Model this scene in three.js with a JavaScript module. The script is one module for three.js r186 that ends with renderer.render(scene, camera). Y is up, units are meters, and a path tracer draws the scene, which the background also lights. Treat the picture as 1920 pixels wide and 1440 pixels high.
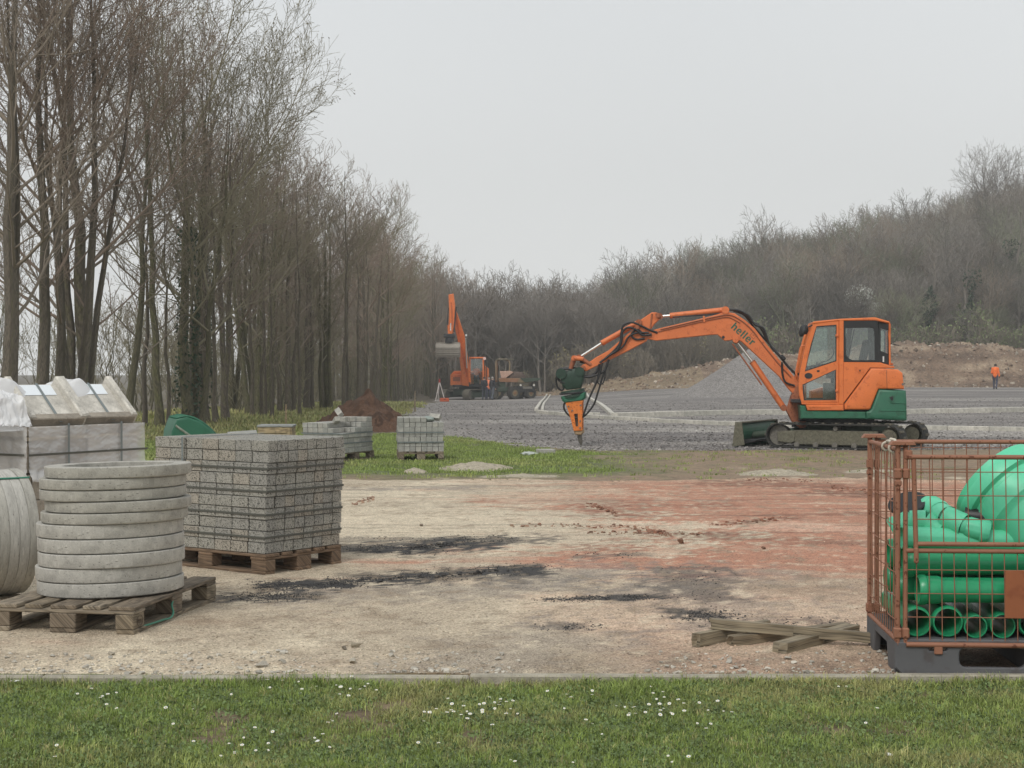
import * as THREE from 'three';
import { mergeGeometries, toCreasedNormals } from 'three/addons/utils/BufferGeometryUtils.js';
import { ConvexGeometry } from 'three/addons/geometries/ConvexGeometry.js';
import { TextGeometry } from 'three/addons/geometries/TextGeometry.js';
import { FontLoader } from 'three/addons/loaders/FontLoader.js';
import { MarchingCubes } from 'three/addons/objects/MarchingCubes.js';
import { ImprovedNoise } from 'three/addons/math/ImprovedNoise.js';

// ---------------------------------------------------------------- camera, sky, sun, exposure
const F = 2900, CX = 960, HY = 690, CAMH = 1.45;             // focal length and horizon row in photo pixels, eye height in metres
const scene = new THREE.Scene();
const camera = new THREE.PerspectiveCamera(2 * Math.atan(720 / F) * 180 / Math.PI, 4 / 3, 0.1, 3000);
camera.position.set(0, CAMH, 0);
camera.lookAt(0, CAMH - (720 - HY) / F * 100, -100);
const renderer = new THREE.WebGLRenderer();
renderer.toneMapping = THREE.LinearToneMapping;
renderer.toneMappingExposure = 1.23;
renderer.shadowMap.enabled = true;
{ // even overcast sky, a little paler towards the horizon
  const w = 256, h = 128, d = new Float32Array(w * h * 4);
  for (let j = 0; j < h; j++) {
    const el = Math.max(0, ((j + 0.5) / h - 0.5) * Math.PI), t = Math.min(1, el / 0.28);
    const c = [0.755 - 0.12 * t, 0.76 - 0.10 * t, 0.75 - 0.07 * t];
    for (let i = 0; i < w; i++) { const a = i / w * Math.PI * 2, ce = Math.cos(el), k = 1 + 0.012 * (Math.sin(3 * a + 5 * el) + Math.sin(7 * a - 9 * el + 1) * ce + Math.sin(11 * a + 17 * el + 2) * ce) * ce; d.set([c[0] * k, c[1] * k, c[2] * k, 1], (j * w + i) * 4); }
  }
  const sky = new THREE.DataTexture(d, w, h, THREE.RGBAFormat, THREE.FloatType);
  sky.mapping = THREE.EquirectangularReflectionMapping; sky.magFilter = THREE.LinearFilter; sky.minFilter = THREE.LinearFilter; sky.needsUpdate = true;
  scene.background = sky; scene.environment = sky;
}
const sun = new THREE.DirectionalLight(new THREE.Color(1, 0.965, 0.91), 1.5);
sun.position.set(-26, 62, 34); sun.target.position.set(0, 0, -20);
sun.castShadow = true; sun.shadow.radius = 34; sun.shadow.mapSize.set(2048, 2048);
Object.assign(sun.shadow.camera, { left: -60, right: 60, top: 60, bottom: -60, near: 1, far: 250 });
scene.add(sun, sun.target);
scene.fog = new THREE.FogExp2(new THREE.Color(0.80, 0.81, 0.80), 0.00095);

// ---------------------------------------------------------------- helpers
const V = (x, y, z) => new THREE.Vector3(x, y, z);
function rng(seed) { let s = seed >>> 0; return () => { s = (s + 0x6d2b79f5) | 0; let t = Math.imul(s ^ (s >>> 15), 1 | s); t = (t + Math.imul(t ^ (t >>> 7), 61 | t)) ^ t; return ((t ^ (t >>> 14)) >>> 0) / 4294967296; }; }
const sst = (a, b, x) => { const t = Math.min(1, Math.max(0, (x - a) / (b - a))); return t * t * (3 - 2 * t); };
const mix = (a, b, t) => a + (b - a) * t, clamp = (x, a, b) => Math.min(b, Math.max(a, x));
const mix3 = (a, b, t) => [mix(a[0], b[0], t), mix(a[1], b[1], t), mix(a[2], b[2], t)];
const perlin = new ImprovedNoise();
const noise = (x, y, z = 0.37) => perlin.noise(x + 100.13, y + 57.31, z);
const fbm = (x, y, o = 4, z = 0.37) => { let s = 0, a = 0.5; for (let i = 0; i < o; i++) { s += a * noise(x, y, z + i * 3.7); x *= 2.03; y *= 2.03; a *= 0.5; } return s; };
const interp = (list, x) => { let i = 0; while (i < list.length - 2 && x > list[i + 1][0]) i++; const [a, b] = [list[i], list[i + 1]]; return mix(a[1], b[1], clamp((x - a[0]) / (b[0] - a[0]), 0, 1)); };

const taken = new Map();
const numbered = (n) => { const k = taken.get(n) ?? 0; taken.set(n, k + 1); return k ? n + '_' + String(k).padStart(3, '0') : n; };
function tag(o, label, category, group) { o.userData.label = label; o.userData.category = category; if (group) o.userData.group = group; return o; }
function shadows(o) { o.traverse((c) => { if (c.isMesh) { c.castShadow = true; c.receiveShadow = true; } }); return o; }
function thing(name, label, category, pos = [0, 0, 0], turn = 0, group) {
  const o = new THREE.Group(); o.name = numbered(name); o.position.set(...pos); o.rotation.y = turn; scene.add(o);
  return tag(o, label, category, group);
}
function copyOf(root, pos, turn, label, scale) {
  const r = root.clone(); r.name = numbered(root.name.replace(/_\d{3}$/, '')); r.userData = { ...root.userData };
  r.position.set(...pos); r.rotation.y = turn; if (label) r.userData.label = label; if (scale) r.scale.setScalar(scale); scene.add(r); return r;
}
// uv in metres from the dominant direction of the normal
function uvs(g, ox = 0, oy = 0) {
  const p = g.attributes.position, n = g.attributes.normal, uv = new Float32Array(p.count * 2);
  for (let i = 0; i < p.count; i++) {
    const x = p.getX(i), y = p.getY(i), z = p.getZ(i), ax = Math.abs(n.getX(i)), ay = Math.abs(n.getY(i)), az = Math.abs(n.getZ(i));
    if (ay >= ax && ay >= az) { uv[2 * i] = x + ox; uv[2 * i + 1] = z + oy; } else if (ax >= az) { uv[2 * i] = z + ox; uv[2 * i + 1] = y + oy; } else { uv[2 * i] = x + ox; uv[2 * i + 1] = y + oy; }
  }
  return g.setAttribute('uv', new THREE.BufferAttribute(uv, 2));
}
function flat(g) {
  if (g.index) g = g.toNonIndexed();
  if (!g.attributes.normal) g.computeVertexNormals();
  for (const k of Object.keys(g.attributes)) if (!['position', 'normal', 'uv'].includes(k)) g.deleteAttribute(k);
  return g;
}
function join(list) { list = [].concat(list).map(flat).map((g) => (g.attributes.uv ? g : uvs(g))); list.forEach((g) => uvs(g)); return list.length === 1 ? list[0] : mergeGeometries(list); }
function part(name, geos, mat, parent) { const m = new THREE.Mesh(join(geos), mat); m.name = name; parent.add(m); return m; }
function lone(name, geos, mat, label, category, pos = [0, 0, 0], group) { const m = part(numbered(name), geos, mat, scene); m.position.set(...pos); return tag(m, label, category, group); }
function at(g, x = 0, y = 0, z = 0, rx = 0, ry = 0, rz = 0) { return g.applyMatrix4(new THREE.Matrix4().makeRotationFromEuler(new THREE.Euler(rx, ry, rz, 'YXZ')).setPosition(x, y, z)); }
const chamCache = new Map();
function cham(w, h, d, b = 0.006) {
  const key = [w, h, d, b].map((x) => x.toFixed(4)).join();
  if (!chamCache.has(key)) {
    const pts = [];
    for (const sx of [-1, 1]) for (const sy of [-1, 1]) for (const sz of [-1, 1]) {
      pts.push(V(sx * w / 2, sy * (h / 2 - b), sz * (d / 2 - b)), V(sx * (w / 2 - b), sy * h / 2, sz * (d / 2 - b)), V(sx * (w / 2 - b), sy * (h / 2 - b), sz * d / 2));
    }
    chamCache.set(key, flat(new ConvexGeometry(pts)));
  }
  return chamCache.get(key).clone();
}
const box = (w, h, d, x = 0, y = 0, z = 0, ry = 0, b = 0.006) => at(cham(w, h, d, Math.min(b, w / 3, h / 3, d / 3)), x, y, z, 0, ry);
function cyl(a, b, r0, r1 = r0, seg = 14, open = false) {
  a = Array.isArray(a) ? V(...a) : a; b = Array.isArray(b) ? V(...b) : b;
  const g = new THREE.CylinderGeometry(r1, r0, a.distanceTo(b), seg, 1, open);
  const q = new THREE.Quaternion().setFromUnitVectors(V(0, 1, 0), b.clone().sub(a).normalize());
  return g.applyMatrix4(new THREE.Matrix4().compose(a.clone().add(b).multiplyScalar(0.5), q, V(1, 1, 1)));
}
function tube(pts, r, seg = 6, n = 0, closed = false) {
  const c = new THREE.CatmullRomCurve3(pts.map((p) => (Array.isArray(p) ? V(...p) : p)), closed);
  return new THREE.TubeGeometry(c, n || pts.length * 5, r, seg, closed);
}
function shapeOf(pts, holes = []) {
  const s = new THREE.Shape(pts.map((p) => new THREE.Vector2(p[0], p[1])));
  for (const h of holes) s.holes.push(new THREE.Path(h.map((p) => new THREE.Vector2(p[0], p[1]))));
  return s;
}
// outline in x, y pulled out along z from z0 to z1, with a bevel that stays inside the outline
function ext(pts, z0, z1, bevel = 0, holes = [], seg = 1) {
  const b = Math.min(bevel, Math.abs(z1 - z0) / 2.2);
  const g = new THREE.ExtrudeGeometry(shapeOf(pts, holes), { depth: Math.abs(z1 - z0) - 2 * b, bevelEnabled: b > 0, bevelThickness: b, bevelSize: b, bevelOffset: -b, bevelSegments: seg, curveSegments: 8 });
  return g.translate(0, 0, Math.min(z0, z1) + b);
}
function smooth(g, deg = 40) { return toCreasedNormals(g.index ? g.toNonIndexed() : g, deg * Math.PI / 180); }
function ring(ro, ri, h, seg = 40, b = 0.008) { // ring standing on y = 0, with worn edges
  const pts = [[ri, b], [ri + b, 0], [ro - 0.016, 0], [ro - 0.013, 0.0055], [ro - 0.001, 0.0065], [ro, 0.0085], [ro, h - b], [ro - b, h], [ri + b, h], [ri, h - b], [ri, b]];
  return smooth(new THREE.LatheGeometry(pts.map((p) => new THREE.Vector2(p[0], p[1])), seg), 28);
}
const M4 = (x, y, z, q, s) => new THREE.Matrix4().compose(V(x, y, z), q, typeof s === 'number' ? V(s, s, s) : V(...s));
function scatter(name, geo, mat, list, label, category, kind = 'stuff') { // list of [Matrix4, [r,g,b]?]
  const im = new THREE.InstancedMesh(geo, mat, list.length); im.name = numbered(name);
  list.forEach(([m, c], i) => { im.setMatrixAt(i, m); if (c) im.setColorAt(i, new THREE.Color().setRGB(...c)); });
  im.castShadow = im.receiveShadow = true; im.userData.kind = kind; if (label) tag(im, label, category); scene.add(im); return im;
}

// ---------------------------------------------------------------- textures (all tileable grain and wear)
function tileNoise(size, seed) { // value noise that repeats; returns f(x, y, cells)
  const r = rng(seed), n = 256, a = new Float32Array(n * n).map(() => r());
  return (u, v, cells) => {
    const x = u * cells, y = v * cells, x0 = Math.floor(x), y0 = Math.floor(y), fx = x - x0, fy = y - y0, w = (t) => t * t * (3 - 2 * t), c = cells;
    const g = (i, j) => a[((((j % c) + c) % c) % n) * n + ((((i % c) + c) % c) % n)];
    return mix(mix(g(x0, y0), g(x0 + 1, y0), w(fx)), mix(g(x0, y0 + 1), g(x0 + 1, y0 + 1), w(fx)), w(fy));
  };
}
function tex(size, metres, fn, srgb = false) { // fn(u, v) -> [r,g,b] 0..1 linear
  const d = new Uint8Array(size * size * 4);
  for (let j = 0; j < size; j++) for (let i = 0; i < size; i++) {
    const c = fn((i + 0.5) / size, (j + 0.5) / size), k = (j * size + i) * 4;
    for (let q = 0; q < 3; q++) d[k + q] = clamp(c[q], 0, 1) * 255; d[k + 3] = 255;
  }
  const t = new THREE.DataTexture(d, size, size); t.wrapS = t.wrapT = THREE.RepeatWrapping; t.magFilter = THREE.LinearFilter; t.minFilter = THREE.LinearMipmapLinearFilter; t.generateMipmaps = true;
  t.repeat.set(1 / metres, 1 / metres); t.needsUpdate = true; if (srgb) t.colorSpace = THREE.SRGBColorSpace; return t;
}
const withRepeat = (t, x, y = x) => { const c = t.clone(); c.repeat.set(1 / x, 1 / y); c.needsUpdate = true; return c; };
const n1 = tileNoise(0, 11), n2 = tileNoise(0, 23), n3 = tileNoise(0, 37);
const grey = (x) => [x, x, x];
const T = {
  // crushed stone: many small grains of different tone
  grit: tex(1024, 1.3, (u, v) => { const a = n1(u, v, 230), b = n2(u, v, 120), c = n3(u, v, 40), e = n2(u, v, 7); const g = 0.68 + (a - 0.5) * 0.6 + (b - 0.5) * 0.26 + (c - 0.5) * 0.14 + (e - 0.5) * 0.1; return [g, g * (0.985 + 0.03 * (b - 0.5)), g * (0.97 + 0.06 * (a - 0.5))]; }),
  soil: tex(512, 1.6, (u, v) => { const g = 0.66 + (n1(u, v, 150) - 0.5) * 0.3 + (n2(u, v, 50) - 0.5) * 0.35 + (n3(u, v, 14) - 0.5) * 0.22; return [g, g, g]; }),
  concrete: tex(512, 0.9, (u, v) => { const pit = n1(u, v, 120) > 0.92 ? -0.34 : 0, wh = n2(u, v, 64) > 0.88 ? 0.14 : 0; const g = 0.78 + (n2(u, v, 9) - 0.5) * 0.26 + (n3(u, v, 30) - 0.5) * 0.2 + (n1(u, v, 180) - 0.5) * 0.18 + pit + wh; return [g, g * 0.995, g * 0.98]; }),
  paver: tex(512, 0.5, (u, v) => { const a = n1(u, v, 110), b = n2(u, v, 160); const g = 0.76 + (n3(u, v, 9) - 0.5) * 0.16 + (a > 0.6 ? -0.6 * sst(0.6, 0.78, a) : 0) + (b > 0.78 ? 0.2 : 0) + (n1(u, v, 200) - 0.5) * 0.2; return [g, g * 0.985, g * 0.95]; }),
  wood: tex(512, 0.5, (u, v) => { const w = n3(u, v, 5) * 0.03, a = n1(u * 0.06 + 0.1, v + w, 110), b = n2(u * 0.1, v + w, 46), c = n3(u, v, 10); const g = 0.72 + (a - 0.5) * 0.6 + (b - 0.5) * 0.45 + (c - 0.5) * 0.3; return [g, g * 0.97, g * 0.93]; }),
  paint: tex(512, 1.1, (u, v) => { const g = 0.93 + (n1(u, v, 7) - 0.5) * 0.13 + (n2(u, v, 60) - 0.5) * 0.06; const d = sst(0.56, 0.85, n3(u, v, 14) * 0.65 + n2(u, v, 70) * 0.35) * 0.26; return [g - d * 0.7, g - d, g - d * 1.1]; }),
  chipped: tex(512, 0.55, (u, v) => { const a = n1(u, v, 24) * 0.6 + n2(u, v, 80) * 0.4, rust = sst(0.69, 0.76, a), g = 0.92 + (n3(u, v, 10) - 0.5) * 0.16; return [mix(g, 0.42, rust), mix(g, 0.28, rust), mix(g, 0.2, rust)]; }),
  bark: tex(512, 0.7, (u, v) => { const a = n1(u, v * 0.22, 60), b = n2(u, v * 0.4, 24), c = n3(u, v, 6); const g = 0.68 + (a - 0.5) * 0.5 + (b - 0.5) * 0.3, m = sst(0.55, 0.8, c); return [g, g * mix(0.96, 1.02, m), g * mix(0.9, 0.78, m)]; }),
  plastic: tex(256, 0.9, (u, v) => { const g = 0.95 + (n1(u, v, 6) - 0.5) * 0.06 + (n2(u, v, 90) - 0.5) * 0.05 - (n3(u, v, 50) > 0.93 ? 0.12 : 0); return [g, g, g]; }),
  mud: tex(512, 0.8, (u, v) => { const a = n1(u, v, 30) * 0.5 + n2(u, v, 90) * 0.5, g = 0.75 + (a - 0.5) * 0.7; return [g, g * 0.96, g * 0.9]; }),
};
const lin = (r, g, b) => new THREE.Color().setRGB(r, g, b);
function mat(c, rough = 0.85, map = null, extra = {}) {
  return new THREE.MeshStandardMaterial({ color: lin(...c), roughness: rough, map, bumpMap: extra.bump ? map : null, bumpScale: extra.bump ?? 1, metalness: extra.metal ?? 0, vertexColors: !!extra.vc, side: extra.two ? THREE.DoubleSide : THREE.FrontSide, flatShading: !!extra.flat });
}
const glass = (c, rough = 0.03) => new THREE.MeshPhysicalMaterial({ color: lin(...c), transmission: 1, thickness: 0, roughness: rough, side: THREE.DoubleSide });

// ---------------------------------------------------------------- the ground
// height of the land, x to the side, d metres ahead of the camera
function G(x, d) {
  let y = -0.125 * sst(13, 31, d);
  y -= 0.86 * sst(55, 122, d) * (1 - sst(-1, 14, x));
  y += 0.12 * sst(60, 110, d) * sst(10, 30, x);
  y += Math.max(0, x - 4) * 0.235 * sst(128, 200, d) * (1 + 0.12 * noise(x * 0.03, d * 0.03)) + sst(124, 136, d) * sst(8, 20, x) * 1.2;
  if (x < -7) y += 0.25 * noise(x * 0.09, d * 0.07) * sst(-7, -11, x) * sst(16, 26, d) - 0.5 * sst(-12, -30, x) * sst(16, 30, d);
  return y;
}
const W = (px, py, d) => V((px - CX) / F * d, CAMH - (py - HY) / F * d, -d);
function groundAt(px, py) { // where the line of sight through a photo pixel meets the land
  let a = 3, b = 3; const f = (d) => CAMH - (py - HY) / F * d - G((px - CX) / F * d, d);
  while (b < 600 && f(b) > 0) { a = b; b *= 1.04; }
  for (let i = 0; i < 40; i++) { const m = (a + b) / 2; if (f(m) > 0) a = m; else b = m; }
  return V((px - CX) / F * a, G((px - CX) / F * a, a), -a);
}
const onGround = (x, d, up = 0) => [x, G(x, d) + up, -d];

const KERB_D = 7.27, lotEdge = (d) => interp([[20, 6], [28, 3.2], [31, 0.2], [34, -1.0], [38, -1.9], [45, -3.2], [57, -4.0], [95, -4.9], [135, -6.5], [400, -8]], d);
const C = {
  beige: [0.46, 0.385, 0.285], cream: [0.62, 0.54, 0.405], tan: [0.29, 0.225, 0.155], red: [0.43, 0.205, 0.13], deepRed: [0.20, 0.085, 0.05], pink: [0.58, 0.37, 0.27], ash: [0.04, 0.038, 0.037], greyStain: [0.20, 0.18, 0.165], damp: [0.15, 0.105, 0.07],
  earth: [0.085, 0.065, 0.04], moss: [0.075, 0.085, 0.032], verge: [0.085, 0.115, 0.035], vergeDry: [0.16, 0.14, 0.065], mud: [0.225, 0.16, 0.105], gravel: [0.20, 0.185, 0.175], gravelPale: [0.34, 0.32, 0.295], gravelDark: [0.135, 0.125, 0.122], litter: [0.10, 0.08, 0.052], far: [0.10, 0.09, 0.06],
};
// stains in the yard: [pixel x0, y0, x1, y1, half width in metres, strength, colour, ragged]
const stains = [
  [600, 1112, 1000, 1102, 0.3, 0.4, C.greyStain, 0.9], [960, 1075, 1110, 1070, 0.4, 0.4, C.greyStain, 0.9], [1020, 1200, 930, 1250, 0.3, 0.3, C.greyStain, 0.9], [1300, 1080, 1330, 1160, 0.4, 0.4, C.greyStain, 0.9],
  [1100, 1000, 1330, 1003, 0.28, 0.95, C.deepRed, 0.7], [1060, 1008, 1170, 1030, 0.3, 0.5, C.deepRed, 0.8], [1105, 935, 1160, 968, 0.35, 0.6, C.deepRed, 0.8], [1330, 985, 1480, 972, 0.12, 0.8, C.deepRed, 0.7], [1200, 945, 1330, 946, 0.18, 0.5, C.deepRed, 0.9], [1395, 900, 1560, 905, 0.4, 0.7, C.deepRed, 0.8], [1560, 918, 1660, 925, 0.3, 0.75, C.deepRed, 0.8], [1450, 1010, 1650, 1020, 0.12, 0.5, C.deepRed, 0.8], [1380, 965, 1640, 962, 0.1, 0.5, C.deepRed, 0.9], [780, 985, 1100, 985, 0.1, 0.25, C.deepRed, 0.9],
  [1170, 978, 1500, 990, 0.2, 0.75, C.pink, 0.6], [1480, 982, 1640, 996, 0.25, 0.6, C.pink, 0.7], [1290, 1025, 1210, 1040, 0.16, 0.45, C.cream, 0.8],
  [660, 975, 950, 990, 1.3, 0.8, C.cream, 0.6], [650, 920, 960, 925, 1.0, 0.45, C.cream, 0.8], [700, 912, 860, 910, 0.25, 0.55, C.greyStain, 0.9],
  [505, 1099, 640, 1092, 0.13, 1, C.ash, 0.7], [640, 1092, 985, 1066, 0.16, 1, C.ash, 0.65], [690, 1085, 930, 1078, 0.22, 0.5, C.ash, 0.7], [470, 1120, 545, 1118, 0.11, 0.85, C.ash, 0.8],
  [655, 1030, 760, 1022, 0.18, 0.8, C.ash, 0.7], [770, 1030, 850, 1022, 0.24, 1, C.ash, 0.5], [850, 1014, 945, 1012, 0.2, 0.75, C.ash, 0.75], [660, 1012, 930, 1008, 0.12, 0.5, C.ash, 0.8],
  [1050, 1124, 1210, 1120, 0.075, 0.95, C.ash, 0.6], [1290, 1150, 1345, 1158, 0.13, 0.85, C.ash, 0.7], [1290, 1070, 1325, 1120, 0.16, 0.5, C.ash, 0.8], [1120, 1042, 1160, 1040, 0.12, 0.55, C.ash, 0.8], [1065, 1172, 1075, 1178, 0.07, 0.5, C.ash, 0.8], [1500, 1165, 1560, 1170, 0.09, 0.45, C.ash, 0.8],
];
const stainW = stains.map(([x0, y0, x1, y1, w, k, c, r]) => { const p = (x, y) => { const d = CAMH * F / (y - HY); return [(x - CX) / F * d, d]; }; return { a: p(x0, y0), b: p(x1, y1), w: w * (c === C.ash ? 1.55 : 1.4), k, c, r }; });
function yardColor(x, d) {
  const n = fbm(x * 0.55, d * 0.5, 4), m = fbm(x * 1.9, d * 1.3, 4, 5.1), f = fbm(x * 7, d * 5, 3, 9.3), streak = fbm(x * 0.7, d * 3.2, 4, 2.2);
  let c = mix3(C.beige, C.cream, sst(0.05, 0.35, n + 0.3 * m));
  c = mix3(c, C.tan, sst(0.02, 0.4, -n + 0.4 * m) * 0.6);
  // red clay carried across the yard
  const redness = sst(0.1, 1.0, sst(-1.6, 2.6, x + 2.6 * n + 1.2 * streak) * sst(9.4, 12.4, d + 1.6 * n + 0.5 * m) * sst(24, 16, d + 2 * streak) * 1.7 + streak * 0.8);
  c = mix3(c, C.red, redness * 0.95);
  c = mix3(c, C.cream, sst(0.1, 0.32, streak) * 0.45 * sst(11, 14, d));
  c = mix3(c, C.red, sst(0.0, 1.2, x + 1.6 * n) * sst(12, 8.4, d) * 0.42);
  const g2 = fbm(x * 22, d * 14, 2, 4.2), gr = fbm(x * 55, d * 30, 1, 8.2);
  for (const s of stainW) {
    const [ax, ad] = s.a, [bx, bd] = s.b, ux = bx - ax, ud = bd - ad, L = ux * ux + ud * ud + 1e-6, t = clamp(((x - ax) * ux + (d - ad) * ud) / L, 0, 1), q = Math.hypot(x - ax - ux * t, (d - ad - ud * t)) / s.w;
    if (q < 2.6) c = mix3(c, s.c, s.k * sst(1.12, 0.72, q + (m * 1.5 + f * 2.6 + g2 * 2.2 + gr * 1.2 + n) * s.r));
  }
  // damp earth washed up against the kerb, and moss specks
  const dampEdge = sst(8.35, 7.35, d + 0.5 * m) * sst(-0.3, 1.0, x + 1.2 * n);
  c = mix3(c, C.damp, dampEdge * sst(-0.25, 0.3, f + 0.4 * m) * 0.9);
  const tr = fbm(x * 0.25 + 0.8 * n, d * 5.5, 3, 7.7);
  c = mix3(c, C.cream, sst(0.18, 0.36, f + 0.4 * g2) * 0.5);
  c = mix3(c, C.tan, sst(0.1, 0.36, -f + 0.3 * m + 0.4 * g2) * 0.7);
  c = mix3(c, c.map((k) => k * 0.62), sst(0.14, 0.3, tr + 0.3 * f) * sst(11.5, 14, d) * 0.8);
  return c;
}
function vergeColor(x, d) {
  const n = fbm(x * 0.35, d * 0.3, 4, 4.4), m = fbm(x * 1.7, d * 0.9, 4, 6.1);
  const bare = clamp(sst(-0.3, 3.6, x + 3.0 * n) * 0.95 + sst(22.6, 20.4, d + 2.2 * n + 1.5 * m) * 0.9 + sst(0.12, 0.4, m) * 0.35, 0, 1);
  let c = mix3(C.verge, C.vergeDry, sst(-0.1, 0.4, n + 0.5 * m) * 0.6);
  c = mix3(c, C.mud, bare * sst(-0.45, 0.25, m + 0.25));
  c = mix3(c, C.cream, sst(0.24, 0.42, m + 0.25 * n) * sst(25, 20.5, d) * 0.7);
  return c;
}
function lotColor(x, d) {
  const n = fbm(x * 0.12, d * 0.05, 4, 8.8), s = fbm(x * 0.05, d * 0.55, 4, 3.3), m = fbm(x * 1.3, d * 0.8, 3, 1.9);
  let c = mix3(C.gravel, C.gravelPale, sst(0.0, 0.3, s + 0.5 * n) * 0.8);
  c = mix3(c, C.gravelDark, sst(0.0, 0.35, -s + 0.3 * n) * 0.7);
  c = mix3(c, C.gravelPale, sst(0.1, 0.5, m) * 0.4);
  if (x < lotEdge(d) + 2.2) c = mix3(c, C.gravelPale, 0.5 * sst(lotEdge(d) + 2.2, lotEdge(d), x + m));
  return c;
}
function region(x, d) {
  if (d < KERB_D) return 0;
  const j = 0.5 * noise(x * 0.7, d * 0.6) + 0.25 * noise(x * 2.3, d * 2.1);
  if (d < 20.6 + 1.6 * fbm(x * 0.25, 3.1, 3) + j) return 1;
  if (d > 132 && x > -30) return 4;
  if (x > lotEdge(d) + j * 1.2 && d > 29.6 + 0.9 * fbm(x * 0.3, 9.7, 3)) return 3;
  if (d > 36 + j * 4 || x < -7.5 + j * 3) return 4;
  return 2;
}
function groundColor(x, d, r) {
  if (r === 0) { const n = fbm(x * 1.4, d * 1.4, 4), m = fbm(x * 5, d * 5, 3); return mix3(mix3([0.10, 0.115, 0.04], [0.14, 0.1, 0.06], sst(0.0, 0.3, n)), [0.2, 0.15, 0.085], sst(0.15, 0.4, m) * 0.5); }
  if (r === 1) return yardColor(x, d);
  if (r === 2) return vergeColor(x, d);
  if (r === 3) return lotColor(x, d);
  const n = fbm(x * 0.25, d * 0.2, 4, 1.2), m = fbm(x * 1.2, d, 3);
  return mix3(mix3(C.litter, C.verge, sst(-0.05, 0.35, n) * sst(60, 40, d) * 0.9), C.vergeDry, sst(0.1, 0.4, m) * 0.35);
}
function relief(x, d, r) {
  if (r === 1) return 0.014 * fbm(x * 1.6, d * 1.3, 4) + 0.007 * fbm(x * 9, d * 8, 2) - 0.03 * sst(12, 16, d) * Math.abs(fbm(x * 0.5, d * 2.6, 3)) ;
  if (r === 0) return 0.028 * fbm(x * 2.2, d * 2.2, 3) - 0.026;
  if (r === 2) return 0.05 * fbm(x * 0.9, d * 0.8, 3);
  if (r === 3) return 0.03 * fbm(x * 0.7, d * 0.6, 3) + 0.012 * fbm(x * 5, d * 5, 2);
  return 0.08 * fbm(x * 0.6, d * 0.6, 3);
}
{
  const axis = (dense0, dense1, step, lo, hi, k) => { const a = []; for (let v = dense0; v <= dense1 + 1e-6; v += step) a.push(v); let s = step, v = dense1; while (v < hi) { s *= k; v += s; a.push(Math.min(v, hi)); } s = step; v = dense0; while (v > lo) { s *= k; v -= s; a.unshift(Math.max(v, lo)); } return a; };
  const xs = axis(-4.6, 5.0, 0.045, -330, 330, 1.055), ds = axis(5.2, 24, 0.045, -40, 620, 1.03);
  const nx = xs.length, nd = ds.length, P = new Float32Array(nx * nd * 3), reg = new Uint8Array(nx * nd);
  for (let j = 0; j < nd; j++) for (let i = 0; i < nx; i++) {
    const x = xs[i], d = ds[j], r = region(x, d), k = j * nx + i; reg[k] = r;
    P[3 * k] = x; P[3 * k + 1] = G(x, d) + relief(x, d, r) * (1 - 0.7 * sst(60, 120, d)); P[3 * k + 2] = -d;
  }
  const kinds = ['lawn', 'gravel_yard', 'grass_verge', 'gravel_lot', 'woodland_floor'];
  const mats = [mat([1.45, 1.45, 1.45], 0.95, T.soil, { vc: 1 }), mat([1.42, 1.42, 1.42], 0.95, T.grit, { vc: 1, bump: 0.008 }), mat([1.5, 1.5, 1.5], 0.95, T.soil, { vc: 1 }), mat([1.42, 1.42, 1.42], 0.95, withRepeat(T.grit, 5), { vc: 1, bump: 0.03 }), mat([1.5, 1.5, 1.5], 0.95, withRepeat(T.soil, 4), { vc: 1 })];
  kinds.forEach((name, r) => {
    const map = new Map(), pos = [], col = [], uv = [], idx = [];
    const vert = (k) => { if (!map.has(k)) { map.set(k, pos.length / 3); const x = P[3 * k], d = -P[3 * k + 2]; pos.push(x, P[3 * k + 1], -d); col.push(...groundColor(x, d, r)); uv.push(x + 0.31 * noise(x, d), d); } return map.get(k); };
    for (let j = 0; j < nd - 1; j++) for (let i = 0; i < nx - 1; i++) {
      const k = j * nx + i; if (reg[k] !== r) continue;
      const a = vert(k), b = vert(k + 1), c = vert(k + nx), e = vert(k + nx + 1); idx.push(a, b, e, a, e, c);
    }
    const g = new THREE.BufferGeometry();
    g.setAttribute('position', new THREE.Float32BufferAttribute(pos, 3)); g.setAttribute('color', new THREE.Float32BufferAttribute(col, 3)); g.setAttribute('uv', new THREE.Float32BufferAttribute(uv, 2)); g.setIndex(idx); g.computeVertexNormals();
    const m = new THREE.Mesh(g, mats[r]); m.name = name; m.receiveShadow = true; m.userData.kind = 'structure'; m.userData.label = ['short green lawn in front of the yard', 'beige gravel yard stained with red clay and black ash', 'patchy green grass verge behind the yard', 'grey crushed stone lot under construction', 'brown leaf litter under the bare trees'][r]; scene.add(m);
  });
}

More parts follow.
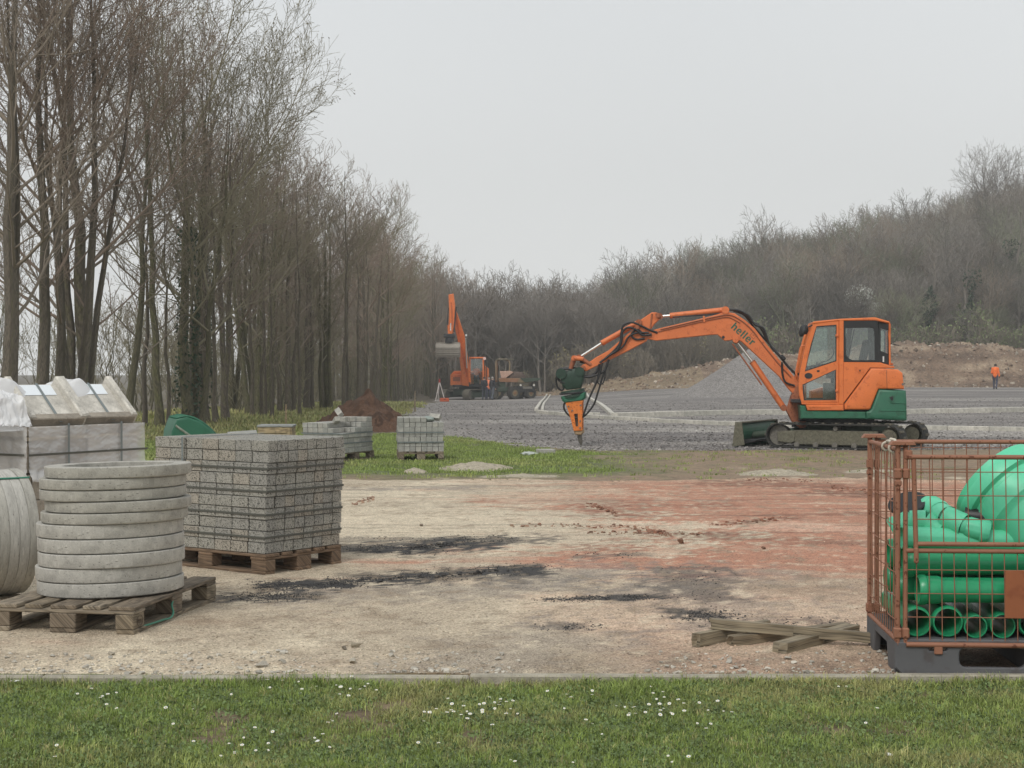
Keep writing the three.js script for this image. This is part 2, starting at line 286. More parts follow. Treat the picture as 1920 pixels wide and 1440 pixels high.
// ---------------------------------------------------------------- materials
const M = {
  concrete: mat([0.52, 0.505, 0.465], 0.9, T.concrete, { bump: 0.004 }), concrete2: mat([0.46, 0.445, 0.40], 0.9, T.concrete, { bump: 0.004 }), kerb: mat([0.42, 0.385, 0.31], 0.95, T.concrete, { bump: 0.004 }),
  paver: [[0.285, 0.278, 0.25], [0.265, 0.26, 0.24], [0.30, 0.278, 0.24], [0.25, 0.245, 0.225]].map((c) => mat(c.map((x) => x * 1.5), 0.95, T.paver, { bump: 0.004 })),
  palePaver: [[0.44, 0.435, 0.40], [0.40, 0.40, 0.37], [0.47, 0.455, 0.41]].map((c) => mat(c, 0.95, T.concrete, { bump: 0.003 })),
  pallet: [[0.25, 0.205, 0.145], [0.29, 0.245, 0.185], [0.21, 0.17, 0.125]].map((c) => mat(c, 0.9, T.wood, { bump: 0.003 })),
  palletDark: [[0.19, 0.13, 0.085], [0.23, 0.155, 0.10]].map((c) => mat(c, 0.9, T.wood, { bump: 0.003 })),
  plank: [[0.30, 0.255, 0.18], [0.26, 0.215, 0.15]].map((c) => mat(c, 0.9, withRepeat(T.wood, 0.8, 0.35), { bump: 0.003 })),
  strapGrey: mat([0.075, 0.075, 0.062], 0.6), strapGreen: mat([0.04, 0.20, 0.13], 0.5), strapBlue: mat([0.16, 0.185, 0.185], 0.45),
  cage: mat([0.30, 0.13, 0.075], 0.62, T.chipped), cagePlate: mat([0.30, 0.095, 0.035], 0.65, T.paint), base: mat([0.105, 0.105, 0.11], 0.7, T.paint, { bump: 0.002 }),
  pipe: mat([0.022, 0.31, 0.135], 0.33, T.plastic), pipeLight: mat([0.12, 0.60, 0.36], 0.42, T.plastic), black: mat([0.012, 0.012, 0.013], 0.45), white: mat([0.72, 0.72, 0.70], 0.6), sticker: mat([0.72, 0.76, 0.79], 0.5),  // pipe: darker copy for the lower pipes, shade inside the cage put into its colour
};
const R0 = rng(77);

// ---------------------------------------------------------------- kerb between lawn and yard
{
  const k = new THREE.Group(); k.name = 'kerb_edging'; tag(k, 'thin pale concrete kerb edging between the lawn and the gravel yard', 'kerb'); scene.add(k);
  const r = rng(5), g = [0, 1, 2].map((i) => uvs(cham(0.997, 0.2, 0.055, 0.007), i * 0.37, i * 0.2));
  for (let i = -6; i < 7; i++) { const m = new THREE.Mesh(g[(i + 6) % 3], M.kerb); m.name = 'kerb_stone'; m.position.set(i * 1.0 + 0.3, -0.09 + (r() - 0.5) * 0.005, -(KERB_D - 0.02 + 0.006 * i + (r() - 0.5) * 0.01)); m.rotation.set((r() - 0.5) * 0.03, -0.005 + (r() - 0.5) * 0.008, (r() - 0.5) * 0.006); k.add(m); }
}

// ---------------------------------------------------------------- pallets
// 1.2 m along z, 0.8 m along x, origin at the middle on the ground
function pallet(label, pos, turn, mats, seed, s = 1) {
  const r = rng(seed), p = thing('wooden_pallet', label, 'pallet', pos, turn, 'wooden pallets under building materials'), pick = () => mats[Math.floor(r() * mats.length)];
  const board = (name, w, h, l, x, y, z, along = 'z') => { const g = along === 'z' ? at(cham(l, h, w, 0.004), 0, 0, 0, 0, Math.PI / 2) : cham(l, h, w, 0.004); uvs(g, r() * 3, r() * 3); if (along === 'z') { const u = g.attributes.uv, q = g.attributes.position; for (let i = 0; i < u.count; i++) u.setXY(i, q.getZ(i) + 0.7 * x, q.getX(i) + q.getY(i) + 3 * x); } const m = new THREE.Mesh(g, pick()); m.name = name; m.position.set(x + (r() - 0.5) * 0.006, y, z + (r() - 0.5) * 0.012); m.rotation.y = (r() - 0.5) * 0.008; p.add(m); return m; };
  for (const [x, w] of [[-0.3275, 0.145], [-0.164, 0.1], [0, 0.145], [0.164, 0.1], [0.3275, 0.145]]) board('deck_board', w, 0.022, 1.2, x, 0.133, 0);
  for (const z of [-0.5275, 0, 0.5275]) board('cross_board', 0.145, 0.02, 0.8, 0, 0.1115, z, 'x');
  for (const x of [-0.35, 0, 0.35]) { for (const z of [-0.5275, 0, 0.5275]) board('block', x ? 0.1 : 0.145, 0.076, 0.145, x, 0.063, z); board('bottom_board', x ? 0.1 : 0.145, 0.024, 1.2, x, 0.012, 0); }
  p.scale.setScalar(s); return p;
}
// rings on their pallet
const PR = { turn: -0.17, c: V(-2.36, 0, -9.08) };
pallet('weathered wooden pallet under the upright stack of concrete rings', [PR.c.x, 0.0, PR.c.z], PR.turn, M.pallet, 3, 1.04);
{
  const r = rng(9), hs = [0.08, 0.08, 0.08, 0.08, 0.08, 0.062, 0.062, 0.062, 0.062, 0.066], off = [0, -0.012, 0.01, 0.004, -0.004, 0.03, 0.055, 0.018, 0.02, 0.055];
  const words = ['lowest', 'second', 'third', 'fourth', 'fifth', 'sixth', 'seventh', 'eighth', 'ninth', 'topmost'];
  let y = 0.151; const cx = -2.352, cz = -9.06;
  const g = [[0.08, 1], [0.062, 2], [0.066, 3]].map(([h]) => ring(0.418, 0.315, h, 72, 0.0035));
  hs.forEach((h, i) => {
    const gg = g[[0.08, 0.062, 0.066].indexOf(h)]; if (!gg.userData.uv) { // run the uv round the ring
      const p = gg.attributes.position, uv = new Float32Array(p.count * 2); for (let q = 0; q < p.count; q++) { uv[2 * q] = Math.atan2(p.getZ(q), p.getX(q)) * 0.42; uv[2 * q + 1] = p.getY(q) + Math.hypot(p.getX(q), p.getZ(q)); } gg.setAttribute('uv', new THREE.BufferAttribute(uv, 2)); gg.userData.uv = 1;
    }
    const m = new THREE.Mesh(gg, i > 4 ? M.concrete2 : M.concrete); m.name = numbered('concrete_ring'); m.position.set(cx + off[i] * 0.85, y, cz + (r() - 0.5) * 0.02); m.rotation.order = 'XZY'; m.rotation.set(-0.014, r() * 6.28, 0.02);
    tag(m, i === 9 ? 'topmost grey concrete ring of the upright stack on the pallet' : i === 0 ? 'lowest grey concrete ring, lying on the boards of the pallet' : words[i] + ' grey concrete ring counted from the pallet upwards', 'concrete ring', 'concrete rings stacked upright on a pallet'); scene.add(m); y += h + 0.0025;
  });
}
{ // stamp burnt into the corner block, and a loose green band left on the pallet
  const f2 = await new FontLoader().loadAsync('fonts/droid/droid_sans_bold.typeface.json'), p = scene.getObjectByName('wooden_pallet'), ink = mat([0.09, 0.065, 0.045], 0.9), tg = new TextGeometry('EPAL', { font: f2, size: 0.017, depth: 0.001, curveSegments: 3 }); tg.translate(-0.03, -0.008, 0);
  part('stamp', [at(tg, 0.4022, 0.063, 0.5275, 0, Math.PI / 2, 0), at(new THREE.TorusGeometry(0.034, 0.0014, 4, 28).scale(1.05, 0.85, 1), 0.4022, 0.063, 0.5275, 0, Math.PI / 2, 0)], ink, p);
  const g = thing('green_band_scrap', 'loose green strapping band hanging from the ring pallet', 'strap', [0, 0, 0]), w = (x, y, d) => W(x, y, d); part('band', [tube([w(240, 1181, 8.43), w(270, 1174, 8.55), w(305, 1163, 8.75), w(320, 1158, 8.85), w(324, 1148, 8.9), w(321, 1136, 8.92), w(323, 1128, 8.95)], 0.006, 6, 40)], M.strapGreen, g);
}
// rings lying on their side, tied with a green band
{
  const t = thing('bundled_ring_roll', 'roll of pale concrete rings lying on its side, tied with a green band', 'concrete rings', [-3.2, 0, -9.95], 0);
  const ax = V(-0.80, 0, 0.60).normalize(), q = new THREE.Quaternion().setFromUnitVectors(V(0, 1, 0), ax), gr = smooth(new THREE.LatheGeometry([[0.3, 0], [0.397, 0], [0.4, 0.003], [0.4, 0.059], [0.397, 0.062], [0.3, 0.062], [0.3, 0]].map((a) => new THREE.Vector2(...a)), 80), 28), R = rng(4);
  for (let i = 0; i < 12; i++) { const m = new THREE.Mesh(gr, i % 3 ? M.concrete : M.concrete2); m.name = 'ring'; m.quaternion.copy(q); m.position.copy(ax).multiplyScalar(i * 0.0622 - 0.02).add(V(0, 0.4 + (R() - 0.5) * 0.006, 0)); m.rotateY(R() * 6); t.add(m); }
  const side = V(0, 1, 0).cross(ax), pts = []; // band along the top and down over the end
  for (let i = 0; i <= 8; i++) pts.push(ax.clone().multiplyScalar(mix(0.78, -0.026, i / 8)).add(V(0, 0.4, 0)).addScaledVector(side, 0.405 * Math.sin(0.5)).add(V(0, 0.405 * Math.cos(0.5), 0)));
  const strap = []; for (let i = 0; i < 8; i++) strap.push(cyl(pts[i], pts[i + 1], 0.006, 0.006, 6)); part('green_band', strap, M.strapGreen, t);
}
// ---------------------------------------------------------------- big stack of speckled paving blocks
function blockStack(t, opt) { // rows nx * nz, ny layers; only blocks that can be seen are built
  const { nx, nz, ny, bx, bz, bh, mats, seed, lean = 0, jit = 0.004, y0 = 0, top } = opt, r = rng(seed), g = [0, 1, 2, 3].map((i) => uvs(cham(bx - 0.006, bh - 0.0045, bz - 0.006, 0.003), i * 0.23, i * 0.31));
  for (let k = 0; k < ny; k++) {
    const tied = opt.tied?.includes(k) ? 0.15 : 1, sx = lean * k * bx + (r() - 0.5) * jit * 4 * tied, sz = (r() - 0.5) * jit * 5 * tied;
    for (let i = 0; i < nx; i++) for (let j = 0; j < nz; j++) {
      if (top && !top(i, j, k)) continue;
      const covered = i > 0 && i < nx - 1 && j > 0 && j < nz - 1 && k < ny - 1 && (!top || top(i, j, k + 1)); if (covered) continue;
      const m = new THREE.Mesh(g[Math.floor(r() * 4)], mats[Math.floor(r() * r() * mats.length * 1.3) % mats.length]); m.name = 'paving_block';
      m.position.set((i - (nx - 1) / 2) * bx + sx + (r() - 0.5) * jit, y0 + (k + 0.5) * bh, (j - (nz - 1) / 2) * bz + sz + (r() - 0.5) * jit * 1.6); m.rotation.y = (r() - 0.5) * 0.012; t.add(m);
    }
  }
}
function band(t, hx, hz, y, mt, name = 'strap', w = 0.016, th = 0.003) { part(name, [box(2 * hx + 2 * th, w, th, 0, y, hz + th / 2 + 0.002), box(2 * hx + 2 * th, w, th, 0, y, -hz - th / 2 - 0.002), box(th, w, 2 * hz, hx + th / 2 + 0.002, y, 0), box(th, w, 2 * hz, -hx - th / 2 - 0.002, y, 0)], mt, t); }
const BS = { turn: -0.62, x: -1.985, d: 11.5 };
{
  // long side runs away to the rear left, short side to the rear right; the near corner points at the viewer
  pallet('brown wooden pallet under the tall strapped pack of speckled paving blocks', [BS.x, -0.004, -BS.d], BS.turn + Math.PI / 2, M.palletDark, 8, 1);
  const t = thing('paving_block_pack', 'tall strapped pack of speckled grey paving blocks on a brown pallet', 'paving blocks', [BS.x, 0.141, -BS.d], BS.turn);
  blockStack(t, { nx: 7, nz: 8, ny: 10, bx: 0.168, bz: 0.1, bh: 0.0802, mats: M.paver, seed: 21, lean: 0.03, jit: 0.004, tied: [1, 3, 5, 7] });
  for (const k of [1.45, 3.45, 5.5, 7.5]) { const s = new THREE.Group(); band(t, 0.586, 0.399, k * 0.0802, M.strapGrey); t.children[t.children.length - 1].position.x = 0.03 * k * 0.168; }
  part('strap', [box(0.016, 0.28, 0.003, -0.22, 0.665, 0.42), box(0.016, 0.003, 0.83, -0.22, 0.806, 0)], M.strapBlue, t);
}
// ---------------------------------------------------------------- pale block packs behind
function palePack(px, py, turn, labelPallet, label, seed, ny, top, extra) {
  const p = groundAt(px, py);
  pallet(labelPallet, [p.x, p.y + 0.02, p.z], turn, M.pallet, seed, 0.95);
  const t = thing('pale_block_pack', label, 'paving blocks', [p.x, p.y + 0.155, p.z], turn);
  blockStack(t, { nx: 8, nz: 5, ny, bx: 0.095, bz: 0.2, bh: 0.082, mats: M.palePaver, seed, jit: 0.006, top });
  for (const k of [1.95, 3.9]) band(t, 0.39, 0.51, k * 0.082, M.strapBlue);
  return { p, t };
}
const looseGeo = uvs(cham(0.092, 0.08, 0.19, 0.005));
function looseBlock(base, dx, dy, dz, rot, label) { const m = new THREE.Mesh(looseGeo, M.palePaver[2]); m.name = numbered('loose_paving_block'); m.position.set(base.x + dx, base.y + dy, base.z + dz); m.rotation.set(...rot); tag(m, label, 'paving block', 'loose paving blocks'); scene.add(m); }
{
  const a = palePack(787, 861, 0.1, 'grey pallet under the neat square pack of pale blocks', 'neat square pack of pale paving blocks with two grey straps on the grass', 31, 7, (i, j, k) => k < 6 || (j > 1 && i < 5));
  const sackG = new THREE.SphereGeometry(1, 20, 12); { const q = sackG.attributes.position; for (let i = 0; i < q.count; i++) { const n = 1 + 0.25 * noise(q.getX(i) * 2, q.getY(i) * 2, q.getZ(i) * 2); q.setXYZ(i, q.getX(i) * 0.1 * n, q.getY(i) * 0.05 * n, q.getZ(i) * 0.13 * n); } sackG.computeVertexNormals(); }
  const sack = lone('crumpled_film', sackG, mat([0.24, 0.28, 0.25], 0.5), 'crumpled grey green plastic film on top of the neat pale block pack', 'plastic film', [a.p.x + 0.16, a.p.y + 0.155 + 6 * 0.082 + 0.045, a.p.z + 0.25]); sack.rotation.y = 0.6;
  looseBlock(a.p, 0.27, 0.155 + 6 * 0.082 + 0.075, 0.2, [0.3, 1.2, 0.5], 'pale slab tipped up on the neat block pack');
  const b = palePack(633, 864, -0.42, 'grey pallet under the untidy pack of pale blocks', 'untidy half emptied pack of pale paving blocks in front of the soil heap', 41, 7, (i, j, k) => k < 4 || (k === 4 && !(i > 5 && j > 2)) || (k === 5 && (i < 5 || j < 2)) || (k === 6 && i > 2 && j < 1));
  const y = 0.155;
  looseBlock(b.p, 0.08, y + 6 * 0.082 + 0.05, 0.1, [0, 1.1, 0], 'pale block lying across the untidy pack'); looseBlock(b.p, 0.2, y + 6 * 0.082 + 0.045, -0.12, [0, 0.5, 0], 'pale block lying behind on the untidy pack');
  looseBlock(b.p, 0.02, y + 7 * 0.082 + 0.075, -0.05, [0.5, 0.4, 0.5], 'pale block tilted on the very top of the untidy pack'); looseBlock(b.p, 0.02, y + 6 * 0.082 + 0.04, 0.34, [-0.35, 0.3, 0.2], 'pale block leaning at the front of the untidy pack');
  const s = groundAt(1023, 851); const slab = lone('paving_slab', box(0.3, 0.085, 0.24, 0, 0.045, 0, 0.3), M.palePaver[2], 'single pale paving slab lying on the grass verge', 'paving slab', [s.x, s.y, s.z]);
  const s2 = groundAt(992, 853); const fl = lone('film_scrap', at(new THREE.IcosahedronGeometry(1, 2), 0, 0, 0), mat([0.42, 0.45, 0.42], 0.5), 'scrap of pale film beside the single slab', 'plastic film', [s2.x, s2.y + 0.02, s2.z]); { const q = fl.geometry.attributes.position; for (let i = 0; i < q.count; i++) { const n = 1 + 0.5 * noise(q.getX(i) * 3, q.getY(i) * 3, q.getZ(i) * 3); q.setXYZ(i, q.getX(i) * 0.14 * n, q.getY(i) * 0.04 * n, q.getZ(i) * 0.12 * n); } fl.geometry.computeVertexNormals(); }
}
// ---------------------------------------------------------------- film wrapped stone packs
{
  const film = new THREE.MeshPhysicalMaterial({ color: lin(0.88, 0.88, 0.88), transmission: 0.62, thickness: 0, roughness: 0.12, side: THREE.DoubleSide, specularIntensity: 1 });
  const whiteFilm = new THREE.MeshPhysicalMaterial({ color: lin(0.86, 0.86, 0.86), transmission: 0.3, thickness: 0, roughness: 0.2, side: THREE.DoubleSide });
  const stone = [[0.42, 0.37, 0.305], [0.36, 0.32, 0.265], [0.64, 0.61, 0.55]].map((c) => mat(c, 0.92, T.concrete, { bump: 0.003 }));
  const c0 = V((57 - CX) / F * 12.7, 0, -12.7), turn = 1.02; // near corner; local x runs right and away, local -z left and away
  const r = rng(64), t = thing('lower_stone_pack', 'lower pack of brown kerb stones under the film wrapped pack', 'stone pack', [c0.x, 0, c0.z], turn);
  const kerbstone = (parent, w, h, d, x, y, z, i, name = 'kerb_stone') => part(name, at(uvs(cham(w, h, d, 0.008), r() * 2, r() * 2), x, y, z), stone[i % 3], parent);
  pallet('pallet beneath the film wrapped stone packs', [c0.x + Math.cos(turn) * 0.62 - Math.sin(turn) * 0.42, 0, c0.z - Math.sin(turn) * 0.62 - Math.cos(turn) * 0.42], turn + Math.PI / 2, M.palletDark, 81, 1);
  for (let i = 0; i < 8; i++) for (let k = 0; k < 2; k++) kerbstone(t, 0.148, 0.21, 0.98, 0.1 + i * 0.152, 0.145 + 0.108 + k * 0.213, -0.5, i + k);
  for (let k = 0; k < 2; k++) for (let j = 0; j < 6; j++) kerbstone(t, 0.06, 0.2, 0.16, -0.012, 0.145 + 0.108 + k * 0.213, -0.09 - j * 0.164, j + k, 'end_stone');
  const u = thing('wrapped_stone_pack', 'film wrapped pack of stone troughs with white stickers on their sloping faces', 'stone pack', [c0.x, 0.575, c0.z], turn);
  for (let i = 0; i < 2; i++) { kerbstone(u, 0.58, 0.27, 0.5, 0.33 + i * 0.61, 0.135, -0.27, i + 1, 'stone_block'); kerbstone(u, 0.58, 0.27, 0.4, 0.33 + i * 0.61, 0.135, -0.75, i, 'stone_block'); }
  part('batten', box(1.26, 0.03, 0.07, 0.63, 0.287, -0.05), mat([0.55, 0.47, 0.34], 0.8, T.wood), u); part('batten', box(1.26, 0.03, 0.07, 0.63, 0.287, -0.85), mat([0.55, 0.47, 0.34], 0.8, T.wood), u);
  for (let i = 0; i < 2; i++) kerbstone(u, 0.6, 0.085, 0.95, 0.33 + i * 0.61, 0.345, -0.5, i, 'cover_slab');
  for (let j = 0; j < 5; j++) kerbstone(u, 0.05, 0.25, 0.15, 0.0, 0.13, -0.12 - j * 0.17, j, 'end_stone');
  // two trough stones leaning back: a sloping plate with a raised rim along both sides
  const trough = (dx) => { const q = new THREE.Group(); q.name = 'trough_stone'; q.position.set(dx, 0.392, -0.1); q.scale.setScalar(1.18); q.rotation.order = 'YXZ'; q.rotation.set(-0.92, -0.22, 0); u.add(q);
    part('plate', box(0.36, 0.40, 0.07, 0, 0.235, 0), stone[2], q); for (const s of [-1, 1]) part('rim', ext([[s * 0.2 - 0.025, 0.0], [s * 0.2 + 0.025, 0.0], [s * 0.2 + 0.025, 0.47], [s * 0.2 - 0.025, 0.47]], -0.05, 0.09, 0.012), stone[2], q);
    part('foot', box(0.42, 0.06, 0.14, 0, 0.02, 0.0), stone[1], q); part('sticker', box(0.26, 0.12, 0.003, 0.0, 0.36, 0.0385, 0, 0.001), M.sticker, q); part('strap', box(0.022, 0.45, 0.003, 0.02, 0.21, 0.0425, 0, 0.001), M.strapBlue, q);
    part('back_slab', box(0.4, 0.3, 0.3, 0, 0.2, -0.2), stone[0], q); };
  trough(0.36); trough(0.95);
  // film: a sheet that hugs the pack with pleats, and a white sheet over the rear stones
  const sheet = (nu, nv, fn, name, m, par) => { const g = new THREE.PlaneGeometry(1, 1, nu, nv), p = g.attributes.position; for (let i = 0; i < p.count; i++) { const a = p.getX(i) + 0.5, b = p.getY(i) + 0.5, v = fn(a, b); p.setXYZ(i, v[0], v[1], v[2]); } g.computeVertexNormals(); return part(name, g, m, par); };
  const pleat = (a, b, k = 1) => 0.007 * k * Math.sin(46 * a + 9 * noise(a * 6, b * 5)) * sst(0.35, 0.02, b) + 0.010 * k * noise(a * 11, b * 5 + 3) + 0.006 * noise(a * 30 + b * 36, b * 12 - a * 8);
  sheet(120, 40, (a, b) => [-0.03 + a * 1.31, -0.06 + b * 0.45, 0.014 + pleat(a, b) + 0.05 * sst(0.25, 0, b)], 'film', film, u);
  sheet(60, 40, (a, b) => [-0.05 - pleat(a, b) - 0.03 * sst(0.25, 0, b), -0.06 + b * 0.45, 0.01 - a * 0.98], 'film', film, u);
  sheet(40, 30, (a, b) => [1.262 + 0.02 * noise(a * 5, b * 5), 0.0 + b * 0.4, -0.02 - a * 0.9], 'film', film, u);
  sheet(70, 60, (a, b) => { const x = -0.04 + a * 1.32, z = -0.24 - b * 0.74; const h = 0.70 + 0.10 * Math.sin(a * 9.5 + 0.6) * sst(0, 0.4, 1 - b) - 0.27 * sst(0.72, 1, a) - 0.04 * b + 0.04 * fbm(a * 9, b * 9, 3); return [x, mix(0.40, h, sst(0, 0.28, b) * sst(0, 0.1, 1 - b + 0.02)), z]; }, 'film_cover', whiteFilm, u);
  sheet(60, 60, (a, b) => { const h = 0.74 + 0.06 * fbm(a * 8, b * 8, 4) - 0.06 * a; return [-0.5 + a * 0.5, mix(0.36, h, sst(0, 0.3, b)) , -0.05 - b * 0.75]; }, 'film_cover', whiteFilm, u);
  const crumple = sheet(70, 70, (a, b) => [-0.62 + a * 0.66, 0.40 + 0.25 * sst(0, 0.35, b) + 0.045 * fbm(a * 12, b * 12, 4) + 0.02 * fbm(a * 40, b * 40, 2), -0.02 - b * 0.4 + 0.05 * fbm(a * 9, b * 9 + 4, 3)], 'film_crumple', whiteFilm, u);
  for (const x of [0.38, 0.98]) part('strap', [box(0.022, 0.5, 0.003, x, 0.16, 0.033), box(0.022, 0.003, 0.16, x, 0.392, -0.04)], M.strapBlue, u);
  part('strap', [box(1.34, 0.018, 0.003, 0.62, 0.16, 0.036), box(0.003, 0.018, 1.0, -0.066, 0.16, -0.5)], M.strapGrey, u);
  // white pack standing to the rear left
  const v = thing('rear_stone_pack', 'film covered stone pack with vertical slabs and a dark strap, beside the trough stones', 'stone pack', [c0.x - 0.62, 0, c0.z - 0.28], turn);
  for (let i = 0; i < 6; i++) part('slab', box(0.5, 0.82, 0.075, -0.1, 0.56, 0.12 - i * 0.085), stone[i % 3], v); part('strap', [box(0.03, 0.9, 0.003, -0.12, 0.56, 0.162)], M.strapGrey, v);
  part('bearer', [box(0.1, 0.15, 0.6, -0.3, 0.075, -0.08), box(0.1, 0.15, 0.6, 0.1, 0.075, -0.08)], M.palletDark[0], v);
}

// ---------------------------------------------------------------- mesh cage with green drain pipes
{
  const yaw = -0.06, p0 = W(1680, 1265, 7.31), WX = 1.36, DZ = 0.8, HB = 0.165, HT = 1.085;
  const t = thing('mesh_cage', 'rust brown wire mesh cage on a grey plastic base, filled with green pipes', 'mesh cage', [p0.x, 0, p0.z], yaw); // origin: near corner by the planks; x along the front, -z to the rear
  // plastic base: four feet, fork pockets, deck
  const pocket = (a, b) => { const r = 0.03, pts = []; for (const [x, y, s] of [[b - r, 0.035 + r, -1.57], [b - r, 0.128 - r, 0], [a + r, 0.128 - r, 1.57], [a + r, 0.035 + r, 3.14]]) for (let k = 0; k <= 3; k++) pts.push([x + r * Math.cos(s + k * 0.52), y + r * Math.sin(s + k * 0.52)]); return pts; };
  const front = [[0.03, 0], [WX - 0.03, 0], [WX, 0.03], [WX, HB - 0.012], [0, HB - 0.012], [0, 0.03]], slot = [[0.162, 0.112], [0.238, 0.112], [0.242, 0.119], [0.238, 0.126], [0.162, 0.126], [0.158, 0.119]];
  const b = new THREE.Group(); b.name = 'plastic_base'; t.add(b);
  part('front_skirt', ext(front, -0.035, 0, 0.006, [pocket(0.30, 0.61), pocket(0.75, 1.06), slot]), M.base, b);
  part('rear_skirt', ext(front, -DZ, -DZ + 0.035, 0.006, [pocket(0.30, 0.61), pocket(0.75, 1.06)]), M.base, b);
  const side = [[0.0, 0], [0.16, 0], [0.2, 0.11], [DZ - 0.27, 0.11], [DZ - 0.23, 0.0], [DZ - 0.072, 0], [DZ - 0.072, HB - 0.012], [0, HB - 0.012]];
  for (const x of [0.002, WX - 0.037]) part('side_skirt', at(ext(side, 0, 0.035, 0.005), x, 0, -0.036, 0, Math.PI / 2, 0), M.base, b);
  part('deck', box(WX - 0.01, 0.03, DZ - 0.01, WX / 2, HB - 0.014, -DZ / 2), M.base, b);
  for (const x of [0.68]) part('centre_foot', box(0.12, 0.13, DZ - 0.1, x, 0.066, -DZ / 2), M.base, b);
  const bar = (a, c, r = 0.0115) => cyl(a, c, r, r, 10), wire = (a, c, par) => { const m = part('wire', cyl(a, c, 0.0026, 0.0026, 6), M.cage, par); return m; };
  const R = rng(15), y0 = HB + 0.02, y1 = HT;
  function panel(name) { const g = new THREE.Group(); g.name = name; t.add(g); return g; }
  // corner posts
  for (const [x, z] of [[0.012, -0.012], [WX - 0.012, -0.012], [0.012, -DZ + 0.012], [WX - 0.012, -DZ + 0.012]]) {
    const q = panel('corner_post'); const s = x < 0.5 ? 1 : -1;
    part('upright', [bar([x, HB - 0.03, z], [x, HT, z], 0.0125)], M.cage, q); part('upright', [bar([x + s * 0.036, HB - 0.03, z], [x + s * 0.036, HT, z], 0.0115)], M.cage, q);
    part('clamp', [box(0.034, 0.05, 0.036, x, HT - 0.135, z), box(0.03, 0.05, 0.034, x + s * 0.037, HT - 0.135, z), box(0.032, 0.03, 0.034, x, HT - 0.18, z)], M.cage, q);
    part('clamp', [box(0.036, 0.05, 0.038, x, HB + 0.03, z), box(0.034, 0.05, 0.036, x + s * 0.037, HB + 0.03, z)], M.cage, q);
    part('cap_plate', ext([[-0.055, 0], [0.07, 0], [0.055, 0.02], [-0.04, 0.02]], -0.03, 0.03, 0.003).translate(x + s * 0.012, HT, z), M.cage, q);
  }
  // front: fixed lower half, hinged upper flap
  const fz = -0.012;
  const lower = panel('front_lower_panel'), midY = 0.585;
  part('rail', bar([0.05, midY, fz + 0.004], [WX - 0.05, midY, fz + 0.004]), M.cage, lower); part('rail', bar([0.05, 0.142, fz + 0.014], [WX - 0.05, 0.142, fz + 0.014], 0.0125), M.cage, lower);
  for (let y = 0.27; y < midY - 0.05; y += 0.112) wire([0.05, y, fz], [WX - 0.05, y, fz], lower); for (let x = 0.105; x < WX - 0.06; x += 0.0585) wire([x + (R() - 0.5) * 0.003, 0.145, fz + 0.004], [x - 0.006 + (R() - 0.5) * 0.003, midY, fz + 0.004], lower);
  part('name_plate', box(0.34, 0.225, 0.004, 0.51 + 0.17, 0.383, fz + 0.014, 0, 0.001), M.cagePlate, lower);
  part('hook', [box(0.04, 0.05, 0.012, 0.2, 0.122, 0.006)], M.cage, lower);
  const upper = panel('front_upper_flap');
  part('rail', bar([0.095, 0.618, fz + 0.01], [WX - 0.095, 0.618, fz + 0.01]), M.cage, upper); part('rail', bar([0.06, 1.03, fz + 0.016], [WX - 0.06, 1.03, fz + 0.016]), M.cage, upper);
  for (const x of [0.095, WX - 0.095]) { part('rail', bar([x, 0.6, fz + 0.012], [x - 0.012, 1.02, fz + 0.012]), M.cage, upper); part('latch', [box(0.022, 0.075, 0.018, x - 0.002, 0.565, fz + 0.03)], M.cage, upper); }
  for (let y = 0.735; y < 1.0; y += 0.112) wire([0.09, y, fz + 0.01], [WX - 0.09, y, fz + 0.01], upper); for (let x = 0.165; x < WX - 0.1; x += 0.0585) wire([x + (R() - 0.5) * 0.003, 0.618, fz + 0.014], [x - 0.008 + (R() - 0.5) * 0.003, 1.03, fz + 0.014], upper);
  for (const x of [0.06, WX - 0.06]) part('hinge', [box(0.035, 0.045, 0.03, x, 1.04, fz + 0.004)], M.cage, upper);
  // rear, sides
  const rear = panel('rear_panel'), bz = -DZ + 0.012;
  part('rail', bar([0.05, HT - 0.02, bz], [WX - 0.05, HT - 0.02, bz]), M.cage, rear); part('rail', bar([0.05, HB, bz], [WX - 0.05, HB, bz]), M.cage, rear);
  for (let y = 0.25; y < HT - 0.05; y += 0.112) wire([0.03, y, bz], [WX - 0.03, y, bz], rear); for (let x = 0.1; x < WX - 0.05; x += 0.0585) wire([x, HB, bz + 0.004], [x, HT - 0.02, bz + 0.004], rear);
  for (const x of [0.012, WX - 0.012]) {
    const s = panel('side_panel'); const bend = (y) => [[x, y, -0.03], [x - 0.004, y + 0.004, -0.25], [x + 0.012, y + 0.018, -0.32], [x + 0.006, y + 0.005, -0.36], [x, y + 0.01, -DZ + 0.02]];
    part('rail', bar([x, HT - 0.02, -0.03], [x, HT - 0.02, -DZ + 0.03]), M.cage, s); part('rail', bar([x, HB - 0.006, -0.03], [x, HB - 0.006, -DZ + 0.03], 0.012), M.cage, s);
    for (let y = 0.25; y < HT - 0.06; y += 0.112) part('wire', tube(bend(y), 0.0028, 6, 14), M.cage, s);
    for (let z = -0.085; z > -DZ + 0.05; z -= 0.0585) { const k = 0.006 * Math.sin(z * 30); part('wire', tube([[x, HB, z], [x + k, 0.5, z + k], [x + k * 1.5, 0.85, z], [x, HT - 0.02, z]], 0.0026, 6, 10), M.cage, s); }
  }
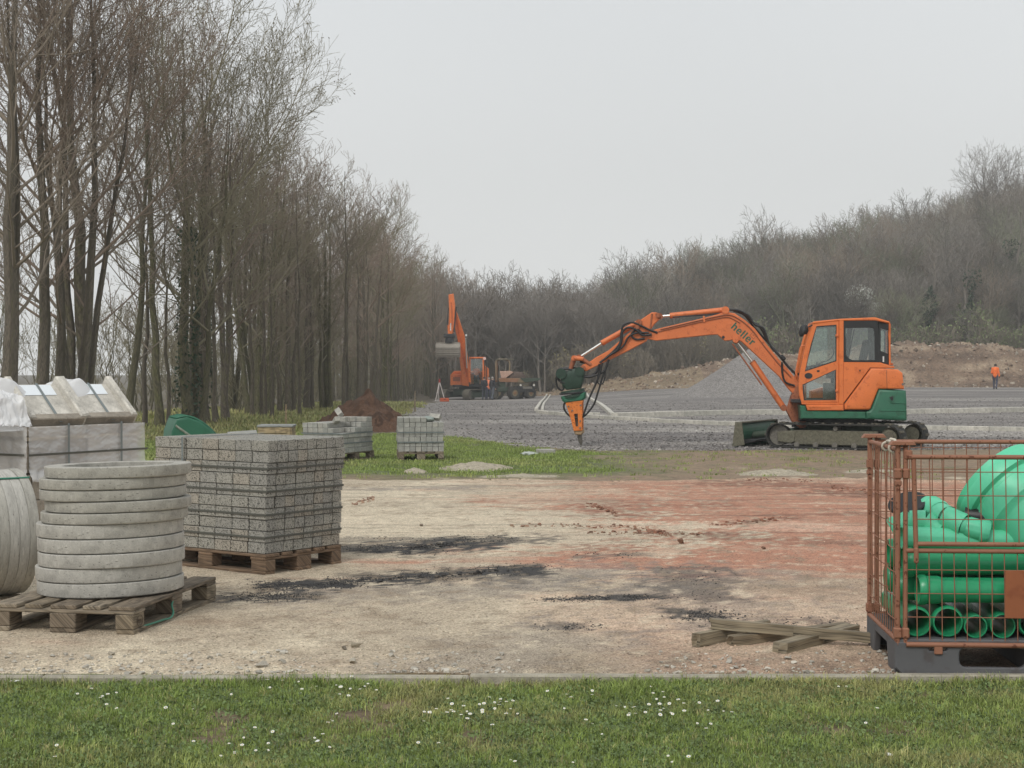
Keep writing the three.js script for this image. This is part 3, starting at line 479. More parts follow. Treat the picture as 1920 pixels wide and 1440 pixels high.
  const knot = []; for (const z of [-0.3, -0.12]) { const pts = []; for (let k = 0; k < 9; k++) pts.push([0.012 + 0.02 * Math.cos(k * 0.8), HT - 0.02 + 0.02 * Math.sin(k * 0.8), z - k * 0.003]); knot.push(tube(pts, 0.006, 6)); } knot.push(tube([[0.012, HT + 0.004, -0.12], [0.006, HT + 0.01, -0.2], [0.016, HT + 0.004, -0.32]], 0.007, 6), tube([[0.02, HT, -0.16], [0.03, HT + 0.015, -0.18], [0.012, HT + 0.02, -0.21]], 0.007, 6));
  const rag = part('rope', knot, mat([0.55, 0.5, 0.42], 0.9), t);

  // the pipes, each a thing of its own
  const place = (o) => { o.position.set(p0.x, 0, p0.z); o.rotation.y = yaw; return o; };
  const pipeGeo = (a, dir, len, r, socket = 0, wall = 0.006) => { // hollow pipe, with a wider socket at its start
    const pr = []; const s = socket; if (s) pr.push([r - wall + s, 0], [r + s, 0.001], [r + s + 0.006, 0.012], [r + s + 0.006, 0.034], [r + s, 0.042], [r + s, 0.095], [r, 0.115]); else pr.push([r - wall, 0], [r, 0.001]);
    pr.push([r, len], [r - wall, len]); if (s) pr.push([r - wall, 0.115], [r - wall + s, 0.1]); pr.push(pr[0]);
    const g = smooth(new THREE.LatheGeometry(pr.map((q) => new THREE.Vector2(...q)), 36), 35), q = new THREE.Quaternion().setFromUnitVectors(V(0, 1, 0), V(...dir).normalize());
    return g.applyMatrix4(new THREE.Matrix4().compose(V(...a), q, V(1, 1, 1)));
  };
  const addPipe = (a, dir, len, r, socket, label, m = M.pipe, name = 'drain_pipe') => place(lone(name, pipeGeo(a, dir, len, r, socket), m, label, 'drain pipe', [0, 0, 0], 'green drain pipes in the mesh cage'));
  const yb = HB + 0.003;
  const low = 'green pipe on the cage floor with its open end towards the lawn';
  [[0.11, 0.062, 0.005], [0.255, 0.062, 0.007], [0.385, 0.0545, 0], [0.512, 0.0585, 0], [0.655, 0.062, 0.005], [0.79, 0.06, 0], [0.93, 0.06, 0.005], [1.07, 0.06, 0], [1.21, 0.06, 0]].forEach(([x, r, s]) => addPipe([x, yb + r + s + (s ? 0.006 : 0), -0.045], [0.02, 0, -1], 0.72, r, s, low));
  addPipe([0.118, yb + 0.222, -0.085], [1, -0.004, -0.03], 1.15, 0.06, 0.007, 'green pipe with a ribbed socket lying crosswise above the open pipe ends');
  addPipe([0.05, yb + 0.215, -0.25], [1, 0, 0], 1.2, 0.06, 0.007, 'green crosswise pipe in the second row from the front');
  addPipe([0.08, yb + 0.21, -0.42], [1, 0, 0.01], 1.2, 0.06, 0.007, 'green crosswise pipe in the third row from the front'); addPipe([0.06, yb + 0.21, -0.6], [1, 0, 0.01], 1.2, 0.06, 0.007, 'green crosswise pipe along the rear wires of the cage');
  addPipe([0.07, yb + 0.345, -0.15], [1, 0.0, -0.01], 1.2, 0.06, 0.007, 'green crosswise pipe under the hinged flap'); addPipe([0.1, yb + 0.345, -0.34], [1, 0, 0], 1.2, 0.06, 0.007, 'green crosswise pipe in the upper layer at mid cage'); addPipe([0.06, yb + 0.345, -0.53], [1, 0, 0], 1.2, 0.06, 0.007, 'green crosswise pipe in the upper layer at the rear');
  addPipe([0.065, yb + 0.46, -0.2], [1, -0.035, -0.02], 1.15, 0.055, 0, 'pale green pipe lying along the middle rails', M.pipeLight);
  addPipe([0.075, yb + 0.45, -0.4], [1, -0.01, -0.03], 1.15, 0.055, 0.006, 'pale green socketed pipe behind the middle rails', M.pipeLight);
  // wide pipe leaning out of the cage
  { const c = V(0.63, 0.82, -0.40), dir = V(-0.55, 0.62, -0.56).normalize(), q = new THREE.Quaternion().setFromUnitVectors(V(0, 1, 0), dir);
    const pr = [[0.204, -0.4], [0.21, -0.4], [0.210, -0.15], [0.214, -0.14], [0.236, -0.115], [0.237, -0.02], [0.230, -0.015], [0.230, 0.0], [0.254, 0.012], [0.257, 0.06], [0.252, 0.075], [0.240, 0.08], [0.238, 0.11], [0.228, 0.112], [0.226, -0.1], [0.204, -0.15], [0.204, -0.4]];
    const g = smooth(new THREE.LatheGeometry(pr.map((a) => new THREE.Vector2(...a)), 64), 30).applyMatrix4(new THREE.Matrix4().compose(c, q, V(1, 1, 1)));
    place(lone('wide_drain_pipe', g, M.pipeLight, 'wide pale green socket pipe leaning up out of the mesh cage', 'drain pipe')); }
  // bends and a branch fitting
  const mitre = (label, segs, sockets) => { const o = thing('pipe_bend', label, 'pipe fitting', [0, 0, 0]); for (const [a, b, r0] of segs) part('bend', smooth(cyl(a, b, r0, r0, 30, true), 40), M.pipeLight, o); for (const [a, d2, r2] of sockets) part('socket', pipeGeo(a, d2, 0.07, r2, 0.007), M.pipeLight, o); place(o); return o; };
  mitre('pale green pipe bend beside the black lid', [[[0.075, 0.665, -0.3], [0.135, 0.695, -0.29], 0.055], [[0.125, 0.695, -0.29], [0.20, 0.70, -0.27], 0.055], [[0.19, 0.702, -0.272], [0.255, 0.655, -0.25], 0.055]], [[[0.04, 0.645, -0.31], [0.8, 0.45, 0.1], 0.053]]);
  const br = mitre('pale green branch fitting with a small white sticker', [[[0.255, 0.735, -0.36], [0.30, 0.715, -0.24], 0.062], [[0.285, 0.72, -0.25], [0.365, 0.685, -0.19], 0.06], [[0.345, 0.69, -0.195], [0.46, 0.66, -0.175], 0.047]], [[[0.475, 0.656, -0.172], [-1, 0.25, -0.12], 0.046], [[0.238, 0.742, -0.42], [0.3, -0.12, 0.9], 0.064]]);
  part('sticker', box(0.028, 0.034, 0.002, 0.408, 0.672, -0.1365, -0.15, 0.0005), M.sticker, br);
  const bl = thing('black_pipe_lid', 'black plastic pipe lid standing among the green bends', 'pipe lid', [0, 0, 0]); place(bl);
  { const q = new THREE.Quaternion().setFromUnitVectors(V(0, 1, 0), V(-0.25, 0.86, 0.42).normalize()); part('rim', smooth(new THREE.TorusGeometry(0.088, 0.012, 10, 36).rotateX(Math.PI / 2)).applyMatrix4(M4(0.135, 0.775, -0.40, q, 1)), M.black, bl); part('disc', new THREE.CylinderGeometry(0.086, 0.086, 0.02, 32).applyMatrix4(M4(0.135, 0.775, -0.40, q, 1)), M.black, bl); }
  const b2 = thing('black_rubber_sleeve', 'black rubber sleeve between the branch fitting and the wide pipe', 'sleeve', [0, 0, 0]); place(b2); part('sleeve', pipeGeo([0.40, 0.715, -0.33], [0.85, -0.05, 0.3], 0.12, 0.06, 0, 0.008), M.black, b2);
}
// ---------------------------------------------------------------- old beams on the ground beside the cage
{
  const beam = (a, b, w, h, label, seed, mi = 0) => { // a, b: ends of the lower edge line in metres
    const r = rng(seed), A = V(...a), B = V(...b), L = A.distanceTo(B), g = new THREE.BoxGeometry(L, h, w, 14, 2, 2), p = g.attributes.position;
    for (let i = 0; i < p.count; i++) { const e = Math.abs(p.getX(i)) > L / 2 - 0.001; const n = noise(p.getX(i) * 7 + seed, p.getY(i) * 40, p.getZ(i) * 40); p.setXYZ(i, p.getX(i) + (e ? n * 0.025 : 0), p.getY(i) + noise(p.getX(i) * 3, seed, p.getZ(i) * 20) * 0.003, p.getZ(i) + noise(p.getX(i) * 3 + 5, p.getY(i) * 20, seed) * 0.003); }
    const gg = smooth(g, 25); uvs(gg); const m = new THREE.Mesh(gg, M.plank[mi]); m.name = numbered('old_beam'); m.position.copy(A).add(B).multiplyScalar(0.5); m.quaternion.setFromUnitVectors(V(1, 0, 0), B.clone().sub(A).normalize()); tag(m, label, 'beam', 'old timber beams in the yard'); scene.add(m);
  };
  const q = (px, py, up) => { const v = groundAt(px, py); return [v.x, v.y + up, v.z]; };
  beam(q(1306, 1213, 0.034), q(1440, 1186, 0.034), 0.05, 0.068, 'short thick beam end sticking out beneath the long crossing beam', 3);
  beam(q(1370, 1211, 0.025), q(1590, 1186, 0.028), 0.06, 0.05, 'dark flat beam lying under the long crossing beam', 4, 1);
  beam(q(1462, 1226, 0.028), q(1600, 1190, 0.03), 0.085, 0.052, 'broken beam with a splintered end towards the lawn', 5);
  beam(q(1332, 1204, 0.098), q(1648, 1214, 0.045), 0.045, 0.052, 'long weathered beam lying across the other beams', 6);
}

// ---------------------------------------------------------------- the excavator with the hydraulic breaker
const EM = {
  orange: mat([0.74, 0.19, 0.045], 0.42, T.paint), orangeArm: mat([0.70, 0.185, 0.055], 0.5, T.paint), green: mat([0.022, 0.135, 0.075], 0.45, T.paint), rim: mat([0.045, 0.075, 0.05], 0.7, T.mud), dark: mat([0.018, 0.018, 0.019], 0.6), rubber: mat([0.035, 0.035, 0.033], 0.85, T.mud), trackMud: mat([0.135, 0.125, 0.10], 0.9, T.mud), frameMud: mat([0.17, 0.165, 0.125], 0.9, T.mud),
  chrome: mat([0.78, 0.77, 0.73], 0.22, null, { metal: 0.85 }), steel: mat([0.22, 0.21, 0.19], 0.55, T.mud, { metal: 0.3 }), hose: mat([0.014, 0.014, 0.015], 0.5), glass: Object.assign(glass([0.82, 0.88, 0.86]), { ior: 1.75 }), seat: mat([0.03, 0.033, 0.033], 0.8), blackFrame: mat([0.014, 0.015, 0.016], 0.35), letter: mat([0.012, 0.11, 0.07], 0.5), breaker: mat([0.72, 0.20, 0.03], 0.55, T.chipped), rotator: mat([0.018, 0.055, 0.036], 0.55, T.mud), tanSteel: mat([0.42, 0.30, 0.18], 0.7, T.mud), rustArm: mat([0.36, 0.115, 0.05], 0.65, T.chipped), lightGlass: mat([0.6, 0.6, 0.58], 0.2),
};
const font = await new FontLoader().loadAsync('fonts/droid/droid_sans_bold.typeface.json');
{
  const S = 94, d0 = 30.85, cx = (1588 - CX) / F * d0;
  const E = thing('breaker_excavator', 'orange and green tracked excavator with a hydraulic breaker on its arm', 'excavator', [cx, G(cx, d0) - 0.01, -d0], 0);
  const e = (px, py) => [(px - 1588) / S, (838 - py) / S], z1 = (x, y) => e(1020 + x / 4.571, 550 + y / 4.571), z2 = (x, y) => e(1340 + x / 4.571, 560 + y / 4.571), z5 = (x, y) => e(1460 + x / 6.545, 580 + y / 6.545);
  const list = (f, ...c) => { const o = []; for (let i = 0; i < c.length; i += 2) o.push(f(c[i], c[i + 1])); return o; };
  const P3 = (f, x, y, z) => [...f(x, y), z];
  // --- undercarriage
  const U = new THREE.Group(); U.name = 'undercarriage'; U.rotation.y = -0.5; U.position.set(0.02, 0, 0); E.add(U);
  const L = 2.72, H = 0.52, r = H / 2, TW = 0.44, gauge = 1.72, x0 = -L / 2 + r, x1 = L / 2 - r;
  const loop = (rr, n = 14) => { const a = []; for (let i = 0; i <= n; i++) { const t = Math.PI / 2 + Math.PI * i / n; a.push([x0 + rr * Math.cos(t), r + rr * Math.sin(t)]); } for (let i = 0; i <= n; i++) { const t = -Math.PI / 2 + Math.PI * i / n; a.push([x1 + rr * Math.cos(t), r + rr * Math.sin(t)]); } return a; };
  for (const s of [1, -1]) {
    const k = new THREE.Group(); k.name = 'track'; U.add(k); const zc = s * gauge / 2;
    part('belt', ext(loop(r - 0.018), zc - TW / 2, zc + TW / 2, 0.006, [loop(r - 0.05)]), EM.rubber, k);
    const lugs = [], per = 2 * (x1 - x0) + 2 * Math.PI * r, nL = 46;
    for (let i = 0; i < nL; i++) { let q = per * i / nL, x, y, a; const st = x1 - x0; if (q < st) { x = x0 + q; y = H - 0.012; a = 0; } else if (q < st + Math.PI * r) { const t = Math.PI / 2 - (q - st) / r; x = x1 + (r - 0.012) * Math.cos(t); y = r + (r - 0.012) * Math.sin(t); a = t - Math.PI / 2; } else if (q < 2 * st + Math.PI * r) { x = x1 - (q - st - Math.PI * r); y = 0.014; a = 0; } else { const t = -Math.PI / 2 - (q - 2 * st - Math.PI * r) / r; x = x0 + (r - 0.012) * Math.cos(t); y = r + (r - 0.012) * Math.sin(t); a = t - Math.PI / 2; }
      const half = i % 2 ? 1 : -1; lugs.push(at(cham(0.05, 0.03, TW * 0.56, 0.006), x, y, zc + half * TW * 0.2, 0, 0, a)); }
    part('tread_lugs', lugs, EM.trackMud, k).userData.kind = 'stuff';
    const fz = zc + s * (TW / 2 - 0.03);
    part('track_frame', ext([[x0 + 0.06, 0.13], [x0 + 0.06, 0.34], [x0 + 0.42, 0.37], [x1 - 0.22, 0.37], [x1 - 0.19, 0.14], [x1 - 0.3, 0.08], [x0 + 0.4, 0.08], [x0 + 0.34, 0.12]], zc - 0.12, zc + 0.14 * 1, 0.02), s > 0 ? EM.frameMud : EM.green, k);
    part('frame_cover', ext([[x0 - 0.02, 0.13], [x0 - 0.02, 0.33], [x0 + 0.36, 0.34], [x0 + 0.34, 0.14], [x0 + 0.26, 0.1]], zc - 0.15, zc + 0.16, 0.02), EM.frameMud, k);
    part('sprocket', [cyl([x1, r, zc - 0.15], [x1, r, zc + 0.17], 0.15, 0.15, 24), cyl([x1, r, zc - 0.04], [x1, r, zc + 0.04], 0.2, 0.2, 18)], EM.frameMud, k); part('hub', [cyl([x1, r, zc + s * 0.17], [x1, r, zc + s * 0.2], 0.11, 0.10, 24)], EM.trackMud, k);
    part('idler', cyl([x0, r, zc - 0.1], [x0, r, zc + 0.1], 0.2, 0.2, 20), EM.steel, k);
    for (let i = 0; i < 5; i++) { const x = mix(x0 + 0.38, x1 - 0.3, i / 4); part('roller', cyl([x, 0.085, zc - 0.17], [x, 0.085, zc + 0.17], 0.055, 0.055, 14), EM.steel, k); }
    part('carrier_roller', cyl([0.05, 0.41, zc - 0.14], [0.05, 0.41, zc + 0.15], 0.045, 0.045, 12), EM.steel, k);
  }
  part('centre_frame', [box(1.3, 0.22, 1.2, 0, 0.38, 0, 0, 0.03)], EM.rim, U);
  part('swing_ring', cyl([0, 0.46, 0], [0, 0.60, 0], 0.52, 0.52, 28), EM.dark, U);
  { // dozer blade, seen from its rear
    const bl = new THREE.Group(); bl.name = 'dozer_blade'; U.add(bl); const bx = -1.93;
    const prof = []; for (let i = 0; i <= 8; i++) { const t = i / 8; prof.push([bx - 0.02 - 0.07 * Math.sin(Math.PI * t) * -1 - 0.04 * (1 - t), 0.02 + 0.47 * t]); } for (let i = 8; i >= 0; i--) { const t = i / 8; prof.push([bx + 0.035 + 0.07 * Math.sin(Math.PI * t) - 0.04 * (1 - t), 0.02 + 0.47 * t]); }
    part('plate', ext(prof, -1.08, 1.08, 0.008), EM.green, bl); part('cutting_edge', box(0.03, 0.1, 2.16, bx - 0.06, 0.05, 0), EM.steel, bl); part('top_edge', box(0.12, 0.03, 2.16, bx + 0.04, 0.495, 0), EM.frameMud, bl);
    for (const s of [1, -1]) { part('end_plate', ext([[bx - 0.1, 0.02], [bx + 0.16, 0.05], [bx + 0.1, 0.5], [bx - 0.04, 0.51]], s * 1.08 - 0.012, s * 1.08 + 0.012, 0.003), EM.frameMud, bl); part('arm', [cyl([bx + 0.05, 0.22, s * 0.38], [-0.6, 0.36, s * 0.34], 0.07, 0.07, 8)], EM.rim, bl); }
    part('lower_shield', ext([[bx + 0.02, 0.06], [bx + 0.32, 0.12], [bx + 0.32, 0.15], [bx + 0.02, 0.16]], -0.9, 0.9, 0.005), EM.dark, bl);
  }
  // --- upper structure
  const B = new THREE.Group(); B.name = 'upper_body'; B.rotation.y = -0.12; E.add(B);
  const ZF = 0.95;
  part('floor_frame', ext(list(z5, 240, 1322, 1000, 1322, 960, 1385, 540, 1385, 500, 1355, 240, 1355), -0.6, 0.6, 0.02), EM.dark, B);
  part('skirt', ext(list(z5, 232, 1160, 300, 1165, 312, 1225, 1005, 1235, 1010, 1320, 245, 1320), -0.93, ZF, 0.02), EM.green, B);
  part('step_panel', ext(list(z5, 298, 1152, 745, 1150, 745, 1221, 322, 1221), 0.3, ZF + 0.012, 0.015), EM.orange, B); part('step_rib', ext(list(z5, 345, 1165, 590, 1165, 598, 1177, 590, 1189, 345, 1189, 337, 1177), ZF, ZF + 0.024, 0.006), EM.orange, B);
  const cw = ext(list(z5, 1155, 968, 1470, 980, 1478, 1090, 1482, 1330, 1465, 1340, 1010, 1322, 1004, 1236, 1045, 1222, 1070, 1195), -0.95, ZF + 0.02, 0.05, [], 3); part('counterweight', smooth(cw, 50), EM.green, B);
  part('weight_groove', [ext(list(z5, 1275, 1060, 1320, 1045, 1320, 1095, 1300, 1100), ZF + 0.012, ZF + 0.03, 0.004)], EM.dark, B); part('weight_rib', [ext(list(z5, 1280, 1105, 1300, 1135, 1472, 1140, 1472, 1128, 1320, 1122, 1310, 1100), ZF + 0.01, ZF + 0.032, 0.006), ext(list(z5, 1180, 1212, 1470, 1215, 1470, 1225, 1160, 1226), ZF + 0.01, ZF + 0.032, 0.006)], EM.green, B);
  part('engine_hood', smooth(ext(list(z5, 1062, 716, 1190, 716, 1380, 730, 1432, 772, 1452, 965, 1152, 964, 1062, 1196, 1040, 1210, 758, 1212, 752, 1148), -0.93, ZF, 0.04, [], 3), 35), EM.orange, B);
  part('hood_seam', ext(list(z5, 1243, 735, 1247, 735, 1253, 962, 1249, 962), ZF - 0.03, ZF + 0.003), EM.dark, B);
  part('body_panel', ext(list(z5, 742, 640, 1160, 642, 1290, 690, 1335, 690, 1335, 716, 1056, 711, 748, 1130, 742, 1142), -0.3, ZF - 0.012, 0.01), EM.orange, B);
  part('front_cover', ext(list(z5, 420, 1000, 760, 900, 1062, 760, 740, 1150, 420, 1150), -0.93, -0.32, 0.03), EM.orange, B);
  for (const [x, y] of [[803, 1160], [987, 1160]]) part('bolt', cyl(P3(z5, x, y, ZF), P3(z5, x, y, ZF + 0.015), 0.022, 0.018, 12), EM.orangeArm, B);
  part('vent', ext(list(z5, 905, 722, 985, 722, 985, 770, 905, 770), ZF - 0.014, ZF - 0.006, 0.001, [list(z5, 912, 728, 978, 728, 978, 764, 912, 764)]), EM.orangeArm, B); part('lock', cyl(P3(z5, 935, 745, ZF - 0.013), P3(z5, 935, 745, ZF + 0.002), 0.014, 0.014, 10), EM.dark, B); part('tail_lamp', cyl(P3(z5, 1432, 905, ZF - 0.02), P3(z5, 1432, 905, ZF + 0.012), 0.022, 0.022, 12), EM.steel, B);
  part('tank_cap', box(0.14, 0.05, 0.2, ...z5(1310, 668), 0.4), EM.orangeArm, B);
  // cab: open frame with panes, seat inside
  const K = new THREE.Group(); K.name = 'cab'; B.add(K); const zi = -0.06, zo = ZF - 0.004;
  const outline = list(z5, 395, 165, 690, 150, 690, 1125, 250, 1125, 222, 1030, 215, 900, 225, 790, 270, 570, 330, 330), winU = list(z5, 425, 215, 660, 197, 660, 632, 290, 755, 312, 650, 358, 440), winL = list(z5, 262, 912, 655, 730, 655, 1095, 280, 1100, 268, 1010);
  const door = part('door', smooth(ext(outline, zo - 0.05, zo, 0.012, [winU, winL]), 30), EM.orange, K);
  const doorParts = [['upper_pane', ext(winU, zo - 0.03, zo - 0.026), EM.glass], ['lower_pane', ext(winL, zo - 0.03, zo - 0.026), EM.glass]]; for (const [n, g, m] of doorParts) part(n, g, m, door);
  const gasket = (pts) => ext(pts, zo - 0.02, zo + 0.002, 0, [pts.map((p) => { const c = pts.reduce((a, q) => [a[0] + q[0] / pts.length, a[1] + q[1] / pts.length], [0, 0]); const dx = p[0] - c[0], dy = p[1] - c[1], l = Math.hypot(dx, dy); return [p[0] - dx / l * 0.022, p[1] - dy / l * 0.022]; })]);
  part('gasket', [gasket(winU), gasket(winL)], EM.blackFrame, door);
  part('handle', at(new THREE.CylinderGeometry(0.075, 0.075, 0.01, 24).rotateX(Math.PI / 2).scale(1, 0.75, 1), ...z5(333, 806), zo + 0.004), EM.dark, door); part('latch', [box(0.05, 0.035, 0.008, ...z5(447, 750), zo + 0.004)], EM.dark, door);
  for (const y of [328, 985]) part('hinge', [box(0.055, 0.045, 0.03, ...z5(665, y), zo + 0.01), cyl(P3(z5, 665, y, zo + 0.02), P3(z5, 665, y, zo + 0.035), 0.015, 0.015, 10)], EM.orangeArm, door);
  part('pillar', smooth(ext(list(z5, 690, 140, 745, 137, 745, 1148, 690, 1148), zo - 0.09, zo + 0.008, 0.012)), EM.orange, K); part('sill', ext(list(z5, 250, 1125, 690, 1125, 690, 1150, 256, 1150), zo - 0.1, zo, 0.01), EM.orange, K);
  part('roof', smooth(ext(list(z5, 380, 182, 393, 158, 700, 128, 1110, 112, 1278, 163, 1278, 185, 1110, 150, 700, 152, 410, 186), zi, zo + 0.012, 0.015)), EM.orange, K);
  const sideFrame = list(z5, 745, 150, 1140, 148, 1165, 645, 740, 640), sideWin = list(z5, 764, 237, 1060, 232, 1092, 245, 1106, 290, 1112, 610, 1100, 622, 850, 622, 800, 600, 772, 555);
  part('side_window_frame', ext(sideFrame, zo - 0.03, zo - 0.004, 0.003, [sideWin]), EM.blackFrame, K); part('side_pane', ext(sideWin, zo - 0.02, zo - 0.016), EM.glass, K);
  // canted rear corner and rear window
  const [ax, ay] = z5(1142, 148), [bx2, by2] = z5(1165, 645), ex = z5(1285, 300)[0], cant = Math.atan2(0.2, ex - ax), cw2 = Math.hypot(0.2, ex - ax), hh = ay - by2;
  for (const s of [1, -1]) { const g = ext([[0, 0.02], [cw2, -0.05], [cw2, hh - 0.08], [0, hh]], -0.012, 0.012, 0.003, [[[0.06, 0.22], [cw2 - 0.03, 0.16], [cw2 - 0.03, hh - 0.19], [0.06, hh - 0.15]]]), h = ext([[0.06, 0.22], [cw2 - 0.03, 0.16], [cw2 - 0.03, hh - 0.19], [0.06, hh - 0.15]], -0.002, 0.002); const zc = s > 0 ? zo - 0.02 : zi + 0.02; part('rear_corner_frame', at(g, ax + 0.01, by2, zc, 0, s * cant, 0), EM.blackFrame, K); part('rear_corner_pane', at(h, ax + 0.01, by2, zc, 0, s * cant, 0), EM.glass, K); if (s > 0) part('white_sticker', at(box(0.04, 0.11, 0.003, 0.13, 0.06, 0.015, 0, 0.001), ax + 0.01, by2, zc, 0, cant, 0), M.white, K); }
  part('rear_frame', at(ext([[zi + 0.2, 0], [zo - 0.2, 0], [zo - 0.2, hh - 0.06], [zi + 0.2, hh - 0.06]], -0.015, 0.015, 0.003, [[[zi + 0.26, 0.2], [zo - 0.26, 0.2], [zo - 0.26, hh - 0.14], [zi + 0.26, hh - 0.14]]]), ex + 0.02, by2, 0, 0, -Math.PI / 2, 0), EM.orange, K);
  part('rear_edge', [cyl([ex + 0.02, by2 - 0.05, zo - 0.21], [ex, ay - 0.03, zo - 0.21], 0.022, 0.022, 10)], EM.orange, K); part('rear_pane', box(0.004, hh - 0.3, zo - zi - 0.5, ex + 0.02, by2 + hh / 2 + 0.03, (zi + zo) / 2, 0, 0.001), EM.glass, K);
  // far side and front
  part('far_side_frame', ext([...list(z5, 395, 165, 1140, 148, 1165, 645), ...list(z5, 690, 660, 690, 1125, 250, 1125, 222, 1030, 215, 900, 225, 790, 270, 570, 330, 330)], zi, zi + 0.04, 0.006, [list(z5, 425, 215, 850, 200, 790, 632, 290, 700, 312, 650, 358, 440), list(z5, 905, 205, 1095, 200, 1105, 622, 850, 622), list(z5, 285, 800, 650, 730, 650, 1085, 285, 1085, 262, 1000, 258, 900)]), EM.blackFrame, K); part('far_pane', ext(list(z5, 425, 215, 850, 200, 790, 632, 290, 700, 312, 650, 358, 440), zi + 0.018, zi + 0.022), EM.glass, K);
  part('front_post', [tube(list((x, y) => P3(z5, x, y, zi + 0.03), 395, 170, 330, 330, 270, 570, 225, 790, 215, 900, 250, 1125), 0.03, 8), box(0.06, 0.05, zo - zi, ...z5(400, 180), (zi + zo) / 2)], EM.orange, K);
  { const fp = []; const cs = list(z5, 398, 190, 338, 335, 278, 570, 232, 790, 222, 900, 250, 1110); for (let i = 0; i < 5; i++) { const [a, b] = [cs[i], cs[i + 1]], g = new THREE.BufferGeometry(); g.setAttribute('position', new THREE.Float32BufferAttribute([a[0], a[1], zi + 0.05, b[0], b[1], zi + 0.05, b[0], b[1], zo - 0.05, a[0], a[1], zi + 0.05, b[0], b[1], zo - 0.05, a[0], a[1], zo - 0.05], 3)); g.computeVertexNormals(); fp.push(g); } part('windscreen', fp, EM.glass, K); }
  part('cab_floor', box(1.15, 0.06, 0.95, ...z5(500, 1110), (zi + zo) / 2), EM.dark, K); part('console', [box(0.22, 0.34, 0.22, ...z5(610, 1000), 0.2), box(0.2, 0.12, 0.16, ...z5(610, 800), 0.74)], EM.steel, K); part('lining', box(0.03, 0.5, 0.86, ...z5(735, 830), (zi + zo) / 2), EM.seat, K);
  const seat = new THREE.Group(); seat.name = 'seat'; K.add(seat); part('cushion', smooth(box(0.46, 0.14, 0.46, ...z5(830, 700), 0.45, 0, 0.05)), EM.seat, seat); part('backrest', at(cham(0.12, 0.62, 0.44, 0.04), ...z5(1000, 600), 0.45, 0, 0, -0.22), EM.seat, seat); part('headrest', smooth(at(new THREE.SphereGeometry(1, 16, 12).scale(0.085, 0.1, 0.13), ...z5(1040, 430), 0.45)), EM.seat, seat);
  part('wiper', cyl(P3(z5, 925, 240, zi + 0.05), P3(z5, 850, 620, zi + 0.05), 0.014, 0.014, 6), EM.dark, K); part('lever', [cyl(P3(z5, 470, 760, 0.66), P3(z5, 440, 640, 0.66), 0.012, 0.012, 6), tube(list((x, y) => P3(z5, x, y, 0.5), 420, 690, 500, 650, 600, 610, 650, 540, 640, 470), 0.012, 6)], EM.dark, K);
  part('grab_rail', tube(list((x, y) => P3(z5, x, y, zo - 0.02), 290, 450, 255, 448, 238, 475, 210, 620, 185, 770, 190, 800), 0.013, 8), EM.orangeArm, K);
  const mir = new THREE.Group(); mir.name = 'mirror'; K.add(mir); part('housing', at(smooth(new THREE.SphereGeometry(1, 16, 12).scale(0.06, 0.125, 0.10)), ...z5(262, 268), zo + 0.02, 0, 0.4, -0.3), EM.dark, mir); part('bracket', tube(list((x, y) => P3(z5, x, y, zo - 0.02), 290, 250, 330, 225, 380, 200), 0.014, 6), EM.dark, mir); part('work_lamp', at(smooth(new THREE.SphereGeometry(1, 12, 10).scale(0.06, 0.1, 0.07)), ...z5(318, 245), 0.4), EM.dark, mir);
  part('rear_mirror', [at(cham(0.05, 0.12, 0.1, 0.015), ...z5(1328, 310), 0.2), cyl(P3(z5, 1285, 250, 0.2), P3(z5, 1325, 290, 0.2), 0.01, 0.01, 6)], EM.dark, K); part('exhaust', cyl(P3(z5, 1305, 410, 0.25), P3(z5, 1450, 440, 0.2), 0.012, 0.008, 8), EM.dark, K);
  // --- boom
  const bz = 0.0, bw = 0.13;
  part('swing_bracket', [ext(list(e, 1476, 770, 1484, 742, 1497, 716, 1512, 716, 1512, 800, 1500, 802, 1486, 790), bz - 0.2, bz - 0.09, 0.012), ext(list(e, 1476, 770, 1484, 742, 1497, 716, 1512, 716, 1512, 800, 1500, 802, 1486, 790), bz + 0.09, bz + 0.2, 0.012)], EM.rustArm, B); part('bracket_post', cyl(P3(e, 1497, 800, bz), P3(e, 1497, 715, bz), 0.12, 0.12, 16), EM.dark, B);
  const boomPts = list(e, 1216, 634, 1219, 619, 1240, 613.5, 1322, 594.5, 1345, 588.5, 1362, 583, 1379, 586, 1399, 599.4, 1416.6, 614.7, 1438, 643, 1462.5, 673.8, 1482, 695, 1495, 712, 1512, 740, 1508, 752, 1494, 744, 1478, 727, 1462.5, 705.5, 1428, 673, 1392.5, 639.8, 1380, 634, 1372, 637, 1361, 638, 1355, 633, 1347, 626, 1330, 627, 1232, 637.5);
  const boom = part('boom', smooth(ext(boomPts, bz - bw, bz + bw, 0.012), 30), EM.orangeArm, B);
  part('boom_hole', cyl(P3(e, 1358, 631, bz - bw - 0.004), P3(e, 1358, 631, bz + bw + 0.004), 0.03, 0.03, 14), EM.dark, boom);
  part('boom_top_rib', [tube(list((x, y) => P3(e, x, y, bz + bw + 0.012), 1240, 616, 1322, 597, 1345, 592, 1370, 589, 1392, 600, 1412, 618, 1436, 650, 1462, 682, 1484, 706), 0.014, 6, 50), tube(list((x, y) => P3(e, x, y, bz + bw + 0.012), 1236, 620, 1322, 600.5, 1345, 596, 1368, 593.5, 1389, 604), 0.011, 6, 40)], EM.rustArm, boom);
  part('pin_boss', [cyl(P3(e, 1362, 580, bz - 0.15), P3(e, 1362, 580, bz + 0.155), 0.075, 0.075, 18)], EM.orangeArm, boom); part('pin_boss', [cyl(P3(e, 1381, 636, bz - 0.16), P3(e, 1381, 636, bz + 0.16), 0.06, 0.06, 16)], EM.orangeArm, boom);
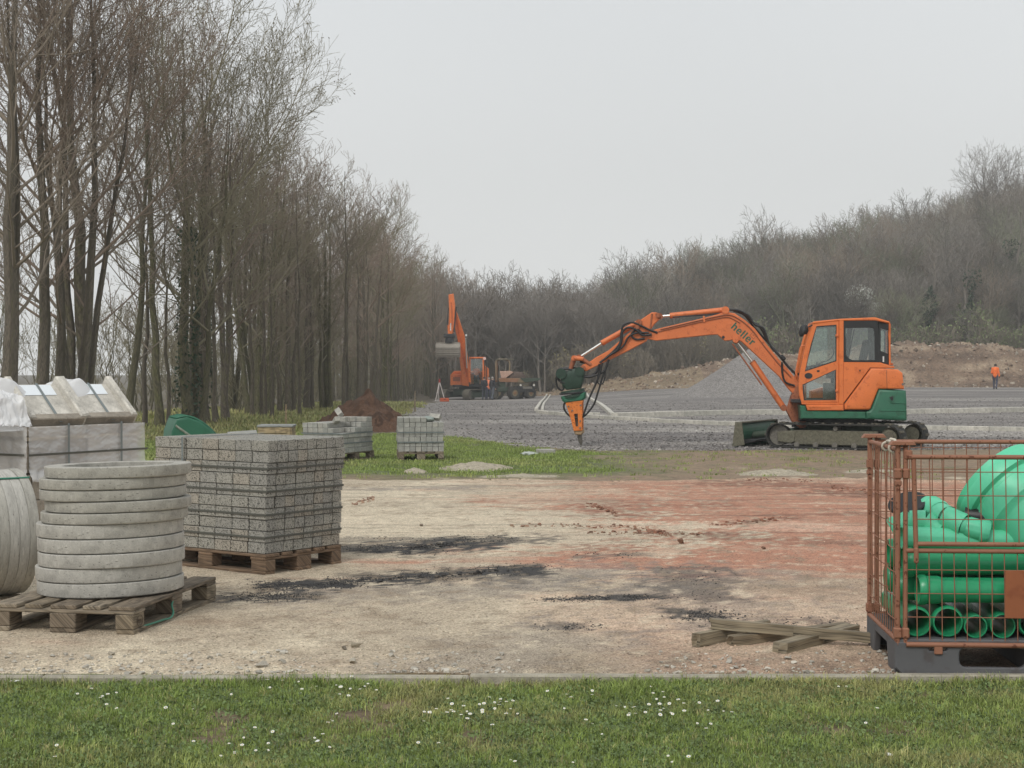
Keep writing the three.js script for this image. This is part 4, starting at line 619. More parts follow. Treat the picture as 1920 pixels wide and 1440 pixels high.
  { const tg = new TextGeometry('heller', { font, size: 0.145, depth: 0.004, curveSegments: 5 }); tg.computeBoundingBox(); const [tx, ty] = e(1370.5, 612.5); part('lettering', at(tg, tx, ty, bz + bw + 0.001, 0, 0, -0.72), EM.letter, boom); const [lx, ly] = e(1414, 627.5); part('emblem', at(ext([[-0.055, -0.055], [0.055, -0.055], [0.055, 0.055], [-0.055, 0.055]], 0, 0.004, 0, [[[-0.046, -0.046], [0.046, -0.046], [0.046, 0.046], [-0.046, 0.046]]]), lx, ly, bz + bw + 0.001, 0, 0, -0.72 + 1.57 / 2 * 0), EM.rustArm, boom); part('emblem', at(ext([[-0.02, -0.012], [0.0, 0.0], [0.02, -0.008], [0.012, 0.02], [-0.008, 0.012]], 0, 0.004), lx, ly, bz + bw + 0.001, 0, 0, -0.72), EM.rustArm, boom); }
  for (const [x, y] of [[1322, 595], [1428, 634]]) part('hose_clamp', at(cham(0.04, 0.13, 0.03, 0.006), ...e(x, y + 2), bz + bw + 0.015, 0, 0, x > 1400 ? 0.7 : 0.1), EM.orangeArm, boom);
  const ram = (name, a, m2, b2, rb, rr, z) => { const g = new THREE.Group(); g.name = name; B.add(g); part('barrel', cyl(P3(e, ...a, z), P3(e, ...m2, z), rb, rb, 18), EM.orangeArm, g); part('collar', cyl(P3(e, m2[0], m2[1], z), P3(e, m2[0] + (b2[0] - m2[0]) * 0.04, m2[1] + (b2[1] - m2[1]) * 0.04, z), rb * 1.06, rb * 1.06, 18), EM.rustArm, g); part('rod', cyl(P3(e, ...m2, z), P3(e, ...b2, z), rr, rr, 14), EM.chrome, g); for (const q of [a, b2]) part('pin', cyl(P3(e, ...q, z - 0.1), P3(e, ...q, z + 0.1), rb * 1.05, rb * 1.05, 16), EM.rustArm, g); return g; };
  ram('arm_cylinder', [1362, 579], [1258, 589.6], [1239, 591], 0.056, 0.026, bz); ram('boom_cylinder', [1471, 764], [1413, 678], [1382, 637], 0.062, 0.032, bz); ram('bucket_cylinder', [1199, 602], [1129, 641], [1085, 669], 0.056, 0.026, bz);
  part('cylinder_guard', cyl(P3(e, 1375, 643, bz + 0.06), P3(e, 1430, 721, bz + 0.06), 0.018, 0.018, 6), EM.rustArm, B);
  // --- arm
  const arm = part('arm', smooth(ext(list(e, 1223.5, 583.5, 1232, 583.5, 1241, 588, 1241, 594, 1228, 606, 1221, 617, 1218, 631, 1213, 638.5, 1177.5, 657.2, 1120, 685, 1098, 695.5, 1091, 691, 1091, 683.5, 1107.5, 676, 1118, 668.5, 1142.5, 655, 1160, 640, 1188, 616, 1199, 600, 1208, 594), bz - 0.1, bz + 0.1, 0.012), 30), EM.orangeArm, B);
  part('arm_rib', [cyl(P3(e, 1224, 586, bz + 0.1), P3(e, 1221, 616, bz + 0.1), 0.02, 0.02, 6)], EM.rustArm, arm); for (const [x, y, q] of [[1219, 626, 0.06], [1196, 611, 0.045], [1200, 602, 0.055], [1093, 689, 0.055], [1235, 589, 0.05]]) part('pin', cyl(P3(e, x, y, bz - 0.15), P3(e, x, y, bz + 0.15), q, q, 16), EM.rustArm, arm);
  part('link', [cyl(P3(e, 1076, 670, bz + 0.12), P3(e, 1093, 672, bz + 0.12), 0.05, 0.045, 10), cyl(P3(e, 1076, 670, bz - 0.12), P3(e, 1093, 672, bz - 0.12), 0.05, 0.045, 10), cyl(P3(e, 1076, 670, bz - 0.15), P3(e, 1076, 670, bz + 0.15), 0.055, 0.055, 12)], EM.orangeArm, B); part('link', [cyl(P3(e, 1075, 671, bz), P3(e, 1068, 693, bz), 0.055, 0.045, 10), cyl(P3(e, 1093, 673, bz + 0.09), P3(e, 1108, 683, bz + 0.09), 0.04, 0.04, 8)], EM.rustArm, B);
  // --- rotator and breaker
  const Q = new THREE.Group(); Q.name = 'tilt_rotator'; B.add(Q);
  part('upper_yoke', smooth(ext(list(e, 1064, 694, 1076, 690, 1094, 689, 1097, 700, 1093, 716, 1088, 728, 1062, 731, 1054, 724, 1050, 708), -0.19, 0.19, 0.04, [], 2), 40), EM.rotator, Q); part('tilt_motor', cyl(P3(e, 1052, 700, -0.22), P3(e, 1052, 700, 0.22), 0.105, 0.105, 20), EM.rotator, Q); part('tilt_motor', cyl(P3(e, 1087, 696, -0.21), P3(e, 1087, 696, 0.21), 0.095, 0.095, 20), EM.rotator, Q);
  part('turntable', [cyl(P3(e, 1073, 737, 0), P3(e, 1072, 731, 0), 0.25, 0.245, 28), cyl(P3(e, 1074, 744, 0), P3(e, 1073, 739, 0), 0.255, 0.25, 28)], EM.rotator, Q); part('turntable_hoses', [tube(Array.from({ length: 13 }, (_, i) => { const a = i / 12 * Math.PI * 2; return [e(1073, 738)[0] + 0.26 * Math.cos(a), e(1073, 737)[1] + 0.02 * Math.cos(a), 0.26 * Math.sin(a)]; }), 0.02, 6, 40)], EM.hose, Q);
  part('lower_coupler', smooth(ext(list(e, 1052, 743, 1098, 735, 1098, 746, 1091, 752, 1060, 756, 1054, 752), -0.2, 0.2, 0.03), 40), EM.green, Q);
  const Bk = new THREE.Group(); Bk.name = 'hydraulic_breaker'; B.add(Bk);
  for (const s of [1, -1]) part('side_plate', ext(list(e, 1060, 755, 1092, 752, 1092.5, 772, 1092, 808, 1076, 809, 1070, 786), s * 0.15 - 0.025, s * 0.15 + 0.025, 0.006, s > 0 ? [list(e, 1076, 776, 1084, 775, 1085, 801, 1079, 801)] : []), EM.breaker, Bk);
  part('top_plate', box(0.36, 0.05, 0.36, ...e(1076, 753), 0), EM.breaker, Bk); part('hammer_body', cyl(P3(e, 1077, 756, 0), P3(e, 1084, 807, 0), 0.12, 0.075, 16), EM.steel, Bk); for (const [x, y] of [[1066, 762], [1089, 760], [1073, 770], [1088, 790], [1088, 803]]) part('bolt', cyl(P3(e, x, y, 0.17), P3(e, x, y, 0.195), 0.018, 0.018, 8), EM.steel, Bk);
  part('nose_ring', ext(list(e, 1075, 808, 1094, 807, 1094, 813, 1089, 817, 1078, 816), -0.15, 0.15, 0.02), EM.tanSteel, Bk); part('chisel', [cyl(P3(e, 1085, 812, 0), P3(e, 1087.5, 829, 0), 0.05, 0.045, 14), cyl(P3(e, 1087.5, 829, 0), P3(e, 1089, 838, 0), 0.045, 0.012, 14)], EM.steel, Bk);
  // --- hoses
  const hose = (z, rr, ...c) => part('hose', tube(list((x, y) => P3(z1, x, y, z), ...c), rr, 7, c.length * 4), EM.hose, B);
  hose(0.14, 0.022, 980, 330, 900, 300, 840, 270, 760, 240, 690, 262, 668, 330, 660, 410, 610, 480, 520, 560); hose(0.16, 0.022, 930, 345, 850, 350, 790, 300, 720, 285, 680, 320, 670, 400, 640, 470, 560, 530, 480, 590); hose(0.15, 0.02, 905, 330, 820, 330, 760, 345, 720, 380, 690, 440, 600, 510);
  hose(0.12, 0.022, 870, 380, 790, 385, 755, 350, 800, 300, 870, 350); hose(-0.05, 0.024, 480, 590, 420, 610, 350, 590, 300, 580); hose(0.15, 0.024, 560, 560, 520, 660, 440, 700, 380, 715, 330, 700, 300, 660); hose(0.1, 0.026, 480, 600, 450, 670, 400, 705, 340, 705, 280, 680);
  hose(0.17, 0.02, 505, 590, 480, 690, 440, 790, 390, 900, 355, 1000, 340, 1050); hose(0.14, 0.02, 550, 580, 510, 700, 470, 830, 430, 950, 380, 1020, 340, 1058, 280, 1072, 215, 1050, 170, 990, 175, 940, 215, 925); hose(0.16, 0.014, 530, 640, 525, 720, 505, 770, 470, 770, 465, 690, 490, 620);
  hose(0.1, 0.02, 190, 640, 130, 660, 100, 720, 110, 800, 150, 830, 175, 780, 165, 720); hose(0.18, 0.018, 240, 650, 170, 645, 115, 680, 120, 740, 180, 770); hose(-0.1, 0.02, 300, 640, 200, 635, 110, 650, 95, 700, 140, 770);
  const hose2 = (z, rr, ...c) => part('hose', tube(list((x, y) => P3(z2, x, y, z), ...c), rr, 7, c.length * 4), EM.hose, B);
  hose2(0.0, 0.026, 130, 85, 200, 90, 270, 120, 330, 190, 400, 240, 470, 370, 560, 480, 640, 580, 700, 640); hose2(0.1, 0.022, 220, 95, 300, 140, 350, 215, 420, 245, 480, 390, 580, 510, 680, 630); hose2(0.16, 0.02, 580, 540, 585, 640, 610, 710, 690, 742); hose2(-0.04, 0.02, 170, 95, 260, 130, 340, 230, 440, 340, 540, 450, 600, 520);
  part('hose_joint', at(cham(0.12, 0.07, 0.22, 0.015), ...z2(590, 500), 0.05, 0, 0, -0.8), EM.dark, B); part('hose', tube(list((x, y) => P3(z1, x, y, 0.06), 1110, 195, 1250, 185, 1400, 175, 1520, 165), 0.016, 6, 20), EM.hose, B);
}

// ---------------------------------------------------------------- bare trees
class Tubes {
  constructor() { this.p = []; this.n = []; this.uv = []; this.i = []; }
  add(path, sides) { // path: [x, y, z, r]
    const base = this.p.length / 3, m = path.length; let len = 0, ux = 0.31, uy = 0.11, uz = 0.94;
    for (let k = 0; k < m; k++) {
      const a = path[Math.max(0, k - 1)], b = path[Math.min(m - 1, k + 1)], c = path[k]; let tx = b[0] - a[0], ty = b[1] - a[1], tz = b[2] - a[2]; const l = Math.hypot(tx, ty, tz) || 1; tx /= l; ty /= l; tz /= l;
      let dt = ux * tx + uy * ty + uz * tz; let nx = ux - dt * tx, ny = uy - dt * ty, nz = uz - dt * tz, nl = Math.hypot(nx, ny, nz); if (nl < 1e-3) { nx = 1; ny = 0; nz = 0; nl = 1; } nx /= nl; ny /= nl; nz /= nl; ux = nx; uy = ny; uz = nz;
      const bx = ty * nz - tz * ny, by = tz * nx - tx * nz, bz = tx * ny - ty * nx; if (k) len += Math.hypot(c[0] - path[k - 1][0], c[1] - path[k - 1][1], c[2] - path[k - 1][2]);
      for (let s = 0; s < sides; s++) { const t = s / sides * Math.PI * 2, co = Math.cos(t), si = Math.sin(t), x = nx * co + bx * si, y = ny * co + by * si, z = nz * co + bz * si; this.p.push(c[0] + x * c[3], c[1] + y * c[3], c[2] + z * c[3]); this.n.push(x, y, z); this.uv.push(s / sides * 0.7, len); }
      if (k) for (let s = 0; s < sides; s++) { const a0 = base + (k - 1) * sides + s, a1 = base + (k - 1) * sides + (s + 1) % sides, b0 = a0 + sides, b1 = a1 + sides; this.i.push(a0, a1, b1, a0, b1, b0); }
    }
  }
  geo() { const g = new THREE.BufferGeometry(); g.setAttribute('position', new THREE.Float32BufferAttribute(this.p, 3)); g.setAttribute('normal', new THREE.Float32BufferAttribute(this.n, 3)); g.setAttribute('uv', new THREE.Float32BufferAttribute(this.uv, 2)); g.setIndex(this.i); return g; }
}
function leafGeo(spots, size, r) { // small two-triangle leaves or buds
  const p = [], n = [], v = V(), q = new THREE.Quaternion();
  for (const s of spots) { q.set(r() - 0.5, r() - 0.5, r() - 0.5, r() - 0.5).normalize(); const k = size * (0.6 + 0.8 * r()); const c = [[-0.5, 0, 0], [0, 0.28, 0.05], [0.5, 0, 0], [-0.5, 0, 0], [0.5, 0, 0], [0, -0.28, 0.05]]; v.set(0, 0, 1).applyQuaternion(q); const nn = [v.x, v.y, v.z]; for (const a of c) { v.set(a[0] * k, a[1] * k, a[2] * k).applyQuaternion(q); p.push(s[0] + v.x, s[1] + v.y, s[2] + v.z); n.push(...nn); } }
  const g = new THREE.BufferGeometry(); g.setAttribute('position', new THREE.Float32BufferAttribute(p, 3)); g.computeVertexNormals(); return g;
}
function growTree(seed, o) {
  const r = rng(seed), trunk = new Tubes(), crown = new Tubes(), tips = [], gs = () => (r() + r() + r() - 1.5) / 1.5;
  function branch(x, y, z, dx, dy, dz, len, rad, level) {
    const n = [0, 7, 5, 4, 2][level], step = len / n, path = [[x, y, z, rad]], wob = [0, 0.16, 0.2, 0.22, 0.12][level] * (o.wob ?? 1), up = [0, o.up ?? 0.10, 0.07, 0.05, 0][level], end = Math.max(o.tip, rad * 0.25);
    for (let k = 1; k <= n; k++) { dx += gs() * wob; dy += gs() * wob + up; dz += gs() * wob; const l = Math.hypot(dx, dy, dz); dx /= l; dy /= l; dz /= l; x += dx * step; y += dy * step; z += dz * step; path.push([x, y, z, mix(rad, end, k / n)]); }
    crown.add(path, level === 1 ? 5 : level === 2 ? 4 : 3);
    if (level >= o.depth) { tips.push([x, y, z]); return; }
    const count = Math.round(len * o.dens[level] * (0.8 + 0.4 * r()));
    for (let c = 0; c < count; c++) {
      const t = mix(level === 1 ? 0.22 : 0.12, 1, Math.pow((c + r()) / count, 0.85)), k = Math.min(n - 1, Math.floor(t * n)), f = t * n - k, A = path[k], B = path[k + 1]; let ex = B[0] - A[0], ey = B[1] - A[1], ez = B[2] - A[2]; const el = Math.hypot(ex, ey, ez); ex /= el; ey /= el; ez /= el;
      const rx = gs(), ry = gs() + 0.15, rz = gs(), dt = rx * ex + ry * ey + rz * ez; let px = rx - dt * ex, py = ry - dt * ey, pz = rz - dt * ez; const pl = Math.hypot(px, py, pz) || 1, ang = mix(0.55, 1.05, r()) * (o.spread ?? 1), ca = Math.cos(ang), sa = Math.sin(ang) / pl;
      const clen = len * mix(0.62, 0.25, t) * (0.7 + 0.6 * r()) * (level === 1 ? 0.9 : 1), cr = Math.max(o.tip, mix(A[3], B[3], f) * 0.62);
      branch(mix(A[0], B[0], f), mix(A[1], B[1], f), mix(A[2], B[2], f), ex * ca + px * sa, ey * ca + py * sa, ez * ca + pz * sa, Math.max(clen, o.minLen ?? 0.12), cr, level + 1);
    }
  }
  for (const st of o.stems) { // [x, z, leanx, leanz, height, radius]
    const [sx, sz, lx, lz, H, rad] = st, n = 12, path = []; let jx = 0, jz = 0;
    for (let k = 0; k <= n; k++) { const t = k / n; if (k) { jx += gs() * 0.13 * (o.bend ?? 1); jz += gs() * 0.13 * (o.bend ?? 1); } const fl = 1 + 0.55 * Math.pow(Math.max(0, 1 - t * 9), 2); path.push([sx + lx * H * t + jx, -0.3 + t * (H + 0.3), sz + lz * H * t + jz, Math.max(o.tip * 2, rad * fl * Math.pow(1 - t, 0.95) + rad * 0.03)]); }
    trunk.add(path, 9);
    const limbs = o.limbs, g0 = r() * 6;
    for (let c = 0; c < limbs; c++) {
      const t = mix(o.low, 0.985, Math.pow((c + r() * 0.8) / limbs, 0.8)), k = Math.min(n - 1, Math.floor(t * n)), f = t * n - k, A = path[k], B = path[k + 1], az = g0 + c * 2.4 + gs() * 0.6, el = mix(o.el0, o.el1, t) + gs() * 0.18;
      const env = o.vase ? mix(0.62, 1, sst(0, 0.45, (t - o.low) / (1 - o.low))) * mix(1, 0.5, sst(0.5, 1, t)) : Math.sin(Math.PI * Math.pow(mix(0.18, 0.92, (t - o.low) / (1 - o.low)), 0.75)), len = o.reach * env * (0.65 + 0.6 * r()), cr = Math.min(mix(A[3], B[3], f) * 0.6, 0.008 + len * 0.0095);
      branch(mix(A[0], B[0], f), mix(A[1], B[1], f), mix(A[2], B[2], f), Math.cos(az) * Math.cos(el), Math.sin(el), Math.sin(az) * Math.cos(el), Math.max(0.5, len), Math.max(cr, o.tip), 1);
    }
  }
  return { trunk: trunk.geo(), crown: crown.geo(), tips, r };
}
const TM = { bark: mat([0.185, 0.162, 0.13], 0.95, T.bark, { bump: 0.02 }), barkGreen: mat([0.175, 0.165, 0.105], 0.95, T.bark, { bump: 0.02 }), twig: mat([0.235, 0.195, 0.15], 0.9), twigRed: mat([0.255, 0.195, 0.15], 0.9), twigOlive: mat([0.24, 0.215, 0.14], 0.9), bud: mat([0.12, 0.10, 0.045], 0.9, null, { two: 1 }), leafGreen: mat([0.07, 0.115, 0.03], 0.8, null, { two: 1 }), ivy: mat([0.022, 0.05, 0.018], 0.55, null, { two: 1 }), blossom: mat([0.75, 0.76, 0.70], 0.8, null, { two: 1 }), farTwig: mat([0.225, 0.2, 0.175], 0.95), farBark: mat([0.18, 0.158, 0.135], 0.95), shrubLeaf: mat([0.055, 0.085, 0.03], 0.85, null, { two: 1 }) };
function treeThing(name, seed, o, mats, label, category, group, bud) {
  const t = growTree(seed, o), root = new THREE.Group(); root.name = name; tag(root, label, category, group);
  const add = (n, g, m) => { const q = new THREE.Mesh(g, m); q.name = n; root.add(q); };
  add('trunk', t.trunk, mats[0]); add('crown', t.crown, mats[1]);
  if (bud) { const spots = t.tips.filter(() => t.r() < bud[0]).map((p) => p); add('buds', leafGeo(spots, bud[1], t.r), bud[2] ?? TM.bud); root.children[2].userData.kind = 'stuff'; }
  root.userData.tips = null; delete root.userData.tips; return root;
}
const near = { tip: 0.0046, depth: 4, dens: [0, 2.7, 4.2, 6.2], el0: 0.42, el1: 1.0, low: 0.2, reach: 4.4, limbs: 17, up: 0.075, minLen: 0.16, vase: 1, spread: 0.85, wob: 1.15 };
const wood = [
  treeThing('bare_tree', 101, { ...near, stems: [[0, 0, 0.03, 0, 11.6, 0.18], [0.3, -0.2, -0.03, -0.03, 10.4, 0.12]], limbs: 13 }, [TM.bark, TM.twig], '', 'tree'),
  treeThing('bare_tree', 102, { ...near, limbs: 12, stems: [[0, 0, -0.05, 0.02, 11.5, 0.15], [0.35, 0.1, 0.1, 0, 10.6, 0.12]] }, [TM.bark, TM.twigRed], '', 'tree', undefined, [0.25, 0.05]),
  treeThing('bare_tree', 103, { ...near, reach: 5.2, stems: [[0, 0, -0.03, 0.02, 10.6, 0.17], [0.35, 0, 0.05, 0.02, 10.2, 0.13], [0.1, 0.3, 0.1, 0.05, 9.4, 0.1]], limbs: 9, el0: 0.3, up: 0.1 }, [TM.barkGreen, TM.twigOlive], '', 'tree', undefined, [0.5, 0.055]),
  treeThing('bare_tree', 104, { ...near, limbs: 9, reach: 3.8, stems: [[0, 0, -0.1, 0, 10.5, 0.11], [0.3, 0.2, 0.03, 0.03, 11.3, 0.13], [0.1, -0.3, 0.13, -0.05, 10, 0.095]] }, [TM.bark, TM.twigRed], '', 'tree'),
  treeThing('bare_tree', 105, { ...near, reach: 3.6, limbs: 19, stems: [[0, 0, 0.06, 0, 10.6, 0.115]], low: 0.14 }, [TM.barkGreen, TM.twig], '', 'tree', undefined, [0.3, 0.05]),
];
const midO = { ...near, tip: 0.0075, dens: [0, 2.4, 3.2, 3.8], limbs: 11, minLen: 0.25 };
const midWood = [
  treeThing('bare_tree', 141, { ...midO, stems: [[0, 0, 0.03, 0, 11.4, 0.17], [0.3, -0.2, -0.04, -0.03, 10.2, 0.12]] }, [TM.bark, TM.twig], '', 'tree'),
  treeThing('bare_tree', 142, { ...midO, limbs: 10, stems: [[0, 0, -0.06, 0.02, 11.2, 0.15], [0.35, 0.1, 0.1, 0, 10.4, 0.12]] }, [TM.bark, TM.twigRed], '', 'tree'),
  treeThing('bare_tree', 143, { ...midO, reach: 5.0, limbs: 8, stems: [[0, 0, -0.03, 0.02, 10.4, 0.17], [0.35, 0, 0.06, 0.02, 10.0, 0.13], [0.1, 0.3, 0.12, 0.05, 9.2, 0.1]] }, [TM.barkGreen, TM.twigOlive], '', 'tree', undefined, [0.4, 0.07]),
  treeThing('bare_tree', 144, { ...midO, reach: 3.8, limbs: 14, stems: [[0, 0, 0.08, 0, 10.8, 0.14]] }, [TM.bark, TM.twigRed], '', 'tree'),
  treeThing('bare_tree', 145, { ...midO, reach: 4.2, stems: [[0, 0, -0.05, 0.03, 10.8, 0.13], [0.2, 0.2, 0.05, 0.05, 10, 0.11]] }, [TM.barkGreen, TM.twig], '', 'tree', undefined, [0.3, 0.07]),
];
const slim = treeThing('slender_tree', 111, { ...near, depth: 3, dens: [0, 3.4, 4], reach: 1.3, limbs: 16, tip: 0.006, stems: [[0, 0, 0.02, 0, 8.5, 0.075]], low: 0.25 }, [TM.bark, TM.twig], '', 'tree');
const bushy = treeThing('twiggy_bush', 121, { ...near, tip: 0.005, depth: 3, dens: [0, 4, 5], reach: 1.5, limbs: 9, low: 0.08, el0: 0.5, el1: 1.2, stems: [[0, 0, 0.15, 0.1, 2.6, 0.03], [0.2, 0.1, -0.2, 0.1, 2.9, 0.03], [-0.2, 0, 0.05, -0.2, 2.4, 0.03], [0, 0.25, 0.25, 0.05, 2.2, 0.028], [0.1, -0.2, -0.1, -0.15, 2.8, 0.03]] }, [TM.barkGreen, TM.twigOlive], '', 'bush', undefined, [0.5, 0.06]);
function plant(proto, x, d, turn, s, label, group, name) { const c = proto.clone(); c.name = numbered(name ?? proto.name); c.position.set(x, G(x, d) - 0.05, -d); c.rotation.y = turn; c.scale.set(s, s * 1.0, s); c.userData = { label, category: proto.userData.category }; if (group) c.userData.group = group; scene.add(c); return c; }
function ivyOn(tree, h, rad, n, seed) { const r = rng(seed), s = []; for (let i = 0; i < n; i++) { const a = r() * 6.283, y = Math.pow(r(), 0.8) * h, q = rad * (1 + 0.5 * r()) * (1 - 0.35 * y / h) + 0.1 * r(); s.push([Math.cos(a) * q, y, Math.sin(a) * q]); } const m = new THREE.Mesh(leafGeo(s, 0.11, r), TM.ivy); m.name = 'ivy'; tree.add(m); }
{ // the wood along the site
  const r = rng(2024), rowX = (d) => interp([[20, -10.2], [31, -8.5], [38, -8.0], [57, -6.6], [75, -6.6], [90, -7.4], [104, -7.9], [118, -8.6], [121.5, -5.6], [140, -6.6], [170, -9]], d);
  const GR = 'bare trees of the wood beside the site';
  const front = [ // pixel x, depth, which, scale, turn, label
    [12, 30, 0, 0.98, 0.5, 'bare tree with a dark trunk behind the white film covered stones'], [72, 32.5, 1, 1.0, 1.1, 'twin stemmed bare tree behind the first trough stone'], [128, 33.5, 3, 1.0, 0.0, 'bare tree with several leaning stems behind the trough stones'], [163, 35, 0, 1.04, 2.2, 'stout bare tree with a straight trunk between trough stones and green bucket'], [238, 39, 4, 0.96, 0.9, 'slim bare tree beside the green bucket'],
    [300, 40.5, 4, 1.03, 2.7, 'slim bare tree rising behind the green bucket'], [352, 41, 2, 1.0, 1.5, 'broad bare tree with olive buds behind the green bucket'], [382, 44, 0, 0.92, 4.1, 'bare tree with ivy on its trunk behind the tall block pack'], [424, 45.5, 3, 0.9, 2.3, 'bare tree with a fan of stems behind the tall block pack'], [482, 50, 2, 0.86, 3.4, 'bare tree with a straight trunk behind the beige crate'], [524, 52, 4, 0.98, 1.9, 'slim bare tree beside the beige crate'], [566, 54, 1, 0.84, 3.6, 'twin stemmed bare tree behind the soil heap'],
    [600, 57, 0, 0.86, 0.2, 'leaning bare tree at the edge of the soil heap'], [640, 58, 2, 0.86, 5.1, 'thick bare tree rising behind the soil heap'], [668, 64, 3, 0.84, 1.3, 'bare tree beyond the soil heap with several stems'], [705, 69, 1, 0.9, 0.3, 'bare tree in the wood edge beyond the soil heap'], [742, 76, 2, 0.9, 2.0, 'bare tree with a spreading top near the site road'],
  ];
  for (const [px, d, w, s, turn, label] of front) { const x = (px - CX) / F * d - (px > 500 ? 0.5 : 0), t = plant((d > 46 ? midWood : wood)[w], x, d, turn, s * (px > 450 ? 0.88 : 0.98) * (0.97 + 0.06 * r()), label, GR); if (/ivy/.test(label) || px === 352) ivyOn(t, 5.5, 0.22, 900, px); }
  for (let d = 80; d < 150; d += 4.2) plant(midWood[Math.floor(r() * 5)], rowX(d) - 0.6 + (r() - 0.5) * 1.2, d + r() * 2, r() * 6.28, (d > 116 ? 0.9 : 0.74) + 0.12 * r(), 'bare tree in the wood edge beyond the second excavator', GR);
  for (const [gap, step, s0, lab] of [[3.4, 5.0, 0.88, 'bare tree in the second row of the wood'], [7.5, 6.5, 0.84, 'bare tree deeper in the wood'], [13, 8.5, 0.82, 'bare tree at the back of the wood'], [20, 12, 0.8, 'bare tree on the far side of the wood']]) for (let d = 36 + gap * 0.6; d < 150; d += step * (0.7 + 0.6 * r())) { const x = rowX(d) - gap + (r() - 0.5) * 2.4; if (x / d < (gap < 5 ? -0.21 : -0.17) || (x / d < -0.15 && r() < 0.35)) continue; plant(midWood[Math.floor(r() * 5)], x, d, r() * 6.28, s0 * (0.78 + 0.2 * r()), lab, GR); }
  for (let i = 0; i < 46; i++) { const d = 40 + 90 * Math.pow(r(), 1.2), x = rowX(d) - 0.3 + (r() - 0.75) * 4.5; if (x / d < -0.30) continue; plant(slim, x, d, r() * 6.28, 0.7 + 0.35 * r(), 'thin young tree standing between the larger bare trees', 'thin young trees in the wood'); }
  for (let i = 0; i < 64; i++) { const d = 40 + 100 * Math.pow(r(), 1.1), x = rowX(d) - 1.2 - Math.pow(r(), 1.2) * 14; if (x / d < -0.37) continue; plant(bushy, x, d, r() * 6.28, 0.75 + 0.8 * r(), 'twiggy leafless bush under the bare trees', 'twiggy bushes in the wood'); }
}
